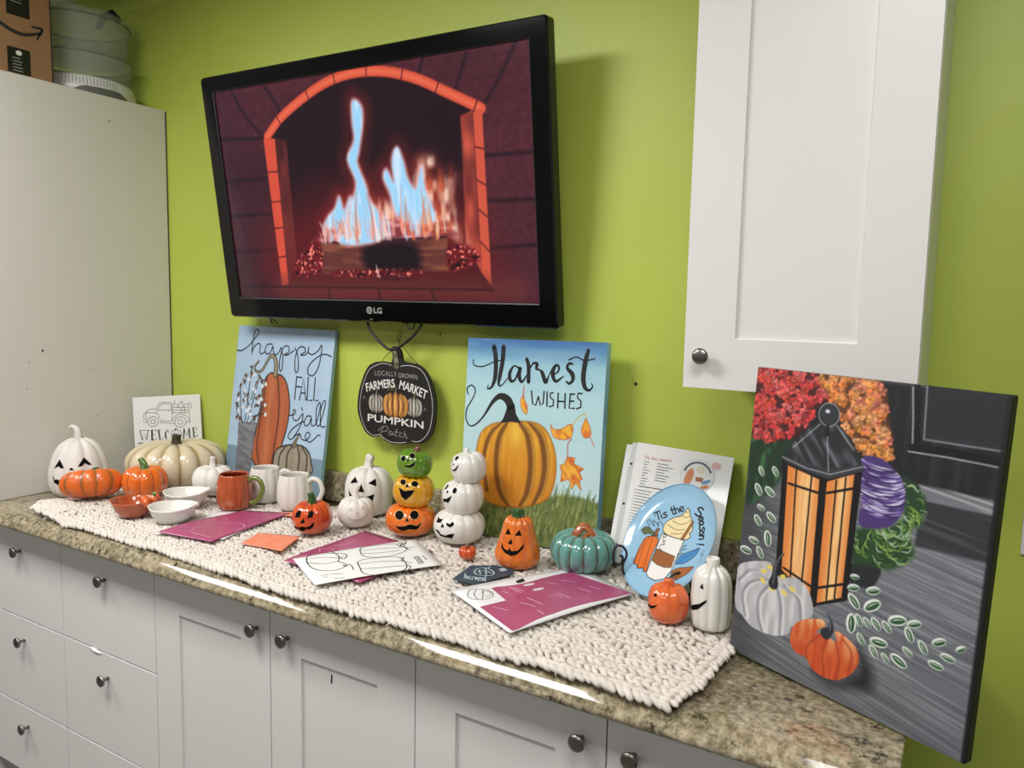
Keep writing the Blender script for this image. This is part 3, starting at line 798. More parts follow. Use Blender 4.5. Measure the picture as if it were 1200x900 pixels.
 'tv_right': [[(675.8,241.5),(692.0,278.8),(700.0,315.5),(724.1,344.1),(745.3,291.3),(751.7,345.6),(774.8,419.3),(695.1,424.0),(655.7,398.3),(642.8,349.2),(626.2,311.1),(636.9,291.5),(657.5,324.0),(657.6,267.3)]],
 'tv_glow': [[(731.6,290.4),(779.3,267.1),(792.9,303.3),(841.3,319.5),(825.7,376.1),(854.4,430.9),(870.0,485.4),(829.9,461.9),(764.0,437.3),(718.5,426.6)],[(563.3,392.9),(591.7,365.5),(639.7,377.0),(672.0,415.8),(621.3,433.1)]],
 'tv_log': [[(387.5,468.9),(807.5,461.3),(806.3,544.5),(382.8,551.0)]],
 'tv_logdark': [[(543.0,477.7),(702.2,473.0),(706.7,549.1),(557.5,551.0)]],
 'tv_log2': [[(413.4,432.1),(496.1,414.7),(794.1,419.9),(820.6,438.9),(807.3,464.1),(387.1,471.9)]],
 'tv_embers': [[(295.0,517.3),(382.3,456.6),(381.0,543.8),(274.1,557.4)],[(808.6,488.9),(877.6,485.5),(896.7,521.9),(812.2,541.7)],[(439.1,543.9),(695.5,541.4),(693.9,556.8),(450.9,557.2)]],
 'tv_logo': [[(533.3,645.1),(598.2,643.6)]],
 'wl_truck': [[(45.7,87.2),(30.8,86.2),(31.3,76.9),(35.5,77.2),(31.7,67.7),(34.3,58.6),(39.9,53.1),(47.8,45.5),(58.6,41.9),(74.7,42.9),(78.4,33.3),(83.2,24.3),(92.0,20.6),(124.3,24.4),(122.3,87.4)],[(39.8,54.3),(68.7,56.0),(77.1,60.1),(86.7,85.1),(119.0,87.2)],[(75.6,47.1),(112.2,49.4),(121.0,47.6),(120.8,28.8),(96.1,25.5),(87.1,31.5),(80.0,45.1)],[(123.6,59.4),(180.2,62.9),(179.9,91.1),(181.9,96.0),(166.6,95.0)],[(82.1,90.0),(129.4,97.3)],[(121.1,89.7),(128.3,76.1),(139.6,67.5),(152.7,65.9),(165.6,70.3),(176.0,81.5),(178.6,95.8)],[(39.8,54.3),(39.6,82.1)],[(73.4,47.0),(74.1,56.4)],[(110.0,50.4),(116.3,54.3)],[(125.9,58.4),(126.7,40.9),(177.8,45.1),(177.0,61.6)],[(126.3,50.2),(178.5,53.9)],[(153.8,43.7),(153.0,60.1)],[(164.7,44.3),(163.9,60.7)],[(127.9,39.8),(132.8,27.2),(139.2,29.9),(143.1,40.7)],[(144.1,40.8),(148.0,28.1),(156.9,26.3),(160.5,40.6)],[(161.6,41.1),(167.6,30.4),(176.3,32.1),(179.0,42.9)],[(132.8,27.2),(134.5,15.6)],[(152.4,27.2),(151.6,21.3),(161.3,24.2)],[(174.1,32.0),(183.1,27.8),(187.0,37.4),(183.1,49.0)]],
 'wl_wheels': [[(60.8,85.8)],[(78.0,86.9)],[(68.3,86.3)],[(148.1,92.6)],[(166.2,93.8)],[(156.2,93.1)]],
 'wl_word': [[(18.8,114.4,10),(24.7,147.2,14),(32.1,125.7,8),(37.5,147.0,14),(44.4,115.0,8)],[(17.8,113.6,5),(49.8,114.8,5)],[(56.2,115.7,22),(55.7,148.3,22)],[(54.0,116.1,6),(70.1,115.5,6),(70.9,122.6,6)],[(56.4,132.0,6),(66.1,131.5,6)],[(52.4,148.5,6),(68.5,148.0,6),(70.0,141.1,6)],[(77.6,116.0,18),(80.3,148.8,18)],[(74.4,115.8,6),(85.2,115.8,6)],[(77.1,149.3,6),(90.1,148.3,6),(91.6,139.1,6)],[(109.5,126.3,8),(106.7,116.8,10),(99.8,125.7,18),(98.3,134.9,20),(100.8,149.1,18)],[(130.5,118.4,6),(119.5,122.3,6),(116.6,136.2,6),(121.5,148.2,6),(133.3,151.4,6),(146.5,147.6,6),(150.5,133.8,6),(145.7,120.6,6),(130.5,118.4,6)],[(130.5,118.4,4),(127.7,132.3,4),(132.2,150.8,4)],[(138.1,118.9,4),(141.8,133.2,4),(136.6,150.4,4)],[(130.5,118.4,14),(134.1,112.8,10)],[(158.9,118.0,16),(156.2,149.5,16)],[(158.9,118.4,10),(166.5,142.0,12),(175.3,119.1,10)],[(175.3,118.6,18),(176.0,148.5,18)],[(188.6,116.4,18),(189.9,147.1,18)],[(186.4,115.6,6),(199.6,116.0,6),(200.3,123.1,6)],[(190.0,131.8,6),(196.6,131.8,6)],[(188.1,147.2,6),(200.3,146.2,6),(200.6,139.6,6)],[(12.5,156.8,14),(25.3,156.6,14)]],
 'draw_lines': [[(0.095,0.054),(0.15,-0.058),(0.23,-0.018),(0.31,0.103),(0.31,0.265),(0.283,0.384),(0.314,0.519),(0.274,0.621),(0.193,0.653),(0.111,0.572),(0.071,0.431),(0.071,0.236),(0.095,0.054)],[(0.091,0.11),(0.194,0.14),(0.305,0.261)],[(0.076,0.24),(0.157,0.364),(0.288,0.388)],[(0.298,-0.025),(0.311,0.063),(0.368,0.152),(0.376,0.234),(0.33,0.338),(0.324,0.248),(0.352,0.243)],[(0.291,0.527),(0.306,0.593),(0.333,0.534),(0.344,0.623),(0.332,0.745)],[(0.502,0.103),(0.546,0.02),(0.657,0.02),(0.789,0.078),(0.812,0.144),(0.854,0.293),(0.807,0.401),(0.685,0.476),(0.552,0.447),(0.489,0.325),(0.493,0.184),(0.502,0.103)],[(0.507,0.137),(0.642,0.158),(0.828,0.244)],[(0.498,0.246),(0.623,0.317),(0.787,0.328)],[(0.807,0.11),(0.865,0.065),(0.812,0.203),(0.902,0.064),(0.844,0.227),(0.933,0.295)],[(0.844,0.285),(0.875,0.366)],[(0.405,0.508),(0.481,0.458),(0.635,0.494),(0.726,0.562),(0.742,0.708),(0.722,0.901),(0.663,1.011),(0.542,1.05),(0.42,0.997),(0.377,0.881),(0.389,0.71),(0.405,0.508)],[(0.401,0.587),(0.554,0.612),(0.73,0.709)],[(0.385,0.759),(0.525,0.811),(0.717,0.872)],[(0.731,0.593),(0.767,0.592),(0.726,0.697),(0.752,0.768),(0.782,0.815)],[(0.732,0.857),(0.748,0.919),(0.708,1.017)]],
 'draw_text': [[(0.093,0.741),(0.143,0.754)],[(0.164,0.755),(0.24,0.804)],[(0.095,0.819),(0.12,0.824)],[(0.163,0.907),(0.225,0.943)],[(0.844,0.621),(0.833,0.877)],[(0.864,0.608),(0.851,0.878)],[(0.88,0.62),(0.867,0.874)],[(0.912,0.627),(0.916,0.778)]],
 'magR_field': [[(0.235,0.149),(0.866,0.108),(1.013,0.981),(0.022,0.999),(0.029,0.458),(0.215,0.465)]],
 'magR_pump': [[(0.062,0.153),(0.113,0.081),(0.173,0.125),(0.207,0.219),(0.176,0.327),(0.112,0.34),(0.058,0.298),(0.042,0.223),(0.062,0.153)],[(0.144,0.108),(0.092,0.197),(0.074,0.302)],[(0.176,0.132),(0.142,0.235),(0.1,0.326)],[(0.139,0.211),(0.187,0.181),(0.187,0.27),(0.14,0.299)]],
 'magR_code': [[(0.435,0.102),(0.509,0.067),(0.489,0.154),(0.426,0.164)]],
 'magR_oval': [[(0.48,0.247)],[(0.491,0.394)]],
 'magR_text': [[(0.269,0.276),(0.283,0.346)],[(0.344,0.211),(0.359,0.386)],[(0.363,0.24),(0.387,0.363)],[(0.352,0.516),(0.377,0.711)],[(0.275,0.579),(0.32,0.724)],[(0.478,0.603),(0.537,0.587),(0.543,0.685),(0.571,0.57),(0.589,0.728)],[(0.74,0.551),(0.766,0.728)],[(0.825,0.577),(0.857,0.714)],[(0.256,0.808),(0.256,0.963)],[(0.32,0.805),(0.335,0.979)],[(0.303,0.802),(0.304,0.891)],[(0.111,0.757),(0.112,0.959)],[(0.166,0.767),(0.172,0.959)],[(0.076,0.82),(0.083,0.969)],[(0.096,0.52),(0.146,0.652)],[(0.414,0.872),(0.464,0.953),(0.646,0.966)],[(0.599,0.27),(0.659,0.374)],[(0.889,0.851),(0.919,0.933)],[(0.72,0.294),(0.781,0.402)]],
 'tag_poly': [[(0.1,-0.255),(0.332,-0.535),(0.491,-0.442),(0.552,-0.227),(0.479,-0.116),(0.186,-0.037)]],
 'tag_lines': [[(0.294,-0.353),(0.34,-0.414),(0.397,-0.403),(0.41,-0.284),(0.376,-0.19),(0.32,-0.204),(0.282,-0.267),(0.294,-0.353)],[(0.306,-0.334),(0.366,-0.331),(0.382,-0.239)],[(0.342,-0.385),(0.311,-0.263)],[(0.394,-0.394),(0.337,-0.218)],[(0.406,-0.375),(0.443,-0.428)],[(0.224,-0.336),(0.178,-0.217)],[(0.196,-0.264),(0.21,-0.281),(0.208,-0.257),(0.188,-0.204)],[(0.227,-0.231),(0.225,-0.251),(0.207,-0.221),(0.198,-0.184),(0.212,-0.196),(0.23,-0.236),(0.209,-0.184),(0.207,-0.168)],[(0.239,-0.229),(0.212,-0.159)],[(0.23,-0.205),(0.244,-0.222),(0.247,-0.21)],[(0.252,-0.21),(0.229,-0.134),(0.262,-0.197)],[(0.252,-0.149),(0.265,-0.14),(0.273,-0.165),(0.27,-0.179),(0.252,-0.15),(0.242,-0.11),(0.254,-0.111)],[(0.291,-0.142),(0.289,-0.157),(0.279,-0.149),(0.275,-0.118),(0.27,-0.094),(0.258,-0.088),(0.258,-0.106)],[(0.321,-0.189),(0.278,-0.084),(0.277,-0.067),(0.285,-0.074)],[(0.299,-0.154),(0.31,-0.139)]],
 'tag_label': [[(0.466,-0.317),(0.515,-0.333),(0.504,-0.24),(0.455,-0.236)]],
 'magL_field': [[(0.027,-0.052),(0.472,-0.017),(0.971,0.046),(0.97,1.027),(0.871,1.158),(0.481,1.042),(0.144,1.026),(0.005,0.987),(0.044,0.463)]],
 'magL_lines': [[(0.128,0.4),(0.246,0.314),(0.42,0.414),(0.52,0.687),(0.469,0.881),(0.317,0.951)],[(0.638,0.148),(0.622,0.29),(0.564,0.315)],[(0.11,0.45),(0.084,0.851)]],
}

# ------------------------------------------------------------------ materials
M_wall = mat('green_wall_paint', (190, 206, 86), rough=0.45, bump=0.08, bscale=90, var=0.05, vscale=3)
M_white = mat('white_cabinet_foil', (226, 225, 222), rough=0.32, var=0.02, vscale=4)
M_panel = mat('white_side_panel', (212, 209, 201), rough=0.38, var=0.02, vscale=3)
M_groove = mat('cabinet_shadow_gap', (70, 68, 62), rough=0.8)
M_counter = laminate()
M_steel = mat('brushed_steel', (150, 146, 140), rough=0.28, metal=1.0, var=0.15, vscale=60)
M_black_gloss = mat('black_gloss_plastic', (4, 4, 5), rough=0.1, spec=0.35)
M_black = mat('black_plastic', (16, 16, 17), rough=0.45)
M_iron = mat('black_iron_wire', (14, 13, 13), rough=0.4)
M_mark = mat('dark_nick', (38, 36, 30), rough=0.9)
M_ink = mat('black_ink', (22, 22, 24), rough=0.6)
M_ink_soft = mat('faded_black_ink', (72, 72, 76), rough=0.7)
M_whiteink = mat('white_print', (222, 220, 214), rough=0.6)
M_greyink = mat('grey_print', (158, 156, 150), rough=0.6)
M_paper = mat('white_paper', (232, 232, 230), rough=0.6)

# ------------------------------------------------------------------ the room
FLOORM = mat('grey_vinyl_floor', (98, 94, 88), rough=0.5, var=0.15, vscale=6)
CEILM = mat('white_ceiling', (226, 225, 220), rough=0.9, bump=0.2, bscale=40)
structure(box('floor', (-3.2, -5.5, -0.05), (4.6, 0.0, 0.0), FLOORM))
structure(box('ceiling', (-3.2, -5.5, 2.64), (4.6, 0.12, 2.72), CEILM))
wall = structure(box('wall_back', (-3.2, 0.0, -0.05), (4.6, 0.1, 2.64), M_wall))
for x, z, r in ((1.7714, 1.3511, 0.0045), (1.1876, 1.4485, 0.003), (1.3215, 1.442, 0.003), (1.765, 1.36, 0.0015)):
    lathe('nail_hole', [(r, 0.0), (r * 0.9, 0.0012), (0.0003, 0.0014)], M_mark, wall, seg=10, axis='Y', loc=(x, 0.0, z))

# ------------------------------------------------------------------ countertop with rolled front edge and backsplash
bm = bmesh.new()
prof = [(-0.025, 0.92)]
ey, ez = -0.632, 0.92
prof.append((ey, ez))
ang = 90.0
while ang > -60.0:
    r_ = 0.085 if 37.0 < ang <= 58.0 else 0.009
    st_ = 2.0 if r_ > 0.05 else 8.0
    a = math.radians(ang - st_ / 2)
    ey -= r_ * math.sin(a) * math.radians(st_)
    ez -= r_ * math.cos(a) * math.radians(st_)
    prof.append((ey, ez))
    ang -= st_
prof += [(-0.62, 0.8825), (-0.025, 0.8825)]
X0, X1 = -0.62, 2.417
va = [bm.verts.new((X0, y, z)) for y, z in prof]
vb = [bm.verts.new((X1, y, z)) for y, z in prof]
n = len(prof)
for k in range(n):
    bm.faces.new((va[k], va[(k + 1) % n], vb[(k + 1) % n], vb[k]))
bm.faces.new([bm.verts.new(v.co) for v in va])
bm.faces.new([bm.verts.new(v.co) for v in reversed(vb)])
ct = thing('countertop', 'long speckled beige brown laminate countertop with rolled front edge under the display', 'countertop', (0, 0, 0))
o = from_bm(bm, 'worktop', M_counter, ct)
for p in o.data.polygons:
    p.use_smooth = len(p.vertices) == 4 and abs(p.normal.x) < 0.1
bm_ = box('backsplash', (X0, -0.022, 0.92), (X1, -0.001, 1.013), M_counter, ct, bevel=0.004)
box('worktop_end', (X1, -0.62, 0.884), (X1 + 0.0012, -0.005, 0.9185), M_counter, ct)


# ------------------------------------------------------------------ base cabinets
def knob(name, x, y, z, parent):
    return lathe(name, [(0.0045, 0.0), (0.0045, 0.012), (0.0065, 0.016), (0.0145, 0.019), (0.0155, 0.0225), (0.0145, 0.0255), (0.009, 0.0272), (0.0005, 0.0276)], M_steel, parent, seg=20, axis='Y', loc=(x, y, z))


def shaker(name, x0, x1, z0, z1, yf, th, st, parent, m, top=None):
    """frame-and-panel door: one mesh, recessed centre"""
    bm = bmesh.new()
    top = top or st
    rec = 0.006

    def quad(a, b, c, d):
        bm.faces.new([bm.verts.new(p) for p in (a, b, c, d)])
    O = [(x0, z0), (x1, z0), (x1, z1), (x0, z1)]
    I = [(x0 + st, z0 + st), (x1 - st, z0 + st), (x1 - st, z1 - top), (x0 + st, z1 - top)]
    J = [(a + (0.002 if i in (0, 3) else -0.002), b + (0.002 if i < 2 else -0.002)) for i, (a, b) in enumerate(I)]
    for i in range(4):
        j = (i + 1) % 4
        quad((O[i][0], yf, O[i][1]), (O[j][0], yf, O[j][1]), (I[j][0], yf, I[j][1]), (I[i][0], yf, I[i][1]))
        quad((I[i][0], yf, I[i][1]), (I[j][0], yf, I[j][1]), (J[j][0], yf + rec, J[j][1]), (J[i][0], yf + rec, J[i][1]))
        quad((O[i][0], yf, O[i][1]), (O[i][0], yf + th, O[i][1]), (O[j][0], yf + th, O[j][1]), (O[j][0], yf, O[j][1]))
    quad(*[(a, yf + rec, b) for a, b in J])
    quad(*[(a, yf + th, b) for a, b in O])
    bmesh.ops.remove_doubles(bm, verts=bm.verts, dist=1e-5)
    return from_bm(bm, name, m, parent)


YF = -0.605


def carcass(t, x0, x1):
    box('carcass', (x0 + 0.002, YF + 0.021, 0.10), (x1 - 0.002, -0.02, 0.879), M_groove, t)
    box('toe_kick', (x0 + 0.002, -0.53, 0.0), (x1 - 0.002, -0.51, 0.10), M_white, t)


def drawer_unit(x0, x1, label):
    t = thing('drawer_cabinet', label, 'cabinet', ((x0 + x1) / 2, -0.3, 0), group='drawer cabinets')
    c = (x0 + x1) / 2
    t.location = (0, 0, 0)
    carcass(t, x0, x1)
    for z0, z1, kz in ((0.594, 0.876, 0.796), (0.320, 0.591, 0.526), (0.105, 0.317, 0.258)):
        d = box('drawer', (x0 + 0.0015, YF, z0), (x1 - 0.0015, YF + 0.019, z1), M_white, t, bevel=0.001, seg=1)
        knob('knob', c, YF, kz, d)
    return t


t = drawer_unit(-0.073, 0.345, 'white drawer cabinet farthest left under the counter, next to the tall cabinet')
t2 = drawer_unit(0.345, 0.763, 'white drawer cabinet with chipped drawer edge, second from the left')
bm = bmesh.new()
for k in range(10):
    pass
bm.free()
me = bpy.data.meshes.new('chipped_edge')
V = [(0.470, YF - 0.0025, 0.5935), (0.492, YF - 0.006, 0.5905), (0.512, YF - 0.005, 0.5875), (0.528, YF - 0.0015, 0.5870), (0.510, YF - 0.001, 0.5925), (0.490, YF - 0.001, 0.5955), (0.50, YF + 0.004, 0.5935)]
me.from_pydata(V, [], [(0, 1, 5), (1, 2, 4, 5), (2, 3, 4), (5, 4, 6)])
link('chipped_edge', me, M_paper, t2)


def door_unit(x0, xm, x1, k1, k2, label):
    t = thing('door_cabinet', label, 'cabinet', (0, 0, 0), 0, 'two-door base cabinets')
    carcass(t, x0, x1)
    for a, b, kx in ((x0, xm, k1), (xm, x1, k2)):
        d = shaker('door', a + 0.0015, b - 0.0015, 0.105, 0.876, YF, 0.019, 0.094, t, M_white, 0.106)
        knob('knob', kx, YF, 0.806, d)
    return t


t = door_unit(0.763, 1.1758, 1.581, 1.135, 1.232, 'white two-door base cabinet with a dark scuff on its right door')
me = bpy.data.meshes.new('scuff')
me.from_pydata([(1.352, YF + 0.0055, 0.735), (1.356, YF + 0.0055, 0.733), (1.3575, YF + 0.0055, 0.752), (1.354, YF + 0.0055, 0.756)], [], [(0, 1, 2, 3)])
link('scuff', me, M_mark, t)
door_unit(1.581, 1.9845, 2.395, 1.939, 2.034, 'white two-door base cabinet at the right end of the counter')

# ------------------------------------------------------------------ wall cabinet
t = thing('wall_cabinet', 'white shaker wall cabinet with one steel knob hanging right of the television', 'cabinet')
UX0, UX1, UZ0, UZ1, UY = 1.9915, 2.389, 1.386, 2.35, -0.312
box('carcass', (UX0 + 0.004, UY + 0.021, UZ0 + 0.002), (UX1, -0.0008, UZ1), M_white, t, bevel=0.001, seg=1)
d = shaker('door', UX0, UX1 - 0.001, UZ0, UZ1, UY, 0.019, 0.0945, t, M_white, 0.094)
knob('knob', 2.029, UY, 1.447, d)

# ------------------------------------------------------------------ tall cabinet on the left
t = thing('tall_cabinet', 'tall plain white cabinet with scuffed side panel standing at the left', 'cabinet')
p = box('side_panel', (-0.018, -0.60, 0.9205), (0.0, -0.006, 2.18), M_panel, t, bevel=0.0008, seg=1)
box('gap_shade_strip', (-0.016, -0.0055, 0.925), (-0.001, -0.0008, 2.178), M_groove, t)  # dark strip painted in for the shadow in the gap at the wall
for y, z, r in ((-0.1824, 1.3216, 0.0), (-0.4487, 1.3644, 0.004), (-0.2092, 2.103, 0.0028), (-0.0765, 2.1023, 0.002), (-0.2866, 1.1436, 0.002), (-0.147, 1.136, 0.0055), (-0.30, 1.30, 0.002), (-0.50, 1.25, 0.002), (-0.49, 1.33, 0.002)):
    if r:
        bm = bmesh.new()
        bmesh.ops.create_circle(bm, cap_ends=True, radius=r, segments=8)
        for v in bm.verts:
            v.co = Vector((0.0004, y + v.co.x * 0.8, z + v.co.y * 1.2 + v.co.x * 0.4))
        from_bm(bm, 'scratch', M_mark, p)
box('lower_carcass', (-0.60, -0.60, 0.0), (-0.076, -0.01, 0.879), M_white, t, bevel=0.001, seg=1)
box('opposite_panel', (-0.60, -0.60, 0.9205), (-0.582, -0.006, 2.18), M_panel, t)
box('top_panel', (-0.582, -0.60, 2.162), (-0.018, -0.006, 2.18), M_panel, t)
box('back_panel', (-0.582, -0.012, 0.9205), (-0.018, -0.006, 2.162), M_panel, t)
d = box('door', (-0.60, -0.62, 0.9205), (-0.002, -0.601, 2.18), M_white, t, bevel=0.001, seg=1)
knob('knob', -0.54, -0.62, 1.15, d)

# ------------------------------------------------------------------ cardboard box on the tall cabinet
M_card = mat('brown_cardboard', (150, 112, 76), rough=0.85, var=0.1, vscale=12, bump=0.1, bscale=25)
M_cardprint = mat('dark_cardboard_print', (34, 33, 34), rough=0.7)
M_tape = mat('black_printed_tape', (24, 24, 25), rough=0.35)
t = thing('cardboard_box', 'brown cardboard shipping box with curved arrow print on top of the tall cabinet', 'box', (0, 0, 0))
bx = box('carton', (-0.43, -0.615, 2.1805), (-0.03, -0.368, 2.56), M_card, t, bevel=0.002, seg=1)
box('corner_edge', (-0.0305, -0.3705, 2.181), (-0.0285, -0.3675, 2.559), M_cardprint, t)


def side_pos(Y, Z, lift=0.0):
    return np.stack([np.full(np.shape(Y), -0.0294 + lift / 1000), np.asarray(Y), np.asarray(Z)], -1)


ribbons('curved_arrow', [[(-0.59, 2.37, 0.010), (-0.5134, 2.322, 0.011), (-0.4555, 2.3064, 0.010), (-0.40, 2.324, 0.006)], [(-0.425, 2.3365, 0.005), (-0.398, 2.338, 0.008), (-0.397, 2.331, 0.008), (-0.411, 2.305, 0.004)]], side_pos, M_cardprint, t)
for nm, y0, y1, z0, z1 in (('upper_label', -0.495, -0.430, 2.355, 2.46), ('lower_label', -0.4975, -0.4336, 2.19, 2.263)):
    lab = box(nm, (-0.0299, y0, z0), (-0.0290, y1, z1), M_tape, t)
    rows = []
    rnd = random.Random(3)
    for k in range(5):
        zz = z1 - 0.030 - k * 0.009
        if zz > z0 + 0.004:
            rows.append([(y0 + 0.014, zz, 0.0022), (y0 + 0.014 + 0.03 * rnd.uniform(0.6, 1.1), zz, 0.0022)])
    ribbons('label_print', rows, lambda Y, Z, lift: side_pos(Y, Z, 0.8), M_greyink, lab, sm=False)
    patch('label_emblem', ell((y0 + y1) / 2, z1 - 0.014, 0.009, 0.007), lambda Y, Z, lift: side_pos(Y, Z, 0.8), M_whiteink, lab, sm=False)

# ------------------------------------------------------------------ clear tiered steamer on the tall cabinet
M_clear = bpy.data.materials.new('clear_plastic')
M_clear.use_nodes = True
b = M_clear.node_tree.nodes['Principled BSDF']
b.inputs['Base Color'].default_value = (0.50, 0.56, 0.52, 1)
b.inputs['Roughness'].default_value = 0.08
b.inputs['Transmission Weight'].default_value = 0.0
b.inputs['IOR'].default_value = 1.1
b.inputs['Alpha'].default_value = 0.30
b.inputs['Coat Weight'].default_value = 0.5
tcn = M_clear.node_tree.nodes.new('ShaderNodeTexCoord')
nz = M_clear.node_tree.nodes.new('ShaderNodeTexNoise')
nz.inputs['Scale'].default_value = 12
M_clear.node_tree.links.new(tcn.outputs['Object'], nz.inputs['Vector'])
mr = M_clear.node_tree.nodes.new('ShaderNodeMapRange')
mr.inputs['To Min'].default_value = 0.05
mr.inputs['To Max'].default_value = 0.16
M_clear.node_tree.links.new(nz.outputs['Fac'], mr.inputs['Value'])
M_clear.node_tree.links.new(mr.outputs['Result'], b.inputs['Roughness'])
M_steamer = mat('white_appliance_plastic', (216, 216, 214), rough=0.35)
t = thing('food_steamer', 'clear tiered tub on a white vented base behind the cardboard box', 'appliance', (-0.20, -0.185, 2.1805))


def tub(name, z0, z1, r0, r1, rim, m):
    return lathe(name, [(0.002, z0 + 0.003), (r0 - 0.004, z0 + 0.002), (r0, z0 + 0.006), (r1, z1 - 0.012), (r1 + rim, z1 - 0.009), (r1 + rim, z1), (r1 - 0.002, z1), (r1 - 0.005, z1 - 0.012), (r0 - 0.005, z0 + 0.010), (0.002, z0 + 0.007)], m, t, seg=56, closed=False)


bs = lathe('base', [(0.002, 0.0), (0.165, 0.0), (0.172, 0.006), (0.172, 0.03), (0.165, 0.058), (0.156, 0.066), (0.002, 0.068)], M_steamer, t, seg=56, closed=False)
rv = []
for k in range(26):
    a = math.radians(-78 + k * 3.4)
    rv.append(a)
bm = bmesh.new()
for a in rv:
    tube_bm(bm, [(0.1725 * math.cos(a), 0.1725 * math.sin(a), 0.033), (0.167 * math.cos(a), 0.167 * math.sin(a), 0.056)], 0.0009, 5)
from_bm(bm, 'vent_rib', M_greyink, bs)
bm = bmesh.new()
N = 16
vv = []
for k in range(N + 1):
    a = math.radians(-42 + k * 4.2)
    hgt = 0.026 * min(1.0, 4.0 * min(k, N - k) / N + 0.15)
    vv.append((bm.verts.new((0.1745 * math.cos(a), 0.1745 * math.sin(a), 0.003)), bm.verts.new((0.1745 * math.cos(a), 0.1745 * math.sin(a), 0.003 + hgt))))
for p_, q_ in zip(vv, vv[1:]):
    bm.faces.new((p_[0], q_[0], q_[1], p_[1]))
from_bm(bm, 'recess_patch', mat('recess_grey', (96, 98, 92), rough=0.6), bs)  # grey strip laid on the base surface in place of its dark recess
tub('lower_bowl', 0.068, 0.142, 0.150, 0.163, 0.003, M_clear)
tub('upper_bowl', 0.142, 0.262, 0.148, 0.156, 0.003, M_clear)
for zz, rr in ((0.140, 0.1665), (0.260, 0.1595)):
    tube('rim', [(rr * math.cos(2 * math.pi * k / 48), rr * math.sin(2 * math.pi * k / 48), zz) for k in range(48)], 0.0028, mat('smoky_plastic_rim', (120, 130, 118), rough=0.2), t, 6, closed=True)
lid = lathe('lid', [(0.158, 0.262), (0.160, 0.268), (0.145, 0.285), (0.06, 0.296), (0.002, 0.298)], M_clear, t, seg=48, closed=False)
tube('handle', [(-0.03, 0.09, 0.284), (0.0, 0.09, 0.315), (0.06, 0.085, 0.318), (0.10, 0.08, 0.285)], 0.012, M_black, t, seg=8)

# ------------------------------------------------------------------ outlet at the right edge
t = thing('wall_outlet', 'pale outlet cover on the green wall at the far right edge', 'outlet', (2.605, 0, 1.137))
pl = box('cover_plate', (-0.038, -0.006, -0.058), (0.038, -0.0003, 0.058), M_paper, t, bevel=0.003)
for dz in (-0.022, 0.022):
    soc = box('socket', (-0.016, -0.0075, dz - 0.013), (0.016, -0.0055, dz + 0.013), M_greyink, t, bevel=0.003)

# ------------------------------------------------------------------ television
TW, TH = 1.106, 0.680
tv = board_frame('television', 'black flat television showing a burning fireplace, tilted forward on the green wall', 'television', (1.0247, -0.0949, 1.4788), 0.021, -0.143, 0.002)
tv.scale = (1.04, 1.04, 1.04)
SX0, SX1, SY0, SY1 = 48.0, 1058.5, 43.5, 621.0
sx0, sx1, sz0, sz1 = SX0 / 1000 - TW / 2, SX1 / 1000 - TW / 2, TH - SY1 / 1000, TH - SY0 / 1000
bm = bmesh.new()


def ringpts(x0, x1, z0, z1, r, y, n=5):
    out = []
    for cx, cz, a0 in ((x1 - r, z1 - r, 0), (x0 + r, z1 - r, 90), (x0 + r, z0 + r, 180), (x1 - r, z0 + r, 270)):
        for k in range(n):
            a = math.radians(a0 + 90 * k / (n - 1))
            out.append(bm.verts.new((cx + r * math.cos(a), y, cz + r * math.sin(a))))
    return out


loops = [ringpts(sx0, sx1, sz0, sz1, 0.002, 0.010), ringpts(sx0, sx1, sz0, sz1, 0.002, 0.0015), ringpts(sx0 - 0.003, sx1 + 0.003, sz0 - 0.003, sz1 + 0.003, 0.004, 0.0),
         ringpts(-TW / 2 + 0.004, TW / 2 - 0.004, 0.004, TH - 0.004, 0.008, 0.0), ringpts(-TW / 2, TW / 2, 0.0, TH, 0.010, 0.005), ringpts(-TW / 2, TW / 2, 0.0, TH, 0.010, 0.034), ringpts(-TW / 2 + 0.01, TW / 2 - 0.01, 0.01, TH - 0.01, 0.010, 0.040)]
for li, (A, B) in enumerate(zip(loops, loops[1:])):
    for k in range(len(A)):
        bm.faces.new((A[k], A[(k + 1) % len(A)], B[(k + 1) % len(B)], B[k])).material_index = 1 if li < 2 else 0
bm.faces.new(loops[-1])
from_bm(bm, 'bezel', [M_black_gloss, M_black], tv)
box('rear_housing', (-TW / 2 + 0.06, 0.040, 0.06), (TW / 2 - 0.06, 0.078, TH - 0.06), M_black, tv, bevel=0.015)
box('wall_bracket', (-0.20, 0.078, 0.18), (0.20, 0.106, 0.42), M_black, tv, bevel=0.004)
tube('bracket_arm', [(0.0, 0.10, 0.36), (0.0, 0.118, 0.30)], 0.018, M_black, tv, seg=8)

pt = Paint(1106, 680, 2.3, (88, 36, 48), 5)
v = pt.noise(160, 120)
pt.c *= (0.82 + 0.3 * pt.noise(180, 140))[..., None]
pt.blend(np.clip((300 - pt.X) / 300, 0, 1) * 0.55, (58, 28, 46))
pt.blend(np.clip((pt.X - 800) / 280, 0, 1) * 0.6, (92, 40, 52))
pt.c *= (0.9 + 0.2 * pt.noise(9, 9))[..., None]
for st in ART['tv_mortar']:
    pt.line(st, (36, 18, 34), w=9, feather=8, a=0.75)
pt.fill(ART['tv_inner'][0], (34, 12, 22), 6, sm=False)
pt.fill(ART['tv_back'][0], (40, 13, 26), 25, mod=0.3 + 0.7 * pt.noise(60, 90))
pt.fill([(200, 430), (430, 330), (800, 330), (900, 430), (900, 600), (250, 610)], (128, 26, 32), 150, a=0.7)
pt.fill(ART['tv_jambL2'][0], (128, 48, 46), 6, sm=False, mod=0.45 + 0.55 * pt.noise(20, 45))
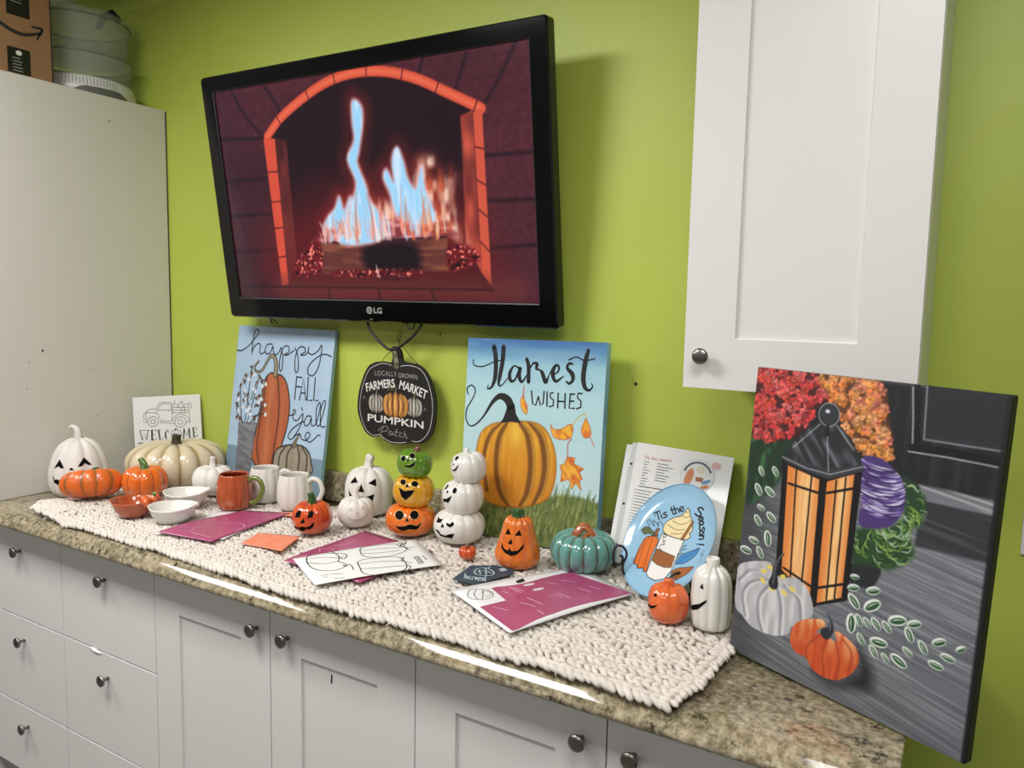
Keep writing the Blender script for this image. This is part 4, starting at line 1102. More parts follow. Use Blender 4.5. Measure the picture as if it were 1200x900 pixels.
pt.fill(ART['tv_jambR2'][0], (206, 84, 64), 6, sm=False, mod=0.45 + 0.65 * pt.noise(20, 50))
pt.line(ART['tv_arch'][0], (226, 88, 62), w=25, feather=5)
pt.line(ART['tv_arch'][0], (246, 128, 92), w=7, feather=8, a=0.6)
pt.fill(ART['tv_jambL'][0], (222, 82, 60), 4, sm=False)
pt.fill(ART['tv_jambR'][0], (216, 88, 64), 4, sm=False)
A_ = spline(ART['tv_arch'][0], 6)
for k in range(5, len(A_) - 1, 7):
    a, b_ = A_[k], A_[k + 1]
    d_ = (b_ - a) / np.linalg.norm(b_ - a)
    n_ = np.array([-d_[1], d_[0]])
    pt.line([tuple(a - n_ * 15), tuple(a + n_ * 15)], (74, 24, 34), w=3, feather=3, sm=False)
for f in (0.22, 0.42, 0.6, 0.8):
    for jm, n0 in ((ART['tv_jambL'][0], 0), (ART['tv_jambR'][0], 0)):
        a = np.array(jm[0][:2]) * (1 - f) + np.array(jm[3][:2]) * f
        c_ = np.array(jm[1][:2]) * (1 - f) + np.array(jm[2][:2]) * f
        pt.line([tuple(a), tuple(c_)], (92, 28, 36), w=3.5, feather=3, sm=False)
pt.line([(ART['tv_inner'][0][0][0], 590), (1000, 590)], (124, 58, 52), w=60, feather=40, a=0.55, sm=False)
for st in ART['tv_mortar'][-4:]:
    pt.line(st, (60, 26, 32), w=5, feather=4, a=0.8)
halo = pt.mask(ART['tv_tall'][0], 90)
pt.blend(np.clip(halo * 1.1, 0, 1) * (0.4 + 0.6 * pt.noise(22, 40)), (206, 62, 40))
for k in ('tv_right', 'tv_left'):
    pt.blend(pt.mask(ART[k][0], 90) * (0.4 + 0.6 * pt.noise(22, 40)) * 0.9, (206, 64, 46))
for g in ART['tv_glow']:
    pt.blend(pt.mask(g, 60) * 0.9 * (0.2 + 0.8 * pt.noise(16, 34)), (236, 110, 70))
    pt.blend(pt.mask(g, 26) * 0.9 * np.clip(pt.noise(11, 28) * 1.8 - 0.4, 0, 1), (255, 214, 190))
pt.fill(ART['tv_log2'][0], (150, 62, 66), 8, mod=0.5 + 0.5 * pt.noise(40, 14))
pt.fill(ART['tv_log2'][0], (246, 180, 190), 8, mod=np.clip(pt.noise(30, 10) * 2.4 - 1.2, 0, 1))
pt.fill(ART['tv_log'][0], (112, 56, 50), 5, sm=False)
pt.fill(ART['tv_log'][0], (150, 84, 62), 5, sm=False, mod=np.clip(pt.noise(60, 8) * 2 - 0.9, 0, 1))
pt.fill(ART['tv_logdark'][0], (24, 10, 22), 30, a=0.95)
lt = ART['tv_log'][0]
pt.line([lt[0], lt[1]], (60, 26, 36), w=4, feather=4, sm=False)
for g in ART['tv_embers']:
    pt.blend(pt.mask(g, 14) * 0.85, (126, 24, 34))
    pt.blend(pt.mask(g, 10) * np.clip(pt.noise(6, 6) * 4 - 2.4, 0, 1), (255, 140, 120))
    pt.blend(pt.mask(g, 10) * np.clip(pt.noise(9, 7) * 4 - 2.5, 0, 1), (40, 8, 18))
for k, wob in (('tv_left', 1), ('tv_tall', 1), ('tv_right', 1)):
    m = pt.mask(ART[k][0], 22)
    pt.blend(np.clip(m * 1.5, 0, 1), (250, 190, 190))
    m2 = pt.mask(ART[k][0], 10)
    pt.blend(m2, (158, 214, 250))
    pt.blend(m2 * np.clip(pt.noise(10, 60) * 2 - 1.1, 0, 1), (226, 240, 255))
rnd = random.Random(7)
lt0, lt1 = lt[0], lt[1]
tallx = np.mean([p[0] for p in ART['tv_tall'][0]])
rightx = np.mean([p[0] for p in ART['tv_right'][0]])
for k in range(95):
    u = rnd.random()
    x = lt0[0] + (lt1[0] - lt0[0]) * u * 1.06
    y = lt0[1] + (lt1[1] - lt0[1]) * u + rnd.uniform(-26, 2)
    big = math.exp(-((x - tallx) / 60) ** 2) + 1.1 * math.exp(-((x - rightx - 20) / 80) ** 2)
    hgt = rnd.uniform(18, 50) + 90 * big * rnd.random()
    w0 = rnd.uniform(5, 13)
    dx = rnd.uniform(-14, 14)
    colr = rnd.choice([(250, 176, 160), (255, 226, 218), (176, 216, 250), (200, 228, 252), (236, 120, 84)] if x < rightx + 40 else [(250, 150, 100), (255, 214, 180), (236, 110, 70)])
    pt.line([(x, y, w0), (x + dx * 0.3 + rnd.uniform(-5, 5), y - hgt * 0.5, w0 * 0.7), (x + dx, y - hgt, 1.2)], colr, feather=5, a=0.62)
lx, ly = ART['tv_logdark'][0][0][:2]
pt.line([(lx + 40, 560, 3), (lx + 36, 545, 4), (lx + 34, 528, 1)], (255, 226, 220), feather=4)
pt.c = np.clip(pt.c, 0, 1)
pt.c = pt.c * (0.80 + 0.20 * pt.c.max(-1, keepdims=True))
M_screen = paint_mat('lit_screen', rough=0.12, emit=1.0)
inx = (pt.X >= SX0 - 1) & (pt.X <= SX1 + 1) & (pt.Y >= SY0 - 1) & (pt.Y <= SY1 + 1)
link('screen', pt.mesh('screen', board_pos(TW, TH, 0.006), inx), M_screen, tv)
tp = board_pos(TW, TH, -0.0005)
lgx, lgy = 545.0, 648.0
ring = ell(lgx, lgy, 9, 9, 24)
patch('round_emblem', ell(lgx, lgy, 10, 10, 24), tp, M_greyink, tv, sm=False)
ribbons('emblem_face', [[(lgx, lgy - 6, 1.5), (lgx - 5.5, lgy - 2, 1.5), (lgx - 5, lgy + 4, 1.5), (lgx, lgy + 6.3, 1.5), (lgx + 5.5, lgy + 3, 1.5), (lgx + 6.3, lgy, 1.5), (lgx + 2, lgy, 1.5)], [(lgx - 0.5, lgy - 2.5, 1.3), (lgx - 0.5, lgy + 2.5, 1.3), (lgx + 1.6, lgy + 2.5, 1.3)], [(lgx - 3.2, lgy - 2.4, 1.8), (lgx - 3.1, lgy - 2.2, 1.8)]], tp, M_black, tv, sm=False, lift=0.6)
text_mesh('maker_lettering', 'LG', M_greyink, tv, tp, (lgx + 15, lgy + 8), (lgx + 43, lgy + 8), 16, bold=0.03)
ribbons('indicator', [[(lgx, 672, 1.2), (lgx + 10, 672, 1.2)]], tp, M_greyink, tv, sm=False)

# cables hanging below the television
sp = board_pos(0.285, 0.277)


def cable_pts(st, y):
    return [(x / 1000 - 0.1425 + 1.07, y, 1.135 + 0.277 - z / 1000) for i, (x, z) in enumerate([s[:2] for s in spline(st, 4)])]


t = thing('television_cable', 'black cable loop hanging under the television behind the pumpkin sign', 'cable', (0, 0, 0))
tube('loop', cable_pts(ART['cable'][0], -0.075), 0.0038, M_black, t, seg=8)
tube('small_loop', cable_pts(ART['cable'][1], -0.085), 0.0022, M_black, t, seg=8)
t = thing('television_wire', 'thin black wire ends poking down above the happy fall canvas', 'wire', (0, 0, 0))
tube('long_end', [(0.562, -0.06, 1.52), (0.5635, -0.05, 1.48), (0.5655, -0.045, 1.461)], 0.0022, M_black, t, seg=6)
tube('short_end', [(0.56, -0.06, 1.50), (0.577, -0.05, 1.474), (0.592, -0.045, 1.462)], 0.0018, M_black, t, seg=6)

# ------------------------------------------------------------------ canvases
M_paint = paint_mat('acrylic_paint', rough=0.5, bump=0.25)
M_gloss_paint = paint_mat('varnished_paint', rough=0.3, bump=0.2)


def canvas(name, label, loc, yaw, lean, roll, w, h, depth, edge, paint, k=1.0):
    f = board_frame(name, label, 'canvas', loc, yaw, lean, roll)
    box('stretched_edge', (-w * k / 2, 0.0, 0.0), (w * k / 2, depth, h * k), edge, f, bevel=0.002)
    bp = board_pos(w, h)

    def pos(X, Y, lift=0.0):
        return bp(X, Y, lift) * k
    link('painted_front', paint.mesh('painted_front', pos), M_paint, f)
    return f, pos


# --- happy fall
pt = Paint(406, 508, 1.7, (166, 194, 218), 11)
pt.blend(pt.noise(90, 30) * 0.5, (184, 208, 228))
pt.blend(np.clip(pt.noise(12, 160) * 1.6 - 0.7, 0, 1) * 0.35, (196, 214, 230))
pt.blend(np.clip((70 - pt.Y) / 70, 0, 1) * 0.25, (120, 158, 188))
pt.blend(np.clip((pt.Y - 376) / 1.7 + 0.5, 0, 1), (118, 142, 158))
pt.blend(np.clip((pt.Y - 376) / 1.7 + 0.5, 0, 1) * pt.noise(60, 8) * 0.4, (140, 160, 172))
g = pt.fill(ART['gourd'][0], (176, 92, 54))
cl = pt.mask(ART['gourd'][0], 2)
xs = np.array([p[0] for p in ART['gourd'][0]])
gx = (pt.X - xs.min()) / (xs.max() - xs.min())
pt.blend(cl * np.exp(-((gx - 0.42) / 0.1) ** 2) * 0.45 * (0.6 + 0.4 * pt.noise(6, 60)), (216, 146, 100))
pt.blend(cl * np.exp(-((gx - 0.8) / 0.06) ** 2) * 0.35, (206, 128, 84))
pt.blend(cl * np.clip(pt.noise(7, 90) * 1.5 - 0.6, 0, 1) * 0.45, (146, 70, 42))
pt.line(ART['gourd'][0] + [ART['gourd'][0][0]], (44, 34, 32), w=4.6, feather=2)
for st in ART['gourd_ribs']:
    pt.line(st, (56, 32, 28), w=4.6, feather=3, a=0.9)
sc = 1 / 1.75
stem = [(p[0], p[1], p[2] * 0.58) for p in ART['gourd_stem'][0]]
pt.line([(x, y, w_ + 5) for x, y, w_ in stem], (40, 36, 34))
pt.line(stem, (134, 120, 92))
pt.line([(x - 1, y, w_ * 0.3) for x, y, w_ in stem], (176, 164, 130), feather=3)
for st in ART['twigs']:
    pt.line(st, (44, 36, 32), w=3.6, feather=1.7)
rnd = random.Random(4)
for st in ART['berry_leaf']:
    x, y = st[0][:2]
    for q in range(3):
        pt.dot(x + rnd.uniform(-5, 5), y + rnd.uniform(-5, 5), rnd.uniform(5, 9.5), rnd.uniform(2.2, 3.8), rnd.choice([(66, 50, 44), (112, 70, 48), (92, 64, 50)]), ang=rnd.uniform(0, 3.1), feather=1.7)
for st in ART['berry']:
    x, y = st[0][:2]
    pt.dot(x, y, rnd.uniform(5, 7), rnd.uniform(5, 7), (224, 228, 232), feather=2)
    pt.dot(x + 4, y + 3, 2.6, 2.6, (200, 204, 210), feather=2)
m = pt.fill(ART['vase'][0], (112, 112, 118), sm=False)
vm = pt.mask(ART['vase'][0], 2, False)
pt.blend(vm * np.clip(pt.rnoise(0.25, 22, 6) * 2 - 0.6, 0, 1) * 0.7, (150, 150, 156))
pt.blend(vm * np.clip(pt.rnoise(0.25, 26, 5) * 2 - 1.1, 0, 1) * 0.8, (82, 82, 88))
pt.line(ART['vase'][0], (74, 74, 80), w=2.2, sm=False)
m = pt.fill(ART['stripe'][0], (158, 148, 130))
vm = pt.mask(ART['stripe'][0], 2)
pt.blend(vm * np.clip(pt.noise(9, 60) * 2 - 0.8, 0, 1) * 0.6, (122, 110, 92))
pt.line(ART['stripe'][0] + [ART['stripe'][0][0]], (42, 36, 34), w=4.6, feather=2)
for st in ART['stripe_ribs']:
    pt.line(st, (52, 44, 38), w=5, feather=2.5)
stem = [(p[0], p[1], p[2] * 0.58) for p in ART['stripe_stem'][0]]
pt.line([(x, y, w_ + 3) for x, y, w_ in stem], (52, 46, 42))
pt.line(stem, (122, 106, 78))
f, pos = canvas('happy_fall_canvas', 'pale blue canvas lettered happy fall with tall orange gourd leaning on the wall', (0.5935, -0.0912, 0.9222), 0.013, 0.139, 0.008, 0.406, 0.508, 0.014, mat('pale_blue_canvas_edge', (142, 178, 198), rough=0.6), pt, 1.045)
ribbons('script_lettering', ART['happy_script'], pos, M_ink, f, w=3.9)
ribbons('capital_lettering', ART['happy_caps'], pos, M_ink, f, w=4.2, sm=False)
ribbons('script_lettering', ART['happy_yall'], pos, M_ink, f, w=3.7)

# --- harvest wishes
pt = Paint(406, 508, 1.6, (176, 214, 222), 12)
yy = pt.Y
pt.blend(np.clip((150 - yy) / 130, 0, 1), (128, 184, 208))
pt.blend(np.clip((60 - yy) / 60, 0, 1) ** 0.9, (52, 104, 164))
pt.blend(np.clip((yy - 200) / 150, 0, 1) * 0.6, (198, 222, 222))
pt.blend(pt.noise(70, 14) * 0.22, (214, 230, 230))
gr = np.clip((yy - (372 + 14 * np.sin(pt.X / 31.0) * 0.4)) / 10, 0, 1)
pt.blend(gr, (108, 122, 66))
for k in range(520):
    x = pt.rng.uniform(0, 406)
    y = pt.rng.uniform(372, 520)
    hh = pt.rng.uniform(14, 40)
    cc = [(82, 98, 52), (136, 150, 84), (162, 168, 104), (70, 86, 46), (122, 138, 74)][int(pt.rng.integers(0, 5))]
    pt.line([(x, y, 4.6), (x + pt.rng.uniform(2, 9), y - hh, 1.0)], cc, feather=1.6, a=0.8, sm=False)
bp_ = ART['bigp'][0]
for a, cc, fe in ((1.0, (214, 148, 36), 1.6),):
    pt.fill(bp_, cc, fe)
bm_k = pt.mask(bp_, 2)
pt.blend(bm_k * np.clip(pt.noise(10, 90) * 1.8 - 0.6, 0, 1) * 0.8, (232, 172, 52))
pt.blend(bm_k * np.clip((pt.Y - 250) / 120, 0, 1) * 0.55 * (0.5 + 0.5 * pt.noise(14, 60)), (190, 104, 24))
cx_ = np.mean([p[0] for p in ART['bigp_ribs'][0] + ART['bigp_ribs'][1]])
pt.blend(bm_k * np.exp(-((pt.X - cx_) / 20) ** 2 - ((pt.Y - 235) / 38) ** 2) * 0.7, (246, 206, 84))
for st in ART['bigp_ribs']:
    w_ = [(p[0], p[1], p[2] * 0.72) for p in st]
    pt.line(w_, (118, 70, 22), feather=6, a=0.95, clip=bm_k)
    pt.line([(p[0] + 7, p[1], p[2] * 0.3) for p in w_], (234, 182, 66), feather=5, a=0.6, clip=bm_k)
pt.line(bp_ + [bp_[0]], (150, 88, 26), w=4, feather=5, a=0.7)
for nm, c1, c2 in (('leaf1', (238, 178, 62), (204, 92, 40)), ('leaf2', (240, 178, 56), (206, 84, 36)), ('leaf3', (236, 164, 48), (206, 96, 40)), ('leaf4', (240, 180, 58), (200, 84, 38))):
    sm_ = nm != 'leaf4'
    pt.fill(ART[nm][0], c1, sm=sm_)
    pt.fill(ART[nm][0], c2, sm=sm_, mod=np.clip(pt.rnoise(0.9, 16, 7) * 2.2 - 0.9, 0, 1) * 0.8)
    pt.line(ART[nm][0] + [ART[nm][0][0]], (176, 70, 30), w=1.8, a=0.8, sm=sm_)
for i, st in enumerate(ART['leaf_stems']):
    pt.line(st, [(196, 176, 60), (206, 120, 60), (176, 62, 48), (196, 80, 50)][i], w=2.4)
f, pos = canvas('harvest_wishes_canvas', 'sky blue canvas lettered Harvest Wishes with one big painted pumpkin, leaning on the wall', (1.53, -0.107, 0.9425), -0.046, 0.077, -0.012, 0.406, 0.508, 0.022, mat('blue_canvas_edge', (150, 190, 206), rough=0.6, rgb2=(112, 160, 190), vscale=5), pt)
B_ = lambda S, k=0.62: [[(p[0], p[1], p[2] * k) for p in st] for st in S]
ribbons('brush_lettering', B_(ART['harvest_word'], 0.92), pos, M_ink, f)
for st in ART['harvest_thin']:
    ribbons('swash', [st], pos, M_ink, f, w=3.4)
ribbons('capital_lettering', ART['harvest_caps'], pos, M_ink, f, w=4.0, sm=False)
ribbons('curling_stem', B_([[(269, 318, 40)][:0] + [p for p in ART['bigp_stem'][0][2:]]], 0.74), pos, M_ink, f)
patch('stem_base', ART['stem_base'][0], pos, M_ink, f, sm=False)

# --- lantern
pt = Paint(406, 508, 1.25, (98, 101, 108), 13)
X, Y = pt.X, pt.Y
dk = pt.mask([(0, 0), (406, 0), (406, 196), (300, 182), (200, 175), (0, 175)], 10, False)
pt.blend(dk, (24, 25, 29))
pt.blend(dk * np.clip(pt.noise(7, 90) * 2 - 1, 0, 1) * 0.5, (62, 64, 70))
ndk = 1 - dk
st_ = pt.rnoise(0.14, 70, 2.2)
pt.blend(ndk * np.clip(st_ * 2.6 - 1.0, 0, 1) * 0.7, (150, 153, 160))
pt.blend(ndk * np.clip(pt.rnoise(0.14, 90, 4) * 2.6 - 1.4, 0, 1) * 0.6, (70, 72, 79))
pt.blend(ndk * pt.noise(90, 50) * 0.4, (132, 135, 142))
pt.blend(ndk * np.clip((90 - X) / 70, 0, 1) * 0.65, (46, 47, 52))
pt.blend(np.clip((Y - 420) / 90, 0, 1) * ndk * 0.35, (70, 72, 80))
pt.fill(ART['ln_step1'][0], (110, 113, 120), 5, sm=False)
pt.fill(ART['ln_step1'][0], (158, 160, 164), 5, sm=False, mod=np.clip(pt.rnoise(0.12, 90, 4) * 2.4 - 1.0, 0, 1))
pt.fill(ART['ln_step2'][0], (46, 48, 53), 5, sm=False)
pt.fill(ART['ln_step2'][0], (84, 86, 92), 5, sm=False, mod=np.clip(pt.rnoise(0.12, 120, 5) * 2 - 1.1, 0, 1))
pt.fill(ART['ln_door_panel'][0], (33, 35, 40), 4, sm=False)
pt.fill(ART['ln_door_panel'][0], (70, 73, 80), 4, sm=False, mod=np.clip((Y - 60) / 50, 0, 1) * pt.noise(30, 12) * 0.9)
for st in ART['ln_door_mold']:
    pt.line([(p[0], p[1], p[2] * 0.55) for p in st], (8, 8, 10), feather=1.5, sm=False)
    pt.line([(p[0] - 6, p[1] + (7 if i else 7), 2.2) for i, p in enumerate(st)], (186, 190, 197), feather=2, a=0.85, sm=False)
pn = ART['ln_door_panel'][0]
pt.line([pn[0], pn[3], pn[2]], (150, 154, 162), w=2.4, feather=2, sm=False, a=0.8)
pt.blend(np.clip((X - 398) / 4, 0, 1), (16, 16, 18))
# foliage and flowers
rg = pt.rng
gm = pt.mask(ART['ln_green1'][0], 10)
pt.blend(gm, (26, 52, 34))
pt.blend(gm * np.clip(pt.noise(10, 14) * 2.4 - 1.2, 0, 1), (58, 104, 60))


def flowers(poly, cols, n, r, base):
    P = spline(poly, 4, True)
    A = np.array(P)
    pt.blend(pt.mask(poly, 8), base)
    k = 0
    while k < n:
        x, y = rg.uniform(A[:, 0].min(), A[:, 0].max()), rg.uniform(A[:, 1].min(), A[:, 1].max())
        if not inside(P, np.array([x]), np.array([y]))[0]:
            continue
        k += 1
        c = np.array(cols[int(rg.integers(0, len(cols)))], float)
        for q in range(5):
            a = q * 1.256 + rg.uniform(0, 1)
            rr = r * rg.uniform(0.7, 1.1)
            sh = 1 + rg.uniform(-0.28, 0.28)
            pt.dot(x + rr * 0.7 * math.cos(a), y + rr * 0.7 * math.sin(a), rr * 0.75, rr * 0.5, np.clip(c * sh, 0, 255), ang=a, feather=1.6, a=0.92)
        pt.dot(x, y, 1.4, 1.4, np.clip(c * 0.5, 0, 255), feather=1.2)
        pt.dot(x - r * 0.5, y - r * 0.6, r * 0.5, 0.8, np.clip(c * 0.5 + 128, 0, 255), feather=1.2, a=0.7, ang=rg.uniform(-1, 1))


flowers(ART['ln_red'][0], [(186, 52, 52), (200, 72, 70), (168, 44, 48), (196, 90, 86), (190, 60, 44)], 190, 6.5, (70, 24, 26))
flowers(ART['ln_orange'][0], [(204, 130, 74), (214, 148, 96), (196, 112, 52), (206, 134, 60), (198, 110, 82)], 130, 6.5, (96, 54, 30))
pt.fill(ART['ln_pot'][0], (36, 37, 42), 4)
gm = pt.mask(ART['ln_green2'][0], 8)
pt.blend(gm, (34, 62, 34))
P2 = spline(ART['ln_green2'][0], 4, True)
gc = np.mean(np.array(P2), 0)
for k in range(260):
    a = rg.uniform(0, 6.28)
    rr = rg.uniform(4, 74)
    x, y = gc[0] + rr * math.cos(a), gc[1] + rr * math.sin(a)
    cc = [(70, 112, 48), (112, 150, 60), (150, 182, 96), (40, 78, 40), (176, 196, 168)][int(rg.integers(0, 5))]
    b2 = a + 1.2 + rg.uniform(-0.5, 0.5)
    pt.line([(x, y, 1.0), (x + 8 * math.cos(b2), y + 8 * math.sin(b2), 2.6), (x + 17 * math.cos(b2 + 0.7), y + 17 * math.sin(b2 + 0.7), 0.8)], cc, feather=1.5, a=0.85, clip=gm)
cm_ = pt.mask(ART['ln_cabbage'][0], 3)
pt.blend(cm_, (72, 52, 112))
cc0 = np.mean(np.array(spline(ART['ln_cabbage'][0], 4, True)), 0)
for k in range(230):
    rr = rg.uniform(2, 64) ** 1.0
    a = rg.uniform(0, 6.28)
    col_ = [(196, 190, 222), (120, 96, 170), (46, 30, 78), (92, 70, 140), (226, 222, 240), (58, 40, 92)][int(rg.integers(0, 6))]
    a = rg.uniform(0.1, 2.6)
    oy = cc0[1] - 44 + rg.uniform(-14, 62)
    sp_ = rg.uniform(0.25, 0.6)
    arc = [(cc0[0] - 2 + 40 * math.cos(a + d_ * sp_), oy + 17 * math.sin(a + d_ * sp_), w_) for d_, w_ in ((0, 0.6), (0.5, 2.2), (1.0, 2.0), (1.5, 0.6))]
    pt.line(arc, col_, feather=1.4, a=0.85, clip=cm_)
# lantern
pt.fill(ART['ln_body'][0], (10, 10, 11), 1.5, sm=False)
for nm in ('ln_glassL', 'ln_glassR'):
    q = ART[nm][0]
    pt.fill(q, (224, 132, 62), 1.5, sm=False)
    mk = pt.mask(q, 1.5, False)
    ax = np.array([p[0] for p in q])
    cxq = ax.mean()
    pt.blend(mk * np.exp(-((X - cxq - 4) / (np.ptp(ax) * 0.26)) ** 2) * np.clip((Y - 90) / 90, 0, 1) * 0.9, (248, 206, 142))
    pt.blend(mk * np.clip((150 - Y) / 70, 0, 1) * 0.6, (206, 96, 36))
    pt.blend(mk * np.clip(pt.noise(5, 70) * 2 - 1.1, 0, 1) * 0.5, (214, 118, 58))
for st in ART['ln_bars']:
    pt.line([(p[0], p[1], p[2] * 1.0) for p in st], (12, 11, 11), feather=1.3, sm=False)
pt.fill(ART['ln_roof'][0], (38, 40, 45), 1.5, sm=False)
rm = pt.mask(ART['ln_roof'][0], 1.5, False)
pt.blend(rm * np.clip(pt.rnoise(0.9, 30, 7) * 2 - 0.9, 0, 1) * 0.8, (116, 120, 128))
pt.fill(ART['ln_brim'][0], (52, 54, 60), 1.5, sm=False)
for st in ART['ln_roof_edge']:
    pt.line(st, (168, 172, 180), w=2.0, feather=1.8, a=0.8, sm=False)
bx_, by_ = ART['ln_ball'][0][0][:2]
br_ = ART['ln_ball'][1][0][0] - bx_
pt.dot(bx_, by_, br_ + 1.5, br_ + 1.5, (150, 153, 160), feather=1.5)
pt.dot(bx_, by_, br_, br_, (46, 49, 55), feather=1.5)
pt.dot(bx_ - 3, by_ - 5, 4, 3, (214, 220, 226), feather=2)
pt.line([(bx_, by_ + br_, 5), (bx_, by_ + br_ + 14, 8)], (24, 24, 27), sm=False)
# painted pumpkins
pt.fill(ART['ln_op_shadow'][0], (22, 22, 25), 22, a=0.85)
wm = pt.fill(ART['ln_wp'][0], (176, 176, 180), 1.5)
pt.blend(pt.mask(ART['ln_wp'][0], 1.5) * np.clip(pt.noise(9, 40) * 2 - 0.7, 0, 1) * 0.75, (216, 216, 220))
for st in ART['ln_wp_ribs']:
    pt.line(st, (118, 118, 126), w=4.5, feather=5, a=0.8)
    pt.line([(p[0] + 6, p[1]) for p in st], (232, 232, 234), w=4, feather=4, a=0.6, clip=pt.mask(ART['ln_wp'][0], 3))
for st in ART['ln_wp_dots']:
    x, y = st[0][:2]
    pt.dot(x, y, 6.2, 3.6, (228, 206, 92), feather=2.4, ang=rg.uniform(-0.6, 0.6))
pt.line([(p[0], p[1], p[2] * 0.45) for p in ART['ln_wp_stem'][0]], (34, 35, 40))
pt.line([(p[0] - 1, p[1], 1.6) for p in ART['ln_wp_stem'][0]], (140, 144, 152), feather=2, a=0.8)
om = pt.mask(ART['ln_op'][0], 1.5)
pt.blend(om, (204, 88, 42))
ys = np.array([p[1] for p in ART['ln_op'][0]])
gy = (Y - ys.min()) / np.ptp(ys)
pt.blend(om * np.clip(pt.noise(5, 30) * 2 - 0.5, 0, 1) * np.clip(1.1 - gy * 1.7, 0, 1), (236, 186, 130))
pt.blend(om * np.clip(pt.noise(5, 30) * 2 - 0.8, 0, 1) * np.clip(gy * 1.4 - 0.3, 0, 1), (178, 58, 30))
for st in ART['ln_op_ribs']:
    pt.line(st, (150, 56, 30), w=3, feather=4, a=0.8)
pt.line([(p[0], p[1], p[2] * 0.45) for p in ART['ln_op_stem'][0]], (40, 42, 48))
pt.line([(p[0] - 1, p[1], 1.6) for p in ART['ln_op_stem'][0][1:]], (120, 128, 140), feather=2)
# trailing leaves
for st in ART['ln_vine']:
    pt.line(st, (70, 90, 66), w=1.4, a=0.8)
for (x1, y1), (x2, y2) in [(a[:2], b[:2]) for a, b in ART['ln_leaves']]:
    cxl, cyl, L = (x1 + x2) / 2, (y1 + y2) / 2, math.hypot(x2 - x1, y2 - y1) / 2
    an = math.atan2(y2 - y1, x2 - x1)
    pt.dot(cxl, cyl, L * 1.04, L * 0.56, (228, 233, 226), ang=an, feather=1.4)
    pt.dot(cxl + 0.8, cyl + 0.8, L * 0.86, L * 0.34, (38, 80, 46), ang=an, feather=1.4)
    pt.line([(x1 + (x2 - x1) * 0.2, y1 + (y2 - y1) * 0.2, 0.6), (cxl - 0.6, cyl - 0.6, 2.0), (x1 + (x2 - x1) * 0.85, y1 + (y2 - y1) * 0.85, 0.6)], (226, 232, 224), feather=1.2, a=0.8)
f, pos = canvas('lantern_canvas', 'dark canvas of a glowing lantern with mums, leaning at the right end of the counter', (2.3095, -0.4765, 0.9262), -0.434, 0.058, 0.0135, 0.406, 0.508, 0.018, mat('black_canvas_edge', (20, 20, 22), rough=0.55), pt)

# ------------------------------------------------------------------ hanging pumpkin sign
sg = board_frame('pumpkin_patch_sign', 'black pumpkin shaped wooden sign lettered Farmers Market hanging below the television', 'sign', (1.07, -0.052, 1.135), 0, 0, 0)
M_signwood = mat('black_sign_wood', (24, 23, 23), rough=0.55, var=0.3, vscale=40)
bm = bmesh.new()
OUT = spline([p[:2] for p in ART['sign_outline'][0]], 4, True)
Vq, Fq = cdt_fill(OUT)
A = np.array(Vq)
front = [bm.verts.new(c) for c in sp(A[:, 0], A[:, 1])]
back = [bm.verts.new((v.co.x, v.co.y + 0.008, v.co.z)) for v in front]
for t_ in Fq:
    bm.faces.new([front[i] for i in t_])
    bm.faces.new([back[i] for i in reversed(t_)])
nO = len(OUT)
for i in range(nO):
    j = (i + 1) % nO
    try:
        bm.faces.new((front[i], front[j], back[j], back[i]))
    except ValueError:
        pass
from_bm(bm, 'board', M_signwood, sg)
ribbons('border_line', ART['sign_line'], sp, M_whiteink, sg, w=1.3)
W_ = ART['sign_words']
text_mesh('lettering', 'LOCALLY', M_greyink, sg, sp, W_[0][0], (W_[0][1][0], W_[0][1][1]), 14, bold=-0.004, arch=1)
text_mesh('lettering', 'GROWN', M_greyink, sg, sp, W_[1][0], W_[1][1], 13, arch=1)
text_mesh('lettering', 'FARMERS', M_whiteink, sg, sp, W_[2][0], W_[2][1], 25, bold=0.02, arch=3)
text_mesh('lettering', 'MARKET', M_whiteink, sg, sp, W_[3][0], W_[3][1], 25, bold=0.02, arch=3)
text_mesh('lettering', 'PUMPKIN', M_whiteink, sg, sp, W_[4][0], W_[4][1], 21, bold=0.015)
ribbons('script_lettering', ART['sign_patch'], sp, M_greyink, sg, w=1.6)
for st in ([(24, 152), (28, 150), (29, 155), (25, 157), (23, 154)], [(252, 167), (248, 166), (247, 171), (251, 173), (254, 170)]):
    ribbons('small_curl', [st], sp, M_greyink, sg, w=0.9)
ps = Paint(285, 277, 1.0, (24, 23, 23), 21)
km = np.zeros(ps.X.shape, bool)
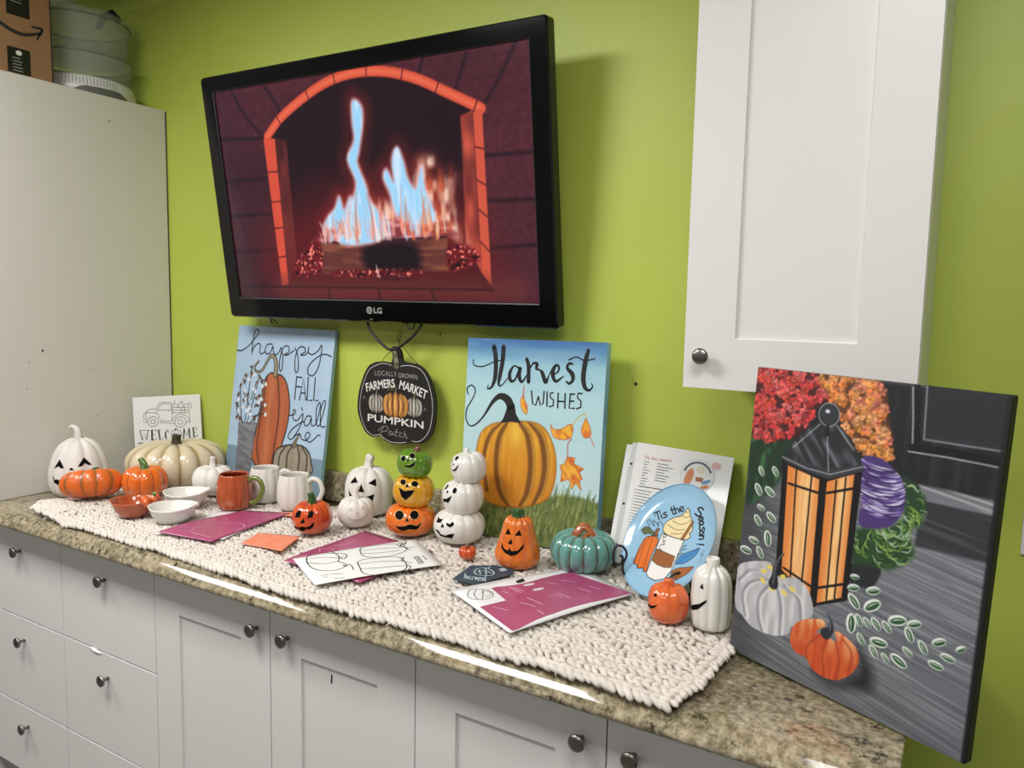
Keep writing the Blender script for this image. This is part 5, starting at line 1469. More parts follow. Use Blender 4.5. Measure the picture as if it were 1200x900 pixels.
for (st, rx, ry, c1, c2) in ((ART['sign_pumps'][0], 26, 28, (170, 164, 154), (92, 86, 78)), (ART['sign_pumps'][2], 26, 28, (172, 168, 156), (92, 88, 78)), (ART['sign_pumps'][1], 42, 39, (196, 134, 62), (96, 56, 24))):
    cx, cy = st[0][:2]
    for fx in (-0.78, 0.78, -0.45, 0.45, 0.0):
        ps.dot(cx + fx * rx, cy, rx * 0.36, ry * (1 - 0.25 * abs(fx)), c2, feather=1.2)
        ps.dot(cx + fx * rx, cy, rx * 0.28, ry * (1 - 0.25 * abs(fx)) * 0.95, c1, feather=3.5)
        ps.dot(cx + fx * rx - 1.5, cy - ry * 0.12, rx * 0.09, ry * 0.62, np.clip(np.array(c1) + 50, 0, 255), feather=4, a=0.8)
    for fx in (-0.64, -0.24, 0.24, 0.64):
        ps.line([(cx + fx * rx * 0.5, cy - ry * 0.86, 1.5), (cx + fx * rx * 1.02, cy, 3.0), (cx + fx * rx * 0.6, cy + ry * 0.84, 1.5)], np.array(c2) * 0.6, feather=2.5, a=0.9)
    ps.line([(cx, cy - ry, 5), (cx + 3, cy - ry - 12, 3)], (112, 108, 82), sm=False)
    km |= (np.hypot((ps.X - cx) / (rx * 1.16), (ps.Y - cy) / (ry * 1.05)) < 1) | ((np.abs(ps.X - cx - 1) < 4) & (ps.Y > cy - ry - 13) & (ps.Y < cy))
gx_, gy_ = ART['sign_pumps'][1][0][:2]
for k in range(9):
    ps.dot(gx_ - 20 + ps.rng.uniform(-9, 12), gy_ - 48 + ps.rng.uniform(-7, 12), 5, 2.4, (72, 84, 40), ang=ps.rng.uniform(0, 3), feather=1.2)
km |= np.hypot((ps.X - gx_ + 19) / 15, (ps.Y - gy_ + 45) / 13) < 1
link('painted_pumpkins', ps.mesh('painted_pumpkins', lambda X, Y: sp(X, Y, 0.25), km), M_paint, sg)
stem = [(p[0], p[1], p[2] * 0.40) for p in ART['sign_stem'][0]]
ribbons('stem', [stem], sp, mat('painted_stem_tan', (118, 112, 84), rough=0.6, var=0.3, vscale=80), sg)
ribbons('stem_highlight', [[(x - 2.0, y, 2.0) for x, y, w_ in stem], [(x + 4.0, y, 1.2) for x, y, w_ in stem]], sp, mat('painted_stem_light', (176, 172, 146), rough=0.6), sg, lift=0.6)
hw = [tuple(c) for c in sp(np.array([p[0] for p in spline(ART['sign_wire'][0], 4)]), np.array([p[1] for p in spline(ART['sign_wire'][0], 4)]))]
tube('hanging_wire', [(c[0], c[1] + 0.006 + 0.004, c[2]) for c in hw], 0.0009, M_iron, sg, seg=6)
hk = spline(ART['sign_wire'][1], 4)
tube('hook', [(p[0] / 1000 - 0.1425, 0.004, 0.277 - p[1] / 1000) for p in hk], 0.0013, M_iron, sg, seg=6)

# ------------------------------------------------------------------ welcome colouring sheet in the corner
M_sheetpaint = paint_mat('printed_paper', rough=0.55)
wl = board_frame('welcome_sheet', 'white colouring sheet with a truck and the word welcome behind the cream pumpkin', 'sheet', (0.122, -0.105, 0.9215), 0.788, 0.132, -0.048)
wp = board_pos(0.216, 0.279, -0.0006)
box('paper', (-0.108, 0.0, 0.0), (0.108, 0.0006, 0.279), M_paper, wl)
ribbons('truck_outline', ART['wl_truck'], wp, M_ink_soft, wl, w=1.3, sm=False)
ws = []
for (a, b_) in ((0, 1), (0, 2), (3, 4), (3, 5)):
    cx, cy = ART['wl_wheels'][a][0][:2]
    r = ART['wl_wheels'][b_][0][0] - cx
    ws.append([(cx + r * math.cos(k * math.pi / 10), cy + r * math.sin(k * math.pi / 10)) for k in range(21)])
for st in ws:
    ribbons('wheel_outline', [st], wp, M_ink_soft, wl, w=1.5, sm=False)
ribbons('welcome_lettering', [[(p[0], p[1], p[2] * 0.25) for p in st] for st in ART['wl_word']], wp, mat('grey_black_print', (58, 58, 62), rough=0.7), wl, sm=False)

# ------------------------------------------------------------------ recipe sheets in clear sleeves
M_sleeve = mat('glossy_sleeve', (238, 238, 236), rough=0.10, coat=0.5)
rc = board_frame('recipe_sheet', 'white printed instruction sheet in a glossy sleeve, front of two behind the plate', 'sheet', (1.90, -0.120, 0.9425), 0.111, 0.328, 0.067)
rp = board_pos(0.216, 0.279, -0.0008)
box('sleeve', (-0.112, 0.0, -0.001), (0.112, 0.0012, 0.2835), M_sleeve, rc)
box('binding_strip', (-0.124, 0.0, 0.0), (-0.1122, 0.0008, 0.281), mat('clear_binding_strip', (206, 210, 208), rough=0.15), rc)
hl = []
for k in range(3):
    z = 0.04 + 0.095 * k
    bm = bmesh.new()
    bmesh.ops.create_circle(bm, cap_ends=True, radius=0.003, segments=10)
    for v in bm.verts:
        v.co = Vector((-0.118 + v.co.x, -0.0004, z + v.co.y))
    from_bm(bm, 'punched_hole', M_mark, rc)
text_mesh('title_print', 'Tis the season', mat('pale_red_print', (206, 132, 128), rough=0.6), rc, rp, (ART['rc_title'][0][0][0], ART['rc_title'][0][0][1] + 8), (ART['rc_title'][0][1][0], ART['rc_title'][0][1][1] + 6), 7)
a, b_ = ART['rc_rule'][0]
ribbons('rule', [[a, (b_[0] + 10, b_[1])]], rp, M_ink_soft, rc, w=1.6, sm=False)
rnd = random.Random(9)
rows = []
tx, ty = ART['rc_title'][0][0][:2]
for k in range(9):
    y = ty + 14 + k * 6.6
    rows.append([(tx + 2, y), (tx + 2 + rnd.uniform(8, 17), y)])
    if k < 7:
        rows.append([(tx + 34, y), (tx + 34 + rnd.uniform(16, 40), y)])
yr = a[1]
for k in range(24):
    y = yr + 9 + k * 7.0
    rows.append([(tx - 2, y), (tx + rnd.uniform(24, 60), y)])
    rows.append([(tx - 8, y), (tx - 5, y)])
ribbons('body_print', rows, rp, M_ink_soft, rc, w=1.1, sm=False)
cxr, cyr = ART['rc_circle'][0][0][:2]
pr = Paint(84, 84, 1.1, (226, 226, 226), 31)
pr.dot(42, 42, 39, 39, (196, 204, 210))
pr.dot(42, 42, 37, 37, (224, 226, 228))
pr.dot(24, 48, 9, 22, (206, 134, 92), ang=0.2)
pr.fill([(38, 30), (58, 30), (55, 66), (40, 66)], (232, 228, 222), sm=False)
pr.fill([(39, 44), (57, 44), (56, 54), (40, 54)], (160, 104, 72), sm=False)
pr.dot(48, 26, 11, 9, (222, 214, 190))
pr.dot(64, 52, 11, 4, (96, 150, 190), ang=-0.5)
pr.dot(62, 64, 10, 4, (206, 130, 80), ang=-0.4)
for k in range(12):
    an = math.radians(200 + k * 12)
    pr.dot(42 + 31 * math.cos(an), 42 + 31 * math.sin(an), 2.4, 3.8, (70, 70, 86), ang=an)
link('plate_picture', pr.mesh('plate_picture', lambda X, Y: rp(X + cxr - 42, Y + cyr - 42, 0.1), np.hypot(pr.X - 42, pr.Y - 42) < 39), M_sheetpaint, rc)
patch('pink_stamp', ell(cxr + 38, cyr - 30, 10, 8), rp, mat('pink_print', (226, 178, 178), rough=0.6), rc, sm=False)
rc2 = board_frame('recipe_sheet', 'white sleeve edge peeking out left, rear of two instruction sheets behind the plate', 'sheet', (1.882, -0.1130, 0.9425), 0.135, 0.335, 0.058)
box('sleeve', (-0.118, 0.0, 0.0), (0.108, 0.0012, 0.276), M_sleeve, rc2)

# ------------------------------------------------------------------ knitted blanket runner
M_wool = mat('chunky_cream_wool', (221, 213, 204), rough=0.95, var=0.12, vscale=55, bump=0.7, bscale=420)
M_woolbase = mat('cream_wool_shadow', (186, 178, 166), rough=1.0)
rng = np.random.default_rng(42)
FX = [0.20, 0.26, 0.41, 0.53, 0.77, 1.08, 1.31, 1.40, 1.51, 1.66, 1.84, 1.99, 2.10, 2.16]
FY = [-0.600, -0.614, -0.620, -0.612, -0.618, -0.628, -0.634, -0.638, -0.636, -0.632, -0.630, -0.632, -0.640, -0.630]
BX = [0.15, 0.40, 0.46, 0.88, 0.95, 1.30, 1.34, 1.72, 1.80, 2.16]
BY = [-0.10, -0.10, -0.125, -0.125, -0.045, -0.045, -0.06, -0.06, -0.085, -0.085]
RY = [-0.66, -0.575, -0.41, -0.33, -0.2, -0.05]
RX = [2.095, 2.122, 2.128, 2.118, 2.06, 2.00]
LY = [-0.62, -0.54, -0.45, -0.1]
LX = [0.235, 0.195, 0.205, 0.16]


def wool_z(x, y):
    z = 0.9345 + 0.0016 * np.sin(x * 23 + y * 17) + 0.0014 * np.sin(x * 41 - y * 29 + 1.3)
    z = z + 0.020 * np.exp(-((x - 0.30) / 0.10) ** 2 - ((y + 0.585) / 0.05) ** 2)
    z = z + 0.004 * np.exp(-((x - 1.98) / 0.14) ** 2 - ((y + 0.55) / 0.08) ** 2)
    e = np.clip((np.interp(x, FX, FY) + 0.020 - y) / 0.02, 0, 1)
    z = z - 0.004 * e
    return z


# one stitch leg = a plump twisted lozenge
TR, TK = 5, 7
tpl = []
for i in range(1, TR + 1):
    a = math.pi * i / (TR + 1)
    for k in range(TK):
        b2 = 2 * math.pi * k / TK
        rr = math.sin(a) ** 0.75
        tpl.append((-math.cos(a), rr * math.cos(b2), rr * math.sin(b2)))
tpl.append((-1, 0, 0))
tpl.append((1, 0, 0))
tpl = np.array(tpl)
tq, tt = [], []
for i in range(TR - 1):
    for k in range(TK):
        tq.append((i * TK + k, i * TK + (k + 1) % TK, (i + 1) * TK + (k + 1) % TK, (i + 1) * TK + k))
for k in range(TK):
    tt.append((TR * TK, (k + 1) % TK, k))
    tt.append((TR * TK + 1, (TR - 1) * TK + k, (TR - 1) * TK + (k + 1) % TK))
tq, tt = np.array(tq), np.array(tt)
cx, cy, ca, cl, cw, cr = [], [], [], [], [], []
PITCH_Y, PITCH_X = 0.0235, 0.0150
row = 0
while True:
    off = row * PITCH_Y
    xs = np.arange(0.10, 2.18, PITCH_X)
    y = np.interp(xs, FX, FY) * max(0, 1 - off / 0.5) + (-0.615) * min(1, off / 0.5) + off + 0.003 * np.sin(xs * 9 + row * 0.7)
    if y.min() > -0.04:
        break
    x = xs + rng.normal(0, 0.0012, len(xs)) + 0.004 * math.sin(row * 1.7)
    ok = (y < np.interp(x, BX, BY)) & (x > np.interp(y, LY, LX)) & (x < np.interp(y, RY, RX))
    edge = 1.25 if row == 0 else 1.0
    loose = min(1.0, max(0.0, (row - 2) / 5.0))
    for sgn in (-1, 1):
        n_ = ok.sum()
        cx.append(x[ok]); cy.append(y[ok] + sgn * 0.0056 + rng.normal(0, 0.0009 + 0.0024 * loose, n_))
        ca.append(sgn * np.radians(32) + rng.normal(0, 0.14 + 0.42 * loose, n_))
        cl.append(0.0122 * edge * (1 + rng.normal(0, 0.08, n_))); cw.append(0.0058 * edge * (1 - 0.12 * loose + rng.normal(0, 0.10 + 0.10 * loose, n_)))
        cr.append(np.full(n_, 0.0))
    row += 1
# thick bound ends on both short sides
for (PY, PX, s_) in ((RY, RX, 1), (LY, LX, -1)):
    for rr in range(2):
        ys = np.arange(-0.615 if s_ < 0 else -0.635, -0.12, 0.0125)
        xx = np.interp(ys, PY, PX) + s_ * (0.002 - 0.011 * rr)
        cx.append(xx + rng.normal(0, 0.001, len(ys))); cy.append(ys)
        ca.append(np.full(len(ys), math.radians(90 - 35 * (1 if rr else -1))) + rng.normal(0, 0.15, len(ys)))
        cl.append(np.full(len(ys), 0.0125)); cw.append(0.0066 * (1 + rng.normal(0, 0.1, len(ys)))); cr.append(np.zeros(len(ys)))
cx, cy, ca, cl, cw = map(np.concatenate, (cx, cy, ca, cl, cw))
cz = wool_z(cx, cy) + rng.normal(0, 0.0007, len(cx))
tilt = np.radians(-12) + rng.normal(0, 0.08, len(cx))
L_ = tpl[None] * np.stack([cl, cw, cw * 0.92], -1)[:, None]
bend = (tpl[None, :, 0] ** 2) * 0.0020
X1_ = L_[..., 0] * np.cos(tilt)[:, None] - L_[..., 2] * np.sin(tilt)[:, None]
Z1_ = L_[..., 0] * np.sin(tilt)[:, None] + L_[..., 2] * np.cos(tilt)[:, None] - bend
Vx = X1_ * np.cos(ca)[:, None] - L_[..., 1] * np.sin(ca)[:, None] + cx[:, None]
Vy = X1_ * np.sin(ca)[:, None] + L_[..., 1] * np.cos(ca)[:, None] + cy[:, None]
Vz = Z1_ + cz[:, None]
Vz = np.where(Vy < -0.634, Vz, np.maximum(Vz, 0.9208))
VV = np.stack([Vx, Vy, Vz], -1).reshape(-1, 3)
nT = len(tpl)
offs = (np.arange(len(cx)) * nT)[:, None, None]
blanket = thing('knit_blanket', 'long cream chunky knitted blanket runner covering the countertop under the decorations', 'blanket', (0, 0, 0))
o = link('knit_stitch', smooth(np_mesh('knit_stitch', VV, (tq[None] + offs).reshape(-1, 4), (tt[None] + offs).reshape(-1, 3))), M_wool, blanket)
o['kind'] = 'stuff'
gx = np.linspace(0, 1, 120)
gy = np.linspace(0, 1, 24)
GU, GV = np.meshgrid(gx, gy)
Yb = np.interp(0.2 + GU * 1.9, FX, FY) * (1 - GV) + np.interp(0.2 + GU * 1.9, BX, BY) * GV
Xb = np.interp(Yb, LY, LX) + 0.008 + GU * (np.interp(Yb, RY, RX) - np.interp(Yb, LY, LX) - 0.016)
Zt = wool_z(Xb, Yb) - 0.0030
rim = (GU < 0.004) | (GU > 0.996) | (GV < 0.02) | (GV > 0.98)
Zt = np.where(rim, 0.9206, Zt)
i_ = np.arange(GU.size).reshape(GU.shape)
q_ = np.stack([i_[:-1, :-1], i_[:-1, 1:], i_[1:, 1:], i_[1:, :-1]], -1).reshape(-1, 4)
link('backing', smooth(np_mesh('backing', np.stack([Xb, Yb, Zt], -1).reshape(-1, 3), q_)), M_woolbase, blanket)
# loose tufts along the front edge
bm = bmesh.new()
rnd = random.Random(12)
for k in range(90):
    x = rnd.uniform(0.3, 2.1)
    y = float(np.interp(x, FX, FY)) + rnd.uniform(-0.008, 0.01)
    a = rnd.uniform(-2.6, -0.5)
    l_ = rnd.uniform(0.004, 0.012)
    tube_bm(bm, [(x, y, 0.930), (x + l_ * math.cos(a), y + l_ * math.sin(a), 0.928), (x + 1.5 * l_ * math.cos(a + 0.5), y + 1.5 * l_ * math.sin(a + 0.5), 0.9245)], [0.0013, 0.001, 0.0004], 5)
o = from_bm(bm, 'loose_tuft', M_wool, blanket, True)
o['kind'] = 'stuff'

# ------------------------------------------------------------------ ceramics
CAM = (2.4632, -1.7359)
BZ = 0.9425
M_bisque = mat('white_bisque', (224, 219, 212), rough=0.62, bump=0.12, bscale=200, var=0.03, vscale=30)
M_bisque_w = mat('white_satin_glaze', (226, 223, 217), rough=0.28, coat=0.25, var=0.02, vscale=30)
M_orange = mat('orange_glaze', (228, 118, 30), rough=0.22, coat=0.9, rgb2=(216, 100, 22), vscale=28)
M_orange2 = mat('red_orange_glaze', (212, 84, 28), rough=0.2, coat=0.9, rgb2=(190, 60, 18), vscale=30)
M_orange3 = mat('bright_orange_glaze', (228, 122, 36), rough=0.25, coat=0.8, rgb2=(212, 100, 24), vscale=40)
M_coral = mat('coral_orange_glaze', (228, 112, 56), rough=0.2, coat=0.8, rgb2=(220, 98, 46), vscale=40)
M_terra = mat('terracotta_glaze', (182, 86, 44), rough=0.2, coat=0.9, rgb2=(166, 72, 34), vscale=30)
M_yellow = mat('golden_yellow_glaze', (222, 164, 28), rough=0.22, coat=0.8, rgb2=(204, 142, 18), vscale=30)
M_green = mat('apple_green_glaze', (96, 140, 26), rough=0.2, coat=0.9, rgb2=(80, 124, 18), vscale=30)
M_dkgreen = mat('dark_green_glaze', (44, 92, 34), rough=0.25, coat=0.7, rgb2=(34, 74, 26), vscale=80)
M_stemgreen = mat('leaf_green_glaze', (78, 122, 34), rough=0.25, coat=0.8, rgb2=(60, 100, 26), vscale=80)
M_olive = mat('olive_green_glaze', (110, 122, 46), rough=0.25, coat=0.8)
M_brown = mat('brown_glaze', (116, 70, 38), rough=0.35, coat=0.4, rgb2=(90, 52, 28), vscale=90)
M_copper = mat('copper_glaze', (186, 106, 62), rough=0.28, coat=0.7, rgb2=(140, 74, 40), vscale=60)
M_face_black = mat('black_face_decal', (14, 12, 12), rough=0.8, spec=0.1)  # black decals on the skin, standing in for the dark inside of face openings
M_rim_y = mat('pale_yellow_rim', (226, 190, 120), rough=0.4)
M_rim_g = mat('pale_green_rim', (190, 206, 120), rough=0.4)
M_rim_w = mat('white_rim', (238, 235, 230), rough=0.4)
M_carve_shade = mat('carved_face_shade', (196, 189, 180), rough=0.7)  # darker bisque tone on decals, painted in for shade in the carving


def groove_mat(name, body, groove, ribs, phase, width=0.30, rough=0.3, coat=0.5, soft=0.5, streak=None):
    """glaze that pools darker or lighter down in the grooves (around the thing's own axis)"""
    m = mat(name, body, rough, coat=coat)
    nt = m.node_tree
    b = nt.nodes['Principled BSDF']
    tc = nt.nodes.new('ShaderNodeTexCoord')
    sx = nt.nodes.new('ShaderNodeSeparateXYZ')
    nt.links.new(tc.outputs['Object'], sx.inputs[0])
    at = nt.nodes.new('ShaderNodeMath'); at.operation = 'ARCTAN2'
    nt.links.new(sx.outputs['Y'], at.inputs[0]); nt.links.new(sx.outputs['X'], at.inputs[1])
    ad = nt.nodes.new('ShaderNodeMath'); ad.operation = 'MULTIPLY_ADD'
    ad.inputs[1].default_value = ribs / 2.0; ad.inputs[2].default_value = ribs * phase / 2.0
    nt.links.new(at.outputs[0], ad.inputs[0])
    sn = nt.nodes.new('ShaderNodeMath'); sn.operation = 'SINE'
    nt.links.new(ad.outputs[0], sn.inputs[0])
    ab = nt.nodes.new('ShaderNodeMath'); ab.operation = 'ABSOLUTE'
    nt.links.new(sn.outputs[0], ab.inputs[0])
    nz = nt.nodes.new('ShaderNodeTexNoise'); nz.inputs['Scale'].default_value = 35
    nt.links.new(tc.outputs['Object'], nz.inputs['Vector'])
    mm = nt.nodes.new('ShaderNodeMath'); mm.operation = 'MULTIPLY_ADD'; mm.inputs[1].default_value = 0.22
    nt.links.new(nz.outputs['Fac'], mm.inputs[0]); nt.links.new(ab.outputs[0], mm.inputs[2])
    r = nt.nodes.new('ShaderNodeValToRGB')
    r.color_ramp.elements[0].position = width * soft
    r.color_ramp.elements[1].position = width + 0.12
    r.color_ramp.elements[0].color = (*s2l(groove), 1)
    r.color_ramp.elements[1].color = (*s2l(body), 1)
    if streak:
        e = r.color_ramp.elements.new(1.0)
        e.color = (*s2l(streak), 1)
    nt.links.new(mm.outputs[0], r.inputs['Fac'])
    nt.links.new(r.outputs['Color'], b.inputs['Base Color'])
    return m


def az(x, y):
    return math.atan2(CAM[1] - y, CAM[0] - x)


def el(x, y, z):
    return math.atan2(1.5357 - z, math.hypot(CAM[0] - x, CAM[1] - y))


def pieces(pk, parent, shapes, cx, cy, k, th0, e, m=M_face_black, rim=None, loc=(0, 0, 0)):
    for nm, poly in px_face(shapes, cx, cy, k):
        pk.face_piece(nm, m, parent, poly, th0, e, loc, rim)


def stem(parent, pts, radii, m, name='stem', ridge=0.12, nr=5):
    return tube(name, spline(pts, 5), [r for r in np.interp(np.linspace(0, 1, (len(pts) - 1) * 5 + 1), np.linspace(0, 1, len(radii)), radii)], m, parent, 14, ridge=ridge, nr=nr)


RV = (0.858, 0.514)   # rightwards as seen when facing the display


def rv(d, f=0.0):
    return (RV[0] * d + RV[1] * f, RV[1] * d - RV[0] * f)


# --- tall white jack o'lantern at the far left
t = thing('white_jack_lantern', 'tall matte white jack o\'lantern at far left, beside the tall cabinet', 'jack-o-lantern', (0.108, -0.410, 0.9215))
pk = Pumpkin(0.086, 0.180, 9, 0.10, pear([(0.0, 0.55), (0.02, 0.74), (0.1, 0.92), (0.3, 1.0), (0.52, 0.95), (0.75, 0.79), (0.9, 0.58), (0.98, 0.32), (1.0, 0.16)]), 0.02, 0.25)
bd = pk.mesh('body', M_bisque, t)
k9 = 2.66e-3 / 9
th0 = az(0.108, -0.41)
pieces(pk, bd, [('eye', [(272, 485), (325, 395), (362, 488), (330, 488), (312, 464), (290, 478)]), ('eye', [(480, 485), (538, 392), (608, 475), (572, 475), (545, 452), (515, 482)]), ('nose', [(400, 515), (425, 485), (447, 515)]), ('mouth', [(258, 560), (300, 600), (420, 640), (540, 600), (560, 590), (520, 660), (420, 690), (320, 670), (266, 628)])], 495, 472, k9, th0, 0.19)
stem(t, [(0, 0, 0.168), (0.0, 0.0, 0.195), (*rv(-0.006), 0.207), (*rv(-0.018), 0.212), (*rv(-0.027), 0.204)], [0.013, 0.010, 0.008, 0.006, 0.003], M_bisque)

# --- orange mini pumpkin lying on its side
t = thing('mini_pumpkin', 'small orange real-looking pumpkin with olive stripes lying before the tall white jack o\'lantern', 'pumpkin', (0.279, -0.470, 0.9475))
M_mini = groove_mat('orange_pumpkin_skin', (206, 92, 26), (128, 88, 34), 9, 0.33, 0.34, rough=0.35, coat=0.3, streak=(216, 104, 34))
pk = Pumpkin(0.086, 0.086, 9, 0.09, squash(18, 0.58), 0.14, 0.33, sy=0.66, az=math.radians(60))
bd = pk.mesh('body', M_mini, t)
bd.rotation_euler = Matrix.Rotation(math.radians(-17), 3, Vector((0.5, 0.86, 0))).to_euler()
stem(bd, [(0.0, 0.0, 0.064), (-0.004, 0.006, 0.078), (-0.006, 0.022, 0.084)], [0.009, 0.008, 0.007], M_dkgreen)

# --- large cream pumpkin
t = thing('cream_pumpkin', 'large glossy cream pumpkin with dark stub stem below the welcome sheet', 'pumpkin', (0.272, -0.186, 0.9285))
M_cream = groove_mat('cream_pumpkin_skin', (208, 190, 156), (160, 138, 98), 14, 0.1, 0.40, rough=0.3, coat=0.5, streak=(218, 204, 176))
pk = Pumpkin(0.154, 0.152, 14, 0.07, squash(20, 0.62), 0.10, 0.1, sy=0.88, az=math.radians(55), power=0.8)
pk.mesh('body', M_cream, t)
stem(t, [(0, 0, 0.128), (0, 0, 0.150), (0.002, 0.002, 0.166)], [0.019, 0.014, 0.0145], mat('dark_stub_stem', (72, 62, 40), rough=0.6, rgb2=(46, 40, 28), vscale=90), ridge=0.18, nr=6)

# --- glossy orange pumpkin
t = thing('orange_pumpkin', 'glossy orange ceramic pumpkin with green stem in front of the cream pumpkin', 'pumpkin', (0.374, -0.366, BZ))
pk = Pumpkin(0.065, 0.096, 10, 0.10, squash(18, 0.62), 0.12, 0.2)
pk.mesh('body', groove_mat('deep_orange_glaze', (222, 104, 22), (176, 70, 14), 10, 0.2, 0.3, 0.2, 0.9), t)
stem(t, [(0, 0, 0.078), (*rv(-0.002), 0.097), (*rv(-0.010), 0.111), (*rv(-0.013), 0.116)], [0.014, 0.009, 0.007, 0.0065], M_stemgreen, ridge=0.2)

# --- small white pumpkin
t = thing('white_pumpkin', 'small unpainted white pumpkin with knob stem between cream pumpkin and terracotta mug', 'pumpkin', (0.510, -0.232, BZ))
pk = Pumpkin(0.0615, 0.092, 10, 0.09, squash(18, 0.64), 0.10, 0.3)
pk.mesh('body', M_bisque, t)
stem(t, [(0, 0, 0.080), (0, 0, 0.102), (0.002, 0, 0.116)], [0.011, 0.007, 0.008], M_bisque)


# --- mugs
def mug(label, x, y, R, H, body, inner, handle, hang, group=None):
    t = thing('pumpkin_mug', label, 'mug', (x, y, BZ), 0, 'pumpkin shaped mugs')
    pf = [(0.78, 0.0), (0.88, 0.03), (0.98, 0.22), (1.0, 0.45), (0.95, 0.72), (0.84, 0.97), (0.81, 1.0), (0.76, 0.99), (0.78, 0.93), (0.88, 0.7), (0.92, 0.42), (0.86, 0.15), (0.6, 0.05), (0.02, 0.04)]
    S = spline([(a * R, b2 * H) for a, b2 in pf[:6]], 4) + [np.array((a * R, b2 * H)) for a, b2 in pf[6:]]
    nb = 21
    bm = bmesh.new()
    seg = 72
    rings = []
    for idx, (r, z) in enumerate(S):
        g = 0.06 if idx < nb else 0.01
        rings.append([bm.verts.new((r * (1 - g * (1 - abs(math.sin(12 * a / 2)) ** 0.5)) * math.cos(a), r * (1 - g * (1 - abs(math.sin(12 * a / 2)) ** 0.5)) * math.sin(a), z)) for a in [2 * math.pi * k / seg for k in range(seg)]])
    for i, (A, B2) in enumerate(zip(rings, rings[1:])):
        for k in range(seg):
            f = bm.faces.new((A[k], A[(k + 1) % seg], B2[(k + 1) % seg], B2[k]))
            f.material_index = 1 if i > nb + 1 else 0
    bm.faces.new(rings[0])
    bm.faces.new(rings[-1]).material_index = 1
    from_bm(bm, 'body', [body, inner], t, True)
    ca_, sa = math.cos(hang), math.sin(hang)
    hp = [(R * 0.86, 0.80 * H), (R * 1.15, 0.90 * H), (R * 1.55, 0.82 * H), (R * 1.72, 0.56 * H), (R * 1.5, 0.30 * H), (R * 1.15, 0.16 * H), (R * 0.88, 0.17 * H)]
    tube('handle', [(r * ca_, r * sa, z) for r, z in spline(hp, 5)], 0.0068, handle, t, 10)
    return t


mug('terracotta pumpkin mug with olive green handle, foremost of three mugs', 0.681, -0.293, 0.0495, 0.098, M_terra, mat('dark_red_brown_glaze', (112, 40, 22), rough=0.2, coat=0.8), M_olive, math.radians(24))
mug('white pumpkin mug half hidden directly behind the terracotta mug', 0.693, -0.191, 0.0475, 0.100, M_bisque, M_bisque, M_bisque, math.radians(34))
mug('white pumpkin mug with open loop handle at right, behind the red-orange jack o\'lantern', 0.824, -0.200, 0.0495, 0.098, M_bisque, M_bisque, M_bisque, math.radians(20))


# --- pumpkin shaped dishes
def dish(label, x, y, R, H, m, tip, stem_m=None, lobes=False):
    t = thing('pumpkin_dish', label, 'bowl', (x, y, BZ), 0, 'pumpkin shaped dishes')
    pf = [(0.50, 0.0), (0.62, 0.02), (0.86, 0.45), (0.98, 0.9), (1.0, 1.0), (0.955, 1.0), (0.92, 0.88), (0.80, 0.48), (0.55, 0.16), (0.02, 0.12)]
    bm = bmesh.new()
    seg = 64
    rings = []
    for r, z in pf:
        rr = []
        for k in range(seg):
            a = 2 * math.pi * k / seg
            da = math.atan2(math.sin(a - tip), math.cos(a - tip))
            w_ = 1 + 0.015 * math.cos(8 * a) * z - 0.04 * math.exp(-(da / 0.3) ** 2) * z
            rr.append(bm.verts.new((R * r * w_ * math.cos(a), R * r * w_ * math.sin(a), H * z * (1 + 0.04 * math.cos(2 * (a - tip))))))
        rings.append(rr)
    for A, B2 in zip(rings, rings[1:]):
        for k in range(seg):
            bm.faces.new((A[k], A[(k + 1) % seg], B2[(k + 1) % seg], B2[k]))
    bm.faces.new(rings[0])
    bm.faces.new(rings[-1])
    from_bm(bm, 'body', m, t, True)
    c_, s_ = math.cos(tip), math.sin(tip)
    if stem_m:
        for q in (-0.5, 0.0, 0.5):
            pkx = tube('lobe', [(R * 0.80 * math.cos(tip + q), R * 0.80 * math.sin(tip + q), H * 0.75), (R * 0.98 * math.cos(tip + q), R * 0.98 * math.sin(tip + q), H * 1.1), (R * 1.12 * math.cos(tip + q), R * 1.12 * math.sin(tip + q), H * 0.75)], [0.009, 0.014, 0.008], M_coral, t, 10)
        stem(t, [(R * 0.95 * c_, R * 0.95 * s_, H * 1.1), (R * 1.0 * c_, R * 1.0 * s_, H * 1.38), (R * 1.1 * c_, R * 1.1 * s_, H * 1.4)], [0.006, 0.005, 0.004], stem_m)
    else:
        stem(t, [(R * 0.86 * c_, R * 0.86 * s_, H * 0.95), (R * 1.02 * c_, R * 1.02 * s_, H * 1.05), (R * 1.10 * c_, R * 1.10 * s_, H * 0.92)], [0.007, 0.009, 0.003], m, 'spout')


dish('glossy terracotta pumpkin dish with green stem, in front of the orange pumpkin', 0.528, -0.503, 0.058, 0.044, M_terra, math.radians(28), M_stemgreen)
dish('unpainted white pumpkin dish, the rear one of the two white dishes', 0.566, -0.366, 0.0615, 0.046, M_bisque_w, math.radians(35))
dish('unpainted white pumpkin dish, the front one nearest the counter edge', 0.664, -0.478, 0.0615, 0.043, M_bisque_w, math.radians(30))

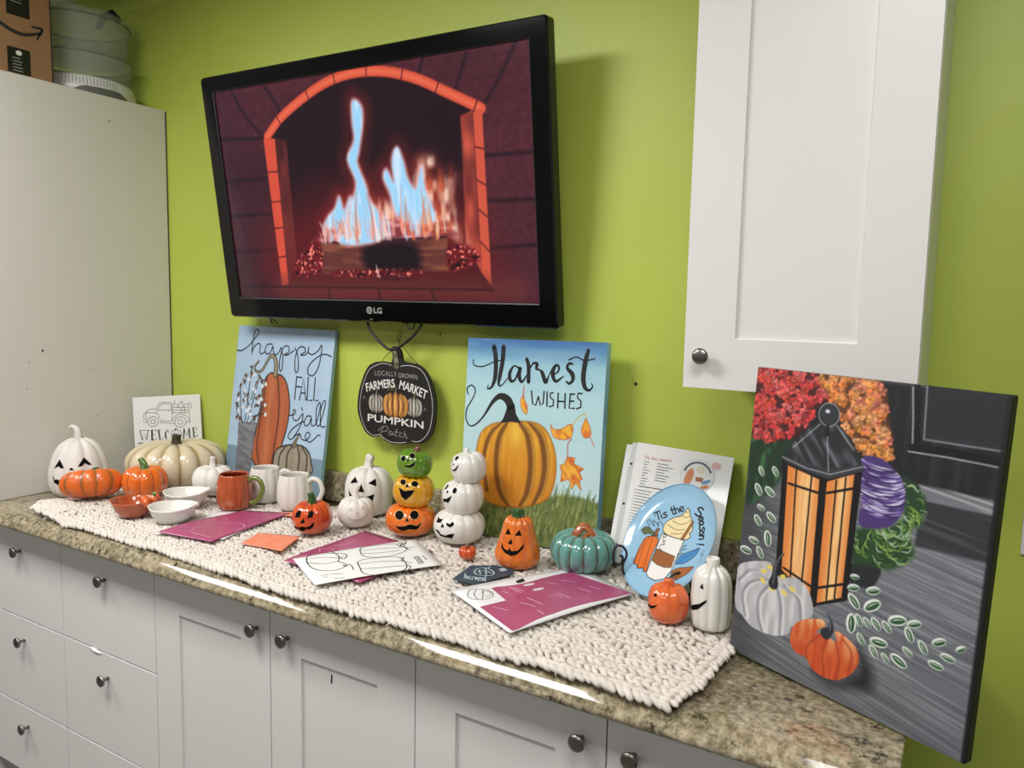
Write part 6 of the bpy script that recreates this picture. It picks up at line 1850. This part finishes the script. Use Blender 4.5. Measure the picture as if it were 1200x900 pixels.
# --- red-orange round jack o'lantern
x, y = 1.040, -0.343
t = thing('jack_lantern', 'round red-orange jack o\'lantern with green stem and toothless grin, right of the mugs', 'jack-o-lantern', (x, y, BZ))
pk = Pumpkin(0.051, 0.084, 10, 0.05, squash(18, 0.62), 0.08, 0.1)
bd = pk.mesh('body', M_orange2, t)
k_ = 2.19e-3 / 4.615
pieces(pk, bd, [('eye', [(862, 402), (868, 378), (882, 364), (895, 372), (888, 402)]), ('eye', [(922, 408), (932, 378), (948, 368), (958, 382), (950, 406)]), ('nose', [(886, 434), (903, 406), (914, 434)]), ('mouth', [(853, 445), (880, 456), (900, 450), (912, 456), (932, 452), (962, 430), (955, 455), (935, 470), (922, 462), (905, 476), (890, 470), (872, 468)])], 950, 400, k_, az(x, y), 0.28, rim=(M_orange3, 0.0009))
stem(t, [(0, 0, 0.074), (0, 0, 0.090), (*rv(-0.004), 0.105)], [0.012, 0.009, 0.007], M_dkgreen, ridge=0.2)

# --- small white jack o'lantern with carved face
x, y = 1.090, -0.235
t = thing('white_jack_lantern', 'small unpainted white jack o\'lantern with carved grin, before the larger white one', 'jack-o-lantern', (x, y, BZ))
pk = Pumpkin(0.049, 0.079, 10, 0.04, squash(18, 0.60), 0.06, 0.0)
bd = pk.mesh('body', M_bisque, t)
k_ = 2.27e-3 / 4.286
pieces(pk, bd, [('eye', [(338, 425), (350, 408), (362, 425)]), ('eye', [(398, 420), (412, 402), (424, 418)]), ('nose', [(374, 440), (382, 428), (390, 440)]), ('mouth', [(335, 450), (360, 466), (390, 466), (420, 450), (435, 436), (425, 465), (400, 480), (365, 480), (345, 468)])], 377, 428, k_, az(x, y), 0.27, m=M_carve_shade)
stem(t, [(0, 0, 0.070), (0, 0, 0.092), (*rv(0.004), 0.106)], [0.010, 0.007, 0.0075], M_bisque)

# --- larger white jack o'lantern
x, y = 1.026, -0.112
t = thing('white_jack_lantern', 'larger white jack o\'lantern with triangle eyes, left of the coloured pumpkin stack', 'jack-o-lantern', (x, y, BZ - 0.003))
pk = Pumpkin(0.068, 0.138, 9, 0.08, pear([(0.0, 0.5), (0.02, 0.72), (0.1, 0.9), (0.32, 1.0), (0.6, 0.99), (0.8, 0.86), (0.93, 0.6), (0.99, 0.3), (1.0, 0.15)]), 0.05, 0.25)
bd = pk.mesh('body', M_bisque, t)
k_ = 2.42e-3 / 4.286
pieces(pk, bd, [('eye', [(365, 282), (386, 250), (400, 280)]), ('eye', [(448, 285), (485, 263), (487, 301)]), ('nose', [(400, 325), (415, 288), (430, 328)]), ('mouth', [(355, 310), (372, 345), (410, 360), (478, 338), (470, 370), (440, 380), (400, 382), (362, 355)])], 452, 312, k_, az(x, y), 0.25)
stem(t, [(0, 0, 0.128), (0, 0, 0.146), (*rv(0.004), 0.160), (*rv(0.008), 0.166)], [0.014, 0.010, 0.012, 0.008], M_bisque, ridge=0.25, nr=4)


# --- stacked pumpkins
def stack(label, x, y, levels, k_, crop_k, stems):
    t = thing('stacked_pumpkins', label, 'figurine', (x, y, BZ))
    th0 = az(x, y)
    for (R, H, z, off, m, rimm, tilt, cx, cy, shapes, smat) in levels:
        pk = Pumpkin(R, H, 11, 0.035, squash(18, 0.60), 0.05, 0.15)
        b_ = pk.mesh('pumpkin', m, t)
        b_.location = (*rv(off), z)
        if tilt:
            axis = Vector((math.cos(th0), math.sin(th0), 0))
            b_.rotation_euler = Matrix.Rotation(math.radians(tilt), 3, axis).to_euler()
        pieces(pk, b_, shapes, cx, cy, k_ / crop_k, th0, 0.24, rim=(rimm, 0.0011) if rimm else None)
        if smat:
            stem(b_, [(0, 0, H * 0.93), (0, 0, H * 1.03), (*rv(0.004), H * 1.09)], [0.009, 0.007, 0.006], smat)


S_OR = [('eye', ell(200, 657, 34, 35)), ('eye', ell(315, 657, 34, 34)), ('nose', [(245, 705), (258, 672), (275, 705)]), ('mouth', [(165, 738), (185, 746), (230, 744), (285, 728), (335, 742), (374, 713), (350, 760), (330, 772), (275, 770), (220, 780), (185, 760)])]
S_YE = [('eye', ell(238, 376, 22, 22)), ('eye', ell(328, 388, 27, 22)), ('nose', [(255, 414), (268, 390), (288, 412), (270, 418)]), ('mouth', [(203, 416), (250, 445), (332, 436), (300, 482), (263, 518), (228, 490)])]
S_GR = [('eye', ell(215, 163, 18, 22)), ('eye', ell(278, 128, 22, 22)), ('nose', [(240, 178), (250, 158), (266, 176)]), ('mouth', [(226, 215), (270, 205), (313, 170), (306, 205), (275, 226), (245, 226)])]
stack('glossy stack of three faces, orange below, yellow, and green on top', 1.253, -0.210, [
    (0.0650, 0.082, 0.0, 0.0, M_orange, M_rim_y, 0, 285, 690, S_OR, None),
    (0.0535, 0.084, 0.0725, 0.006, M_yellow, M_rim_y, -2, 322, 440, S_YE, M_brown),
    (0.0465, 0.072, 0.150, 0.003, M_green, M_rim_g, -11, 312, 178, S_GR, M_brown)], 2.20e-3, 6.925, None)
W_B = [('eye', [(528, 695), (545, 650), (558, 668), (580, 665), (562, 695)]), ('eye', [(605, 690), (635, 705), (660, 682), (668, 708), (640, 730), (612, 718)]), ('nose', [(563, 730), (577, 698), (592, 732)]), ('mouth', [(520, 748), (540, 752), (565, 785), (600, 795), (625, 785), (672, 776), (655, 815), (600, 808), (560, 800)])]
W_M = [('eye', [(612, 412), (640, 373), (647, 382), (624, 412)]), ('eye', [(672, 430), (690, 404), (710, 414), (702, 442), (680, 450)]), ('nose', [(624, 442), (635, 416), (642, 440)]), ('mouth', [(592, 483), (620, 488), (667, 466), (650, 500), (632, 522), (615, 508), (600, 515)])]
W_T = [('eye', [(708, 160), (722, 135), (742, 132), (740, 150), (718, 162)]), ('eye', [(674, 168), (686, 150), (694, 152), (686, 170)]), ('nose', [(686, 198), (695, 183), (702, 196)]), ('mouth', [(668, 232), (695, 236), (740, 198), (720, 232), (700, 250), (690, 246)])]
stack('unpainted white stack of three leaning faces, left of the harvest canvas pumpkin', 1.392, -0.190, [
    (0.0655, 0.084, 0.0, 0.0, M_bisque_w, None, 0, 708, 720, W_B, None),
    (0.0535, 0.088, 0.0715, 0.012, M_bisque_w, None, 5, 750, 480, W_M, M_bisque_w),
    (0.0455, 0.079, 0.150, 0.027, M_bisque_w, None, 8, 808, 230, W_T, M_bisque_w)], 2.14e-3, 6.925, None)

# --- tiny orange pumpkin
x, y = 1.483, -0.286
t = thing('tiny_pumpkin', 'tiny glossy orange pumpkin, smallest one, right of the white stack\'s foot', 'pumpkin', (x, y, BZ))
pk = Pumpkin(0.0215, 0.030, 8, 0.13, squash(14, 0.62), 0.12, 0.2)
pk.mesh('body', M_orange2, t)
stem(t, [(0, 0, 0.024), (0.0005, 0, 0.034)], [0.005, 0.0035], M_brown, ridge=0.2)

# --- orange gourd jack o'lantern
x, y = 1.603, -0.259
t = thing('gourd_jack_lantern', 'tall glossy orange gourd jack o\'lantern with green stem, left of the teal pumpkin', 'jack-o-lantern', (x, y, BZ))
pk = Pumpkin(0.0525, 0.118, 12, 0.06, pear([(0.0, 0.62), (0.03, 0.8), (0.12, 0.96), (0.27, 1.0), (0.5, 0.86), (0.72, 0.71), (0.88, 0.62), (0.96, 0.48), (1.0, 0.25)]), 0.03, 0.1)
bd = pk.mesh('body', M_orange3, t)
G_ = [('eye', [(158, 260), (182, 213), (200, 262)]), ('eye', [(233, 270), (268, 226), (290, 268)]), ('nose', [(180, 335), (205, 296), (216, 330), (205, 340)]), ('mouth', [(130, 328), (150, 375), (183, 392), (190, 366), (212, 395), (260, 388), (312, 328), (302, 372), (255, 417), (210, 431), (160, 412), (130, 372)])]
pieces(pk, bd, G_, 260, 308, 1.95e-3 / 7.06, az(x, y), 0.28, rim=(M_copper, 0.0008))
stem(t, [(0, 0, 0.108), (0, 0, 0.122), (0.001, 0, 0.132)], [0.016, 0.013, 0.012], M_dkgreen, ridge=0.15)

# --- teal pumpkin
x, y = 1.738, -0.196
t = thing('teal_pumpkin', 'glossy teal ribbed pumpkin with copper bow stem in front of the harvest canvas', 'pumpkin', (x, y, BZ))
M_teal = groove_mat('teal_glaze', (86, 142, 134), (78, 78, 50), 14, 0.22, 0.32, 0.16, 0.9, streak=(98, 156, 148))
pk = Pumpkin(0.0755, 0.090, 14, 0.10, squash(20, 0.55), 0.16, 0.22, power=0.5)
pk.mesh('body', M_teal, t)
tk = 0.070
tube('stem', [(*rv(a, b_), z) for a, b_, z in spline([(-0.022, 0.010, tk + 0.004), (-0.014, 0.012, tk + 0.018), (-0.002, 0.008, tk + 0.030), (0.010, 0.010, tk + 0.022), (0.022, 0.016, tk + 0.004), (0.026, 0.022, tk - 0.002)], 5)], 0.0085, M_copper, t, 10, ridge=0.25, nr=3)
tube('stem_fold', [(*rv(a, b_), z) for a, b_, z in spline([(-0.022, 0.012, tk + 0.004), (-0.006, 0.026, tk + 0.002), (0.008, 0.012, tk + 0.012), (0.024, 0.0, tk + 0.006)], 5)], 0.0075, M_copper, t, 10, ridge=0.25, nr=3)

# --- small orange smiling pumpkin
x, y = 2.000, -0.368
t = thing('smiling_pumpkin', 'small coral orange pumpkin smiling to the left in front of the plate', 'pumpkin', (x, y, BZ))
pk = Pumpkin(0.0395, 0.073, 8, 0.06, squash(18, 0.50), 0.04, 0.3)
bd = pk.mesh('body', M_coral, t)
pieces(pk, bd, [('eye', ell(242, 476, 14, 14)), ('mouth', [(174, 560), (205, 580), (262, 565), (236, 598), (205, 604), (182, 588)])], 362, 535, 1.63e-3 / 8.185, az(x, y), 0.34)
stem(t, [(0, 0, 0.066), (0, 0, 0.074), (0, 0, 0.082)], [0.010, 0.009, 0.010], M_coral, ridge=0.08)

# --- white gourd at the right
x, y = 2.076, -0.348
t = thing('white_gourd', 'tall satin white gourd jack o\'lantern facing left beside the lantern canvas', 'jack-o-lantern', (x, y, BZ))
pk = Pumpkin(0.0385, 0.119, 10, 0.10, pear([(0.0, 0.72), (0.03, 0.86), (0.12, 0.95), (0.32, 1.0), (0.55, 0.98), (0.75, 0.93), (0.88, 0.80), (0.96, 0.56), (1.0, 0.36)]), 0.0, 0.15)
bd = pk.mesh('body', M_bisque_w, t)
pieces(pk, bd, [('eye', [(664, 386), (690, 343), (700, 396)]), ('nose', [(578, 492), (588, 505), (584, 525)]), ('mouth', [(582, 545), (612, 550), (665, 535), (737, 483), (727, 515), (660, 582), (612, 600), (586, 592)])], 773, 450, 1.61e-3 / 8.185, az(x, y), 0.33)
lathe('neck', [(0.0135, 0.112), (0.0125, 0.120), (0.0125, 0.131), (0.0110, 0.133), (0.0095, 0.131), (0.0090, 0.122)], M_bisque_w, t, seg=24)

# ------------------------------------------------------------------ plate on wire stand
PC = Vector((1.954, -0.232, 1.0543))
PR = 0.1252
pr = Paint(252, 252, 1.25, (146, 190, 220), 41)
pr.blend(pr.noise(50, 50) * 0.25, (160, 202, 228))
SH = lambda pts: [(p[0] * 1.01 + 126, p[1] * 1.01 + 126) + tuple(p[2:]) for p in pts]
D = {k: [SH(s) for s in ART[k]] for k in ART if k.startswith('pl_')}
OUTL = (36, 34, 36)


def shape(nm, rgb, sm=True, w=1.7):
    for s in D[nm]:
        pr.fill(s, rgb, sm=sm)
        pr.line(s + [s[0]], OUTL, w=w, sm=sm)


shape('pl_pump', (226, 112, 38))
for s in D['pl_pump_ribs']:
    pr.line(s, (110, 50, 24), w=1.5)
shape('pl_leaf', (92, 104, 62), w=1.3)
shape('pl_stem', (140, 90, 50), False, w=1.3)
shape('pl_cup', (236, 234, 230), False)
shape('pl_sleeve', (150, 88, 40), False, w=1.2)
shape('pl_brown', (166, 96, 42), w=1.3)
shape('pl_blue', (62, 136, 196), w=1.3)
shape('pl_cream', (236, 218, 168))
shape('pl_stick', (160, 96, 46), False, w=1.0)
for s in D['pl_cream_lines']:
    pr.line(s, (96, 76, 50), w=1.2)
pr.line([D['pl_blue'][0][0], D['pl_blue'][0][4]], (30, 84, 140), w=1.2)


def plate_pos(X, Y, lift=0.0):
    a, b_ = (X - 126) / 1000, (126 - Y) / 1000
    rho = np.hypot(a, b_) / PR
    y = -0.004 - 0.010 * np.clip((rho - 0.72) / 0.28, 0, 1) ** 2 - lift / 1000
    return np.stack([a, y, b_], -1)


t = board_frame('plate', 'round light blue plate painted with a latte cup and pumpkin, on a black wire stand', 'plate', PC, -0.558, 0.55, 0)
M_plate = paint_mat('glazed_print', rough=0.14, coat=0.6)
link('painted_face', pr.mesh('painted_face', plate_pos, np.hypot(pr.X - 126, pr.Y - 126) < PR * 1000 - 1.2), M_plate, t)
lathe('back', [(PR - 0.0012, 0.0135), (PR, 0.0145), (PR, 0.0115), (PR * 0.72, -0.001), (PR * 0.5, -0.003), (0.001, -0.003)], mat('blue_plate_back', (146, 190, 220), rough=0.14, coat=0.6), t, seg=72, axis='Y', closed=False)
K_ = lambda n_, k: [[(p[0], p[1], p[2] * k) for p in s] for s in D[n_]]
ribbons('brush_lettering', K_('pl_tis', 0.56), plate_pos, M_ink, t)
ribbons('brush_lettering', K_('pl_season', 0.56), plate_pos, M_ink, t)
ribbons('cup_lettering', D['pl_cupword'], plate_pos, M_ink, t, w=1.7)
ribbons('tendril', D['pl_curl'], plate_pos, M_ink, t, w=1.5)
ribbons('sprig', D['pl_sprig'], plate_pos, mat('olive_ink', (70, 76, 50), rough=0.5), t, w=1.3)
ribbons('signature', D['pl_name'], plate_pos, M_ink_soft, t, w=1.0)

t = thing('plate_stand', 'black curled wire easel holding up the light blue plate', 'stand', (0, 0, 0))
LC = [(1.8648, -0.2504, 0.9678), (1.8578, -0.252, 0.9895), (1.863, -0.2466, 1.0086), (1.861, -0.2463, 1.0212), (1.8531, -0.2499, 1.0302), (1.844, -0.2553, 1.03), (1.8394, -0.2595, 1.0185), (1.84, -0.2614, 0.9996), (1.8469, -0.2585, 0.9901), (1.8548, -0.253, 0.9957), (1.8566, -0.2507, 1.0063), (1.8508, -0.2536, 1.0112)]
RC = [(2.0167, -0.2871, 0.9596), (2.018, -0.2841, 0.9782), (2.0142, -0.2844, 0.9946), (2.0062, -0.2877, 1.0067), (1.9969, -0.2925, 1.0131), (1.9881, -0.2979, 1.0121), (1.9807, -0.3033, 1.0041), (1.9794, -0.3048, 0.9979)]
tube('left_scroll', spline([(1.915, -0.150, 0.956), (1.885, -0.205, 0.950)] + LC, 5), 0.0026, M_iron, t, 8)
tube('right_scroll', spline([(1.985, -0.160, 0.956), (2.005, -0.235, 0.950)] + RC, 5), 0.0026, M_iron, t, 8)
tube('cross_bar', [(1.885, -0.205, 0.950), (2.005, -0.235, 0.950)], 0.0024, M_iron, t, 8)
tube('back_rest', spline([(1.915, -0.150, 0.956), (1.930, -0.142, 1.0), (1.955, -0.140, 1.035), (1.980, -0.150, 1.0), (1.985, -0.160, 0.956)], 5), 0.0024, M_iron, t, 8)


# ------------------------------------------------------------------ sheets lying on the blanket
def sheet_pos(c, z, lift_f=None):
    c = [np.array(p) for p in c]

    def f(U, V, lift=0.0):
        P = (c[0][:2] * ((1 - U) * (1 - V))[..., None] + c[1][:2] * (U * (1 - V))[..., None] + c[2][:2] * (U * V)[..., None] + c[3][:2] * ((1 - U) * V)[..., None])
        zz = z + (lift_f(U, V) if lift_f else 0) + lift / 1000
        return np.concatenate([P, np.broadcast_to(zz, U.shape)[..., None]], -1)
    return f


def sheet(name, label, cat, corners, z, m, lift_f=None, thick=0.0005, group=None, n=14, part='paper'):
    t = thing(name, label, cat, (0, 0, 0), 0, group)
    f = sheet_pos(corners, z, lift_f)
    U, V = np.meshgrid(np.linspace(0, 1, n), np.linspace(0, 1, n))
    top = f(U, V).reshape(-1, 3)
    bot = top - np.array([0, 0, thick])
    i = np.arange(n * n).reshape(n, n)
    q = np.stack([i[1:, :-1], i[1:, 1:], i[:-1, 1:], i[:-1, :-1]], -1).reshape(-1, 4)
    q2 = q[:, ::-1] + n * n
    b = np.concatenate([i[0, :], i[1:, -1], i[-1, -2::-1], i[-2:0:-1, 0]])
    b2 = np.roll(b, -1)
    side = np.stack([b, b2, b2 + n * n, b + n * n], -1)
    link(part, np_mesh(part, np.concatenate([top, bot]), np.concatenate([q, q2, side])), m, t)
    return t, f


M_mag = mat('magenta_print', (172, 74, 118), rough=0.35, coat=0.2, rgb2=(164, 66, 110), vscale=14)
M_magline = mat('pale_pink_print', (214, 160, 186), rough=0.5)
M_salmon = mat('salmon_card', (226, 128, 96), rough=0.6, rgb2=(232, 146, 116), vscale=60)
M_glossy_paper = mat('glossy_white_paper', (230, 230, 232), rough=0.3)
ZS = 0.9465
# left magenta sheet over a white sheet
CL = [(0.742, -0.572), (0.745, -0.307), (0.875, -0.263), (0.893, -0.538)]
t, f = sheet('white_sheet', 'plain white sheet under the left magenta sheet, beside the terracotta mug', 'sheet', [(0.728, -0.578), (0.690, -0.352), (0.845, -0.258), (0.91, -0.515)], ZS - 0.0016, M_glossy_paper)
t, f = sheet('magenta_sheet', 'glossy magenta sheet with pale pumpkin outline lying left, in front of terracotta mug', 'sheet', [(0.739, -0.575), (0.735, -0.310), (0.868, -0.258), (0.905, -0.545)], ZS, M_mag, lambda U, V: 0.004 * np.sin(U * 5) * (1 - V) + 0.003 * (1 - V))
ribbons('pale_line', [[(min(max(p[0], 0.02), 0.98), min(max(p[1], 0.02), 0.98)) for p in s] for s in ART['magL_lines']], f, M_magline, t, w=0.010, lift=0.4)
# salmon papers
sheet('salmon_card', 'salmon orange card lying on the blanket left of the red-orange jack o\'lantern', 'card', [(0.974, -0.514), (0.942, -0.432), (1.05, -0.392), (1.099, -0.499)], ZS, M_salmon)
sheet('salmon_strip', 'narrow salmon paper edge behind the left magenta sheet, by the white mugs', 'card', [(0.800, -0.285), (0.868, -0.240), (0.905, -0.268), (0.845, -0.300)], ZS - 0.001, M_salmon)
# middle magenta sheets under the drawing
CM = [(1.155, -0.545), (1.146, -0.262), (1.395, -0.298), (1.388, -0.548)]
t, f = sheet('magenta_sheet', 'glossy magenta sheet mostly covered by the white pumpkin drawing', 'sheet', CM, ZS - 0.0012, M_mag, lambda U, V: 0.003 * np.exp(-((U - 0.2) ** 2 + V ** 2) * 8))
ribbons('pale_line', [[(0.15, 0.06), (0.3, 0.12), (0.38, 0.05), (0.45, 0.16), (0.3, 0.2), (0.2, 0.13)], [(0.1, 0.3), (0.25, 0.33), (0.4, 0.28)], [(0.5, 0.08), (0.6, 0.16), (0.75, 0.12)]], f, M_magline, t, w=0.008, lift=0.4)
CD = [(1.166, -0.528), (1.305, -0.252), (1.472, -0.367), (1.327, -0.618)]
t, f = sheet('pumpkin_drawing', 'white sheet with three black outlined pumpkins lying on the magenta sheet', 'sheet', CD, ZS + 0.0022, M_paper, lambda U, V: 0.002 * np.sin(U * 3.1))
ribbons('pumpkin_outline', ART['draw_lines'], f, M_ink, t, w=0.0085, lift=0.4)
ribbons('small_print', ART['draw_text'], f, M_ink_soft, t, w=0.009, sm=False, lift=0.4)
# navy tag
CR_ = [(1.577, -0.485), (1.734, -0.201), (1.9, -0.294), (1.785, -0.594)]
fr = sheet_pos(CR_, ZS + 0.0005)
t = thing('navy_tag', 'navy blue tag with pale pumpkin print beside the right magenta packet', 'tag', (0, 0, 0))
tagm = mat('navy_card', (44, 66, 84), rough=0.45)
poly = [p[:2] for p in ART['tag_poly'][0]]
Vq, Fq = cdt_fill(poly)
A = np.array(Vq)
bm = bmesh.new()
tp_ = [bm.verts.new(c) for c in fr(A[:, 0], A[:, 1], 1.2)]
bt_ = [bm.verts.new(v.co - Vector((0, 0, 0.0009))) for v in tp_]
for q in Fq:
    bm.faces.new([tp_[i] for i in q])
    bm.faces.new([bt_[i] for i in reversed(q)])
for i in range(len(poly)):
    j = (i + 1) % len(poly)
    bm.faces.new((tp_[i], tp_[j], bt_[j], bt_[i]))
from_bm(bm, 'card', tagm, t)
ribbons('pumpkin_print', ART['tag_lines'], lambda U, V, lift: fr(U, V, 1.6), mat('pale_blue_print', (186, 200, 206), rough=0.6), t, w=0.009)
patch('pale_label', [p[:2] for p in ART['tag_label'][0]], lambda U, V, lift: fr(U, V, 1.6), mat('grey_label', (168, 182, 186), rough=0.5), t, sm=False)
# right magenta packet
t, f = sheet('magenta_packet', 'magenta and white printed packet with pumpkin sketch in the right foreground', 'packet', CR_, ZS + 0.003, M_glossy_paper, lambda U, V: 0.002 * np.sin(U * 4) + 0.004 * np.clip(U + V - 1.3, 0, 1), thick=0.002)
FP = [p[:2] for p in ART['magR_field'][0]]
FP = [(min(max(a, 0.006), 0.994), min(max(b_, 0.006), 0.994)) for a, b_ in FP]
patch('magenta_field', FP, f, M_mag, t, sm=False, lift=0.3, spacing=0.07)
ribbons('pumpkin_sketch', ART['magR_pump'], f, M_ink_soft, t, w=0.005, lift=0.5)
patch('barcode', [p[:2] for p in ART['magR_code'][0]], f, M_ink, t, sm=False, lift=0.6)
for s in ART['magR_oval']:
    patch('oval_print', ell(s[0][0], s[0][1], 0.045, 0.026), f, mat('pale_grey_print', (214, 208, 212), rough=0.5), t, sm=False, lift=0.6)
for s in ART['magR_text']:
    if max(p[1] for p in s) < 0.93 and max(p[0] for p in s) < 0.97:
        ribbons('small_lettering', [s], f, M_magline, t, w=0.009, sm=False, lift=0.6)
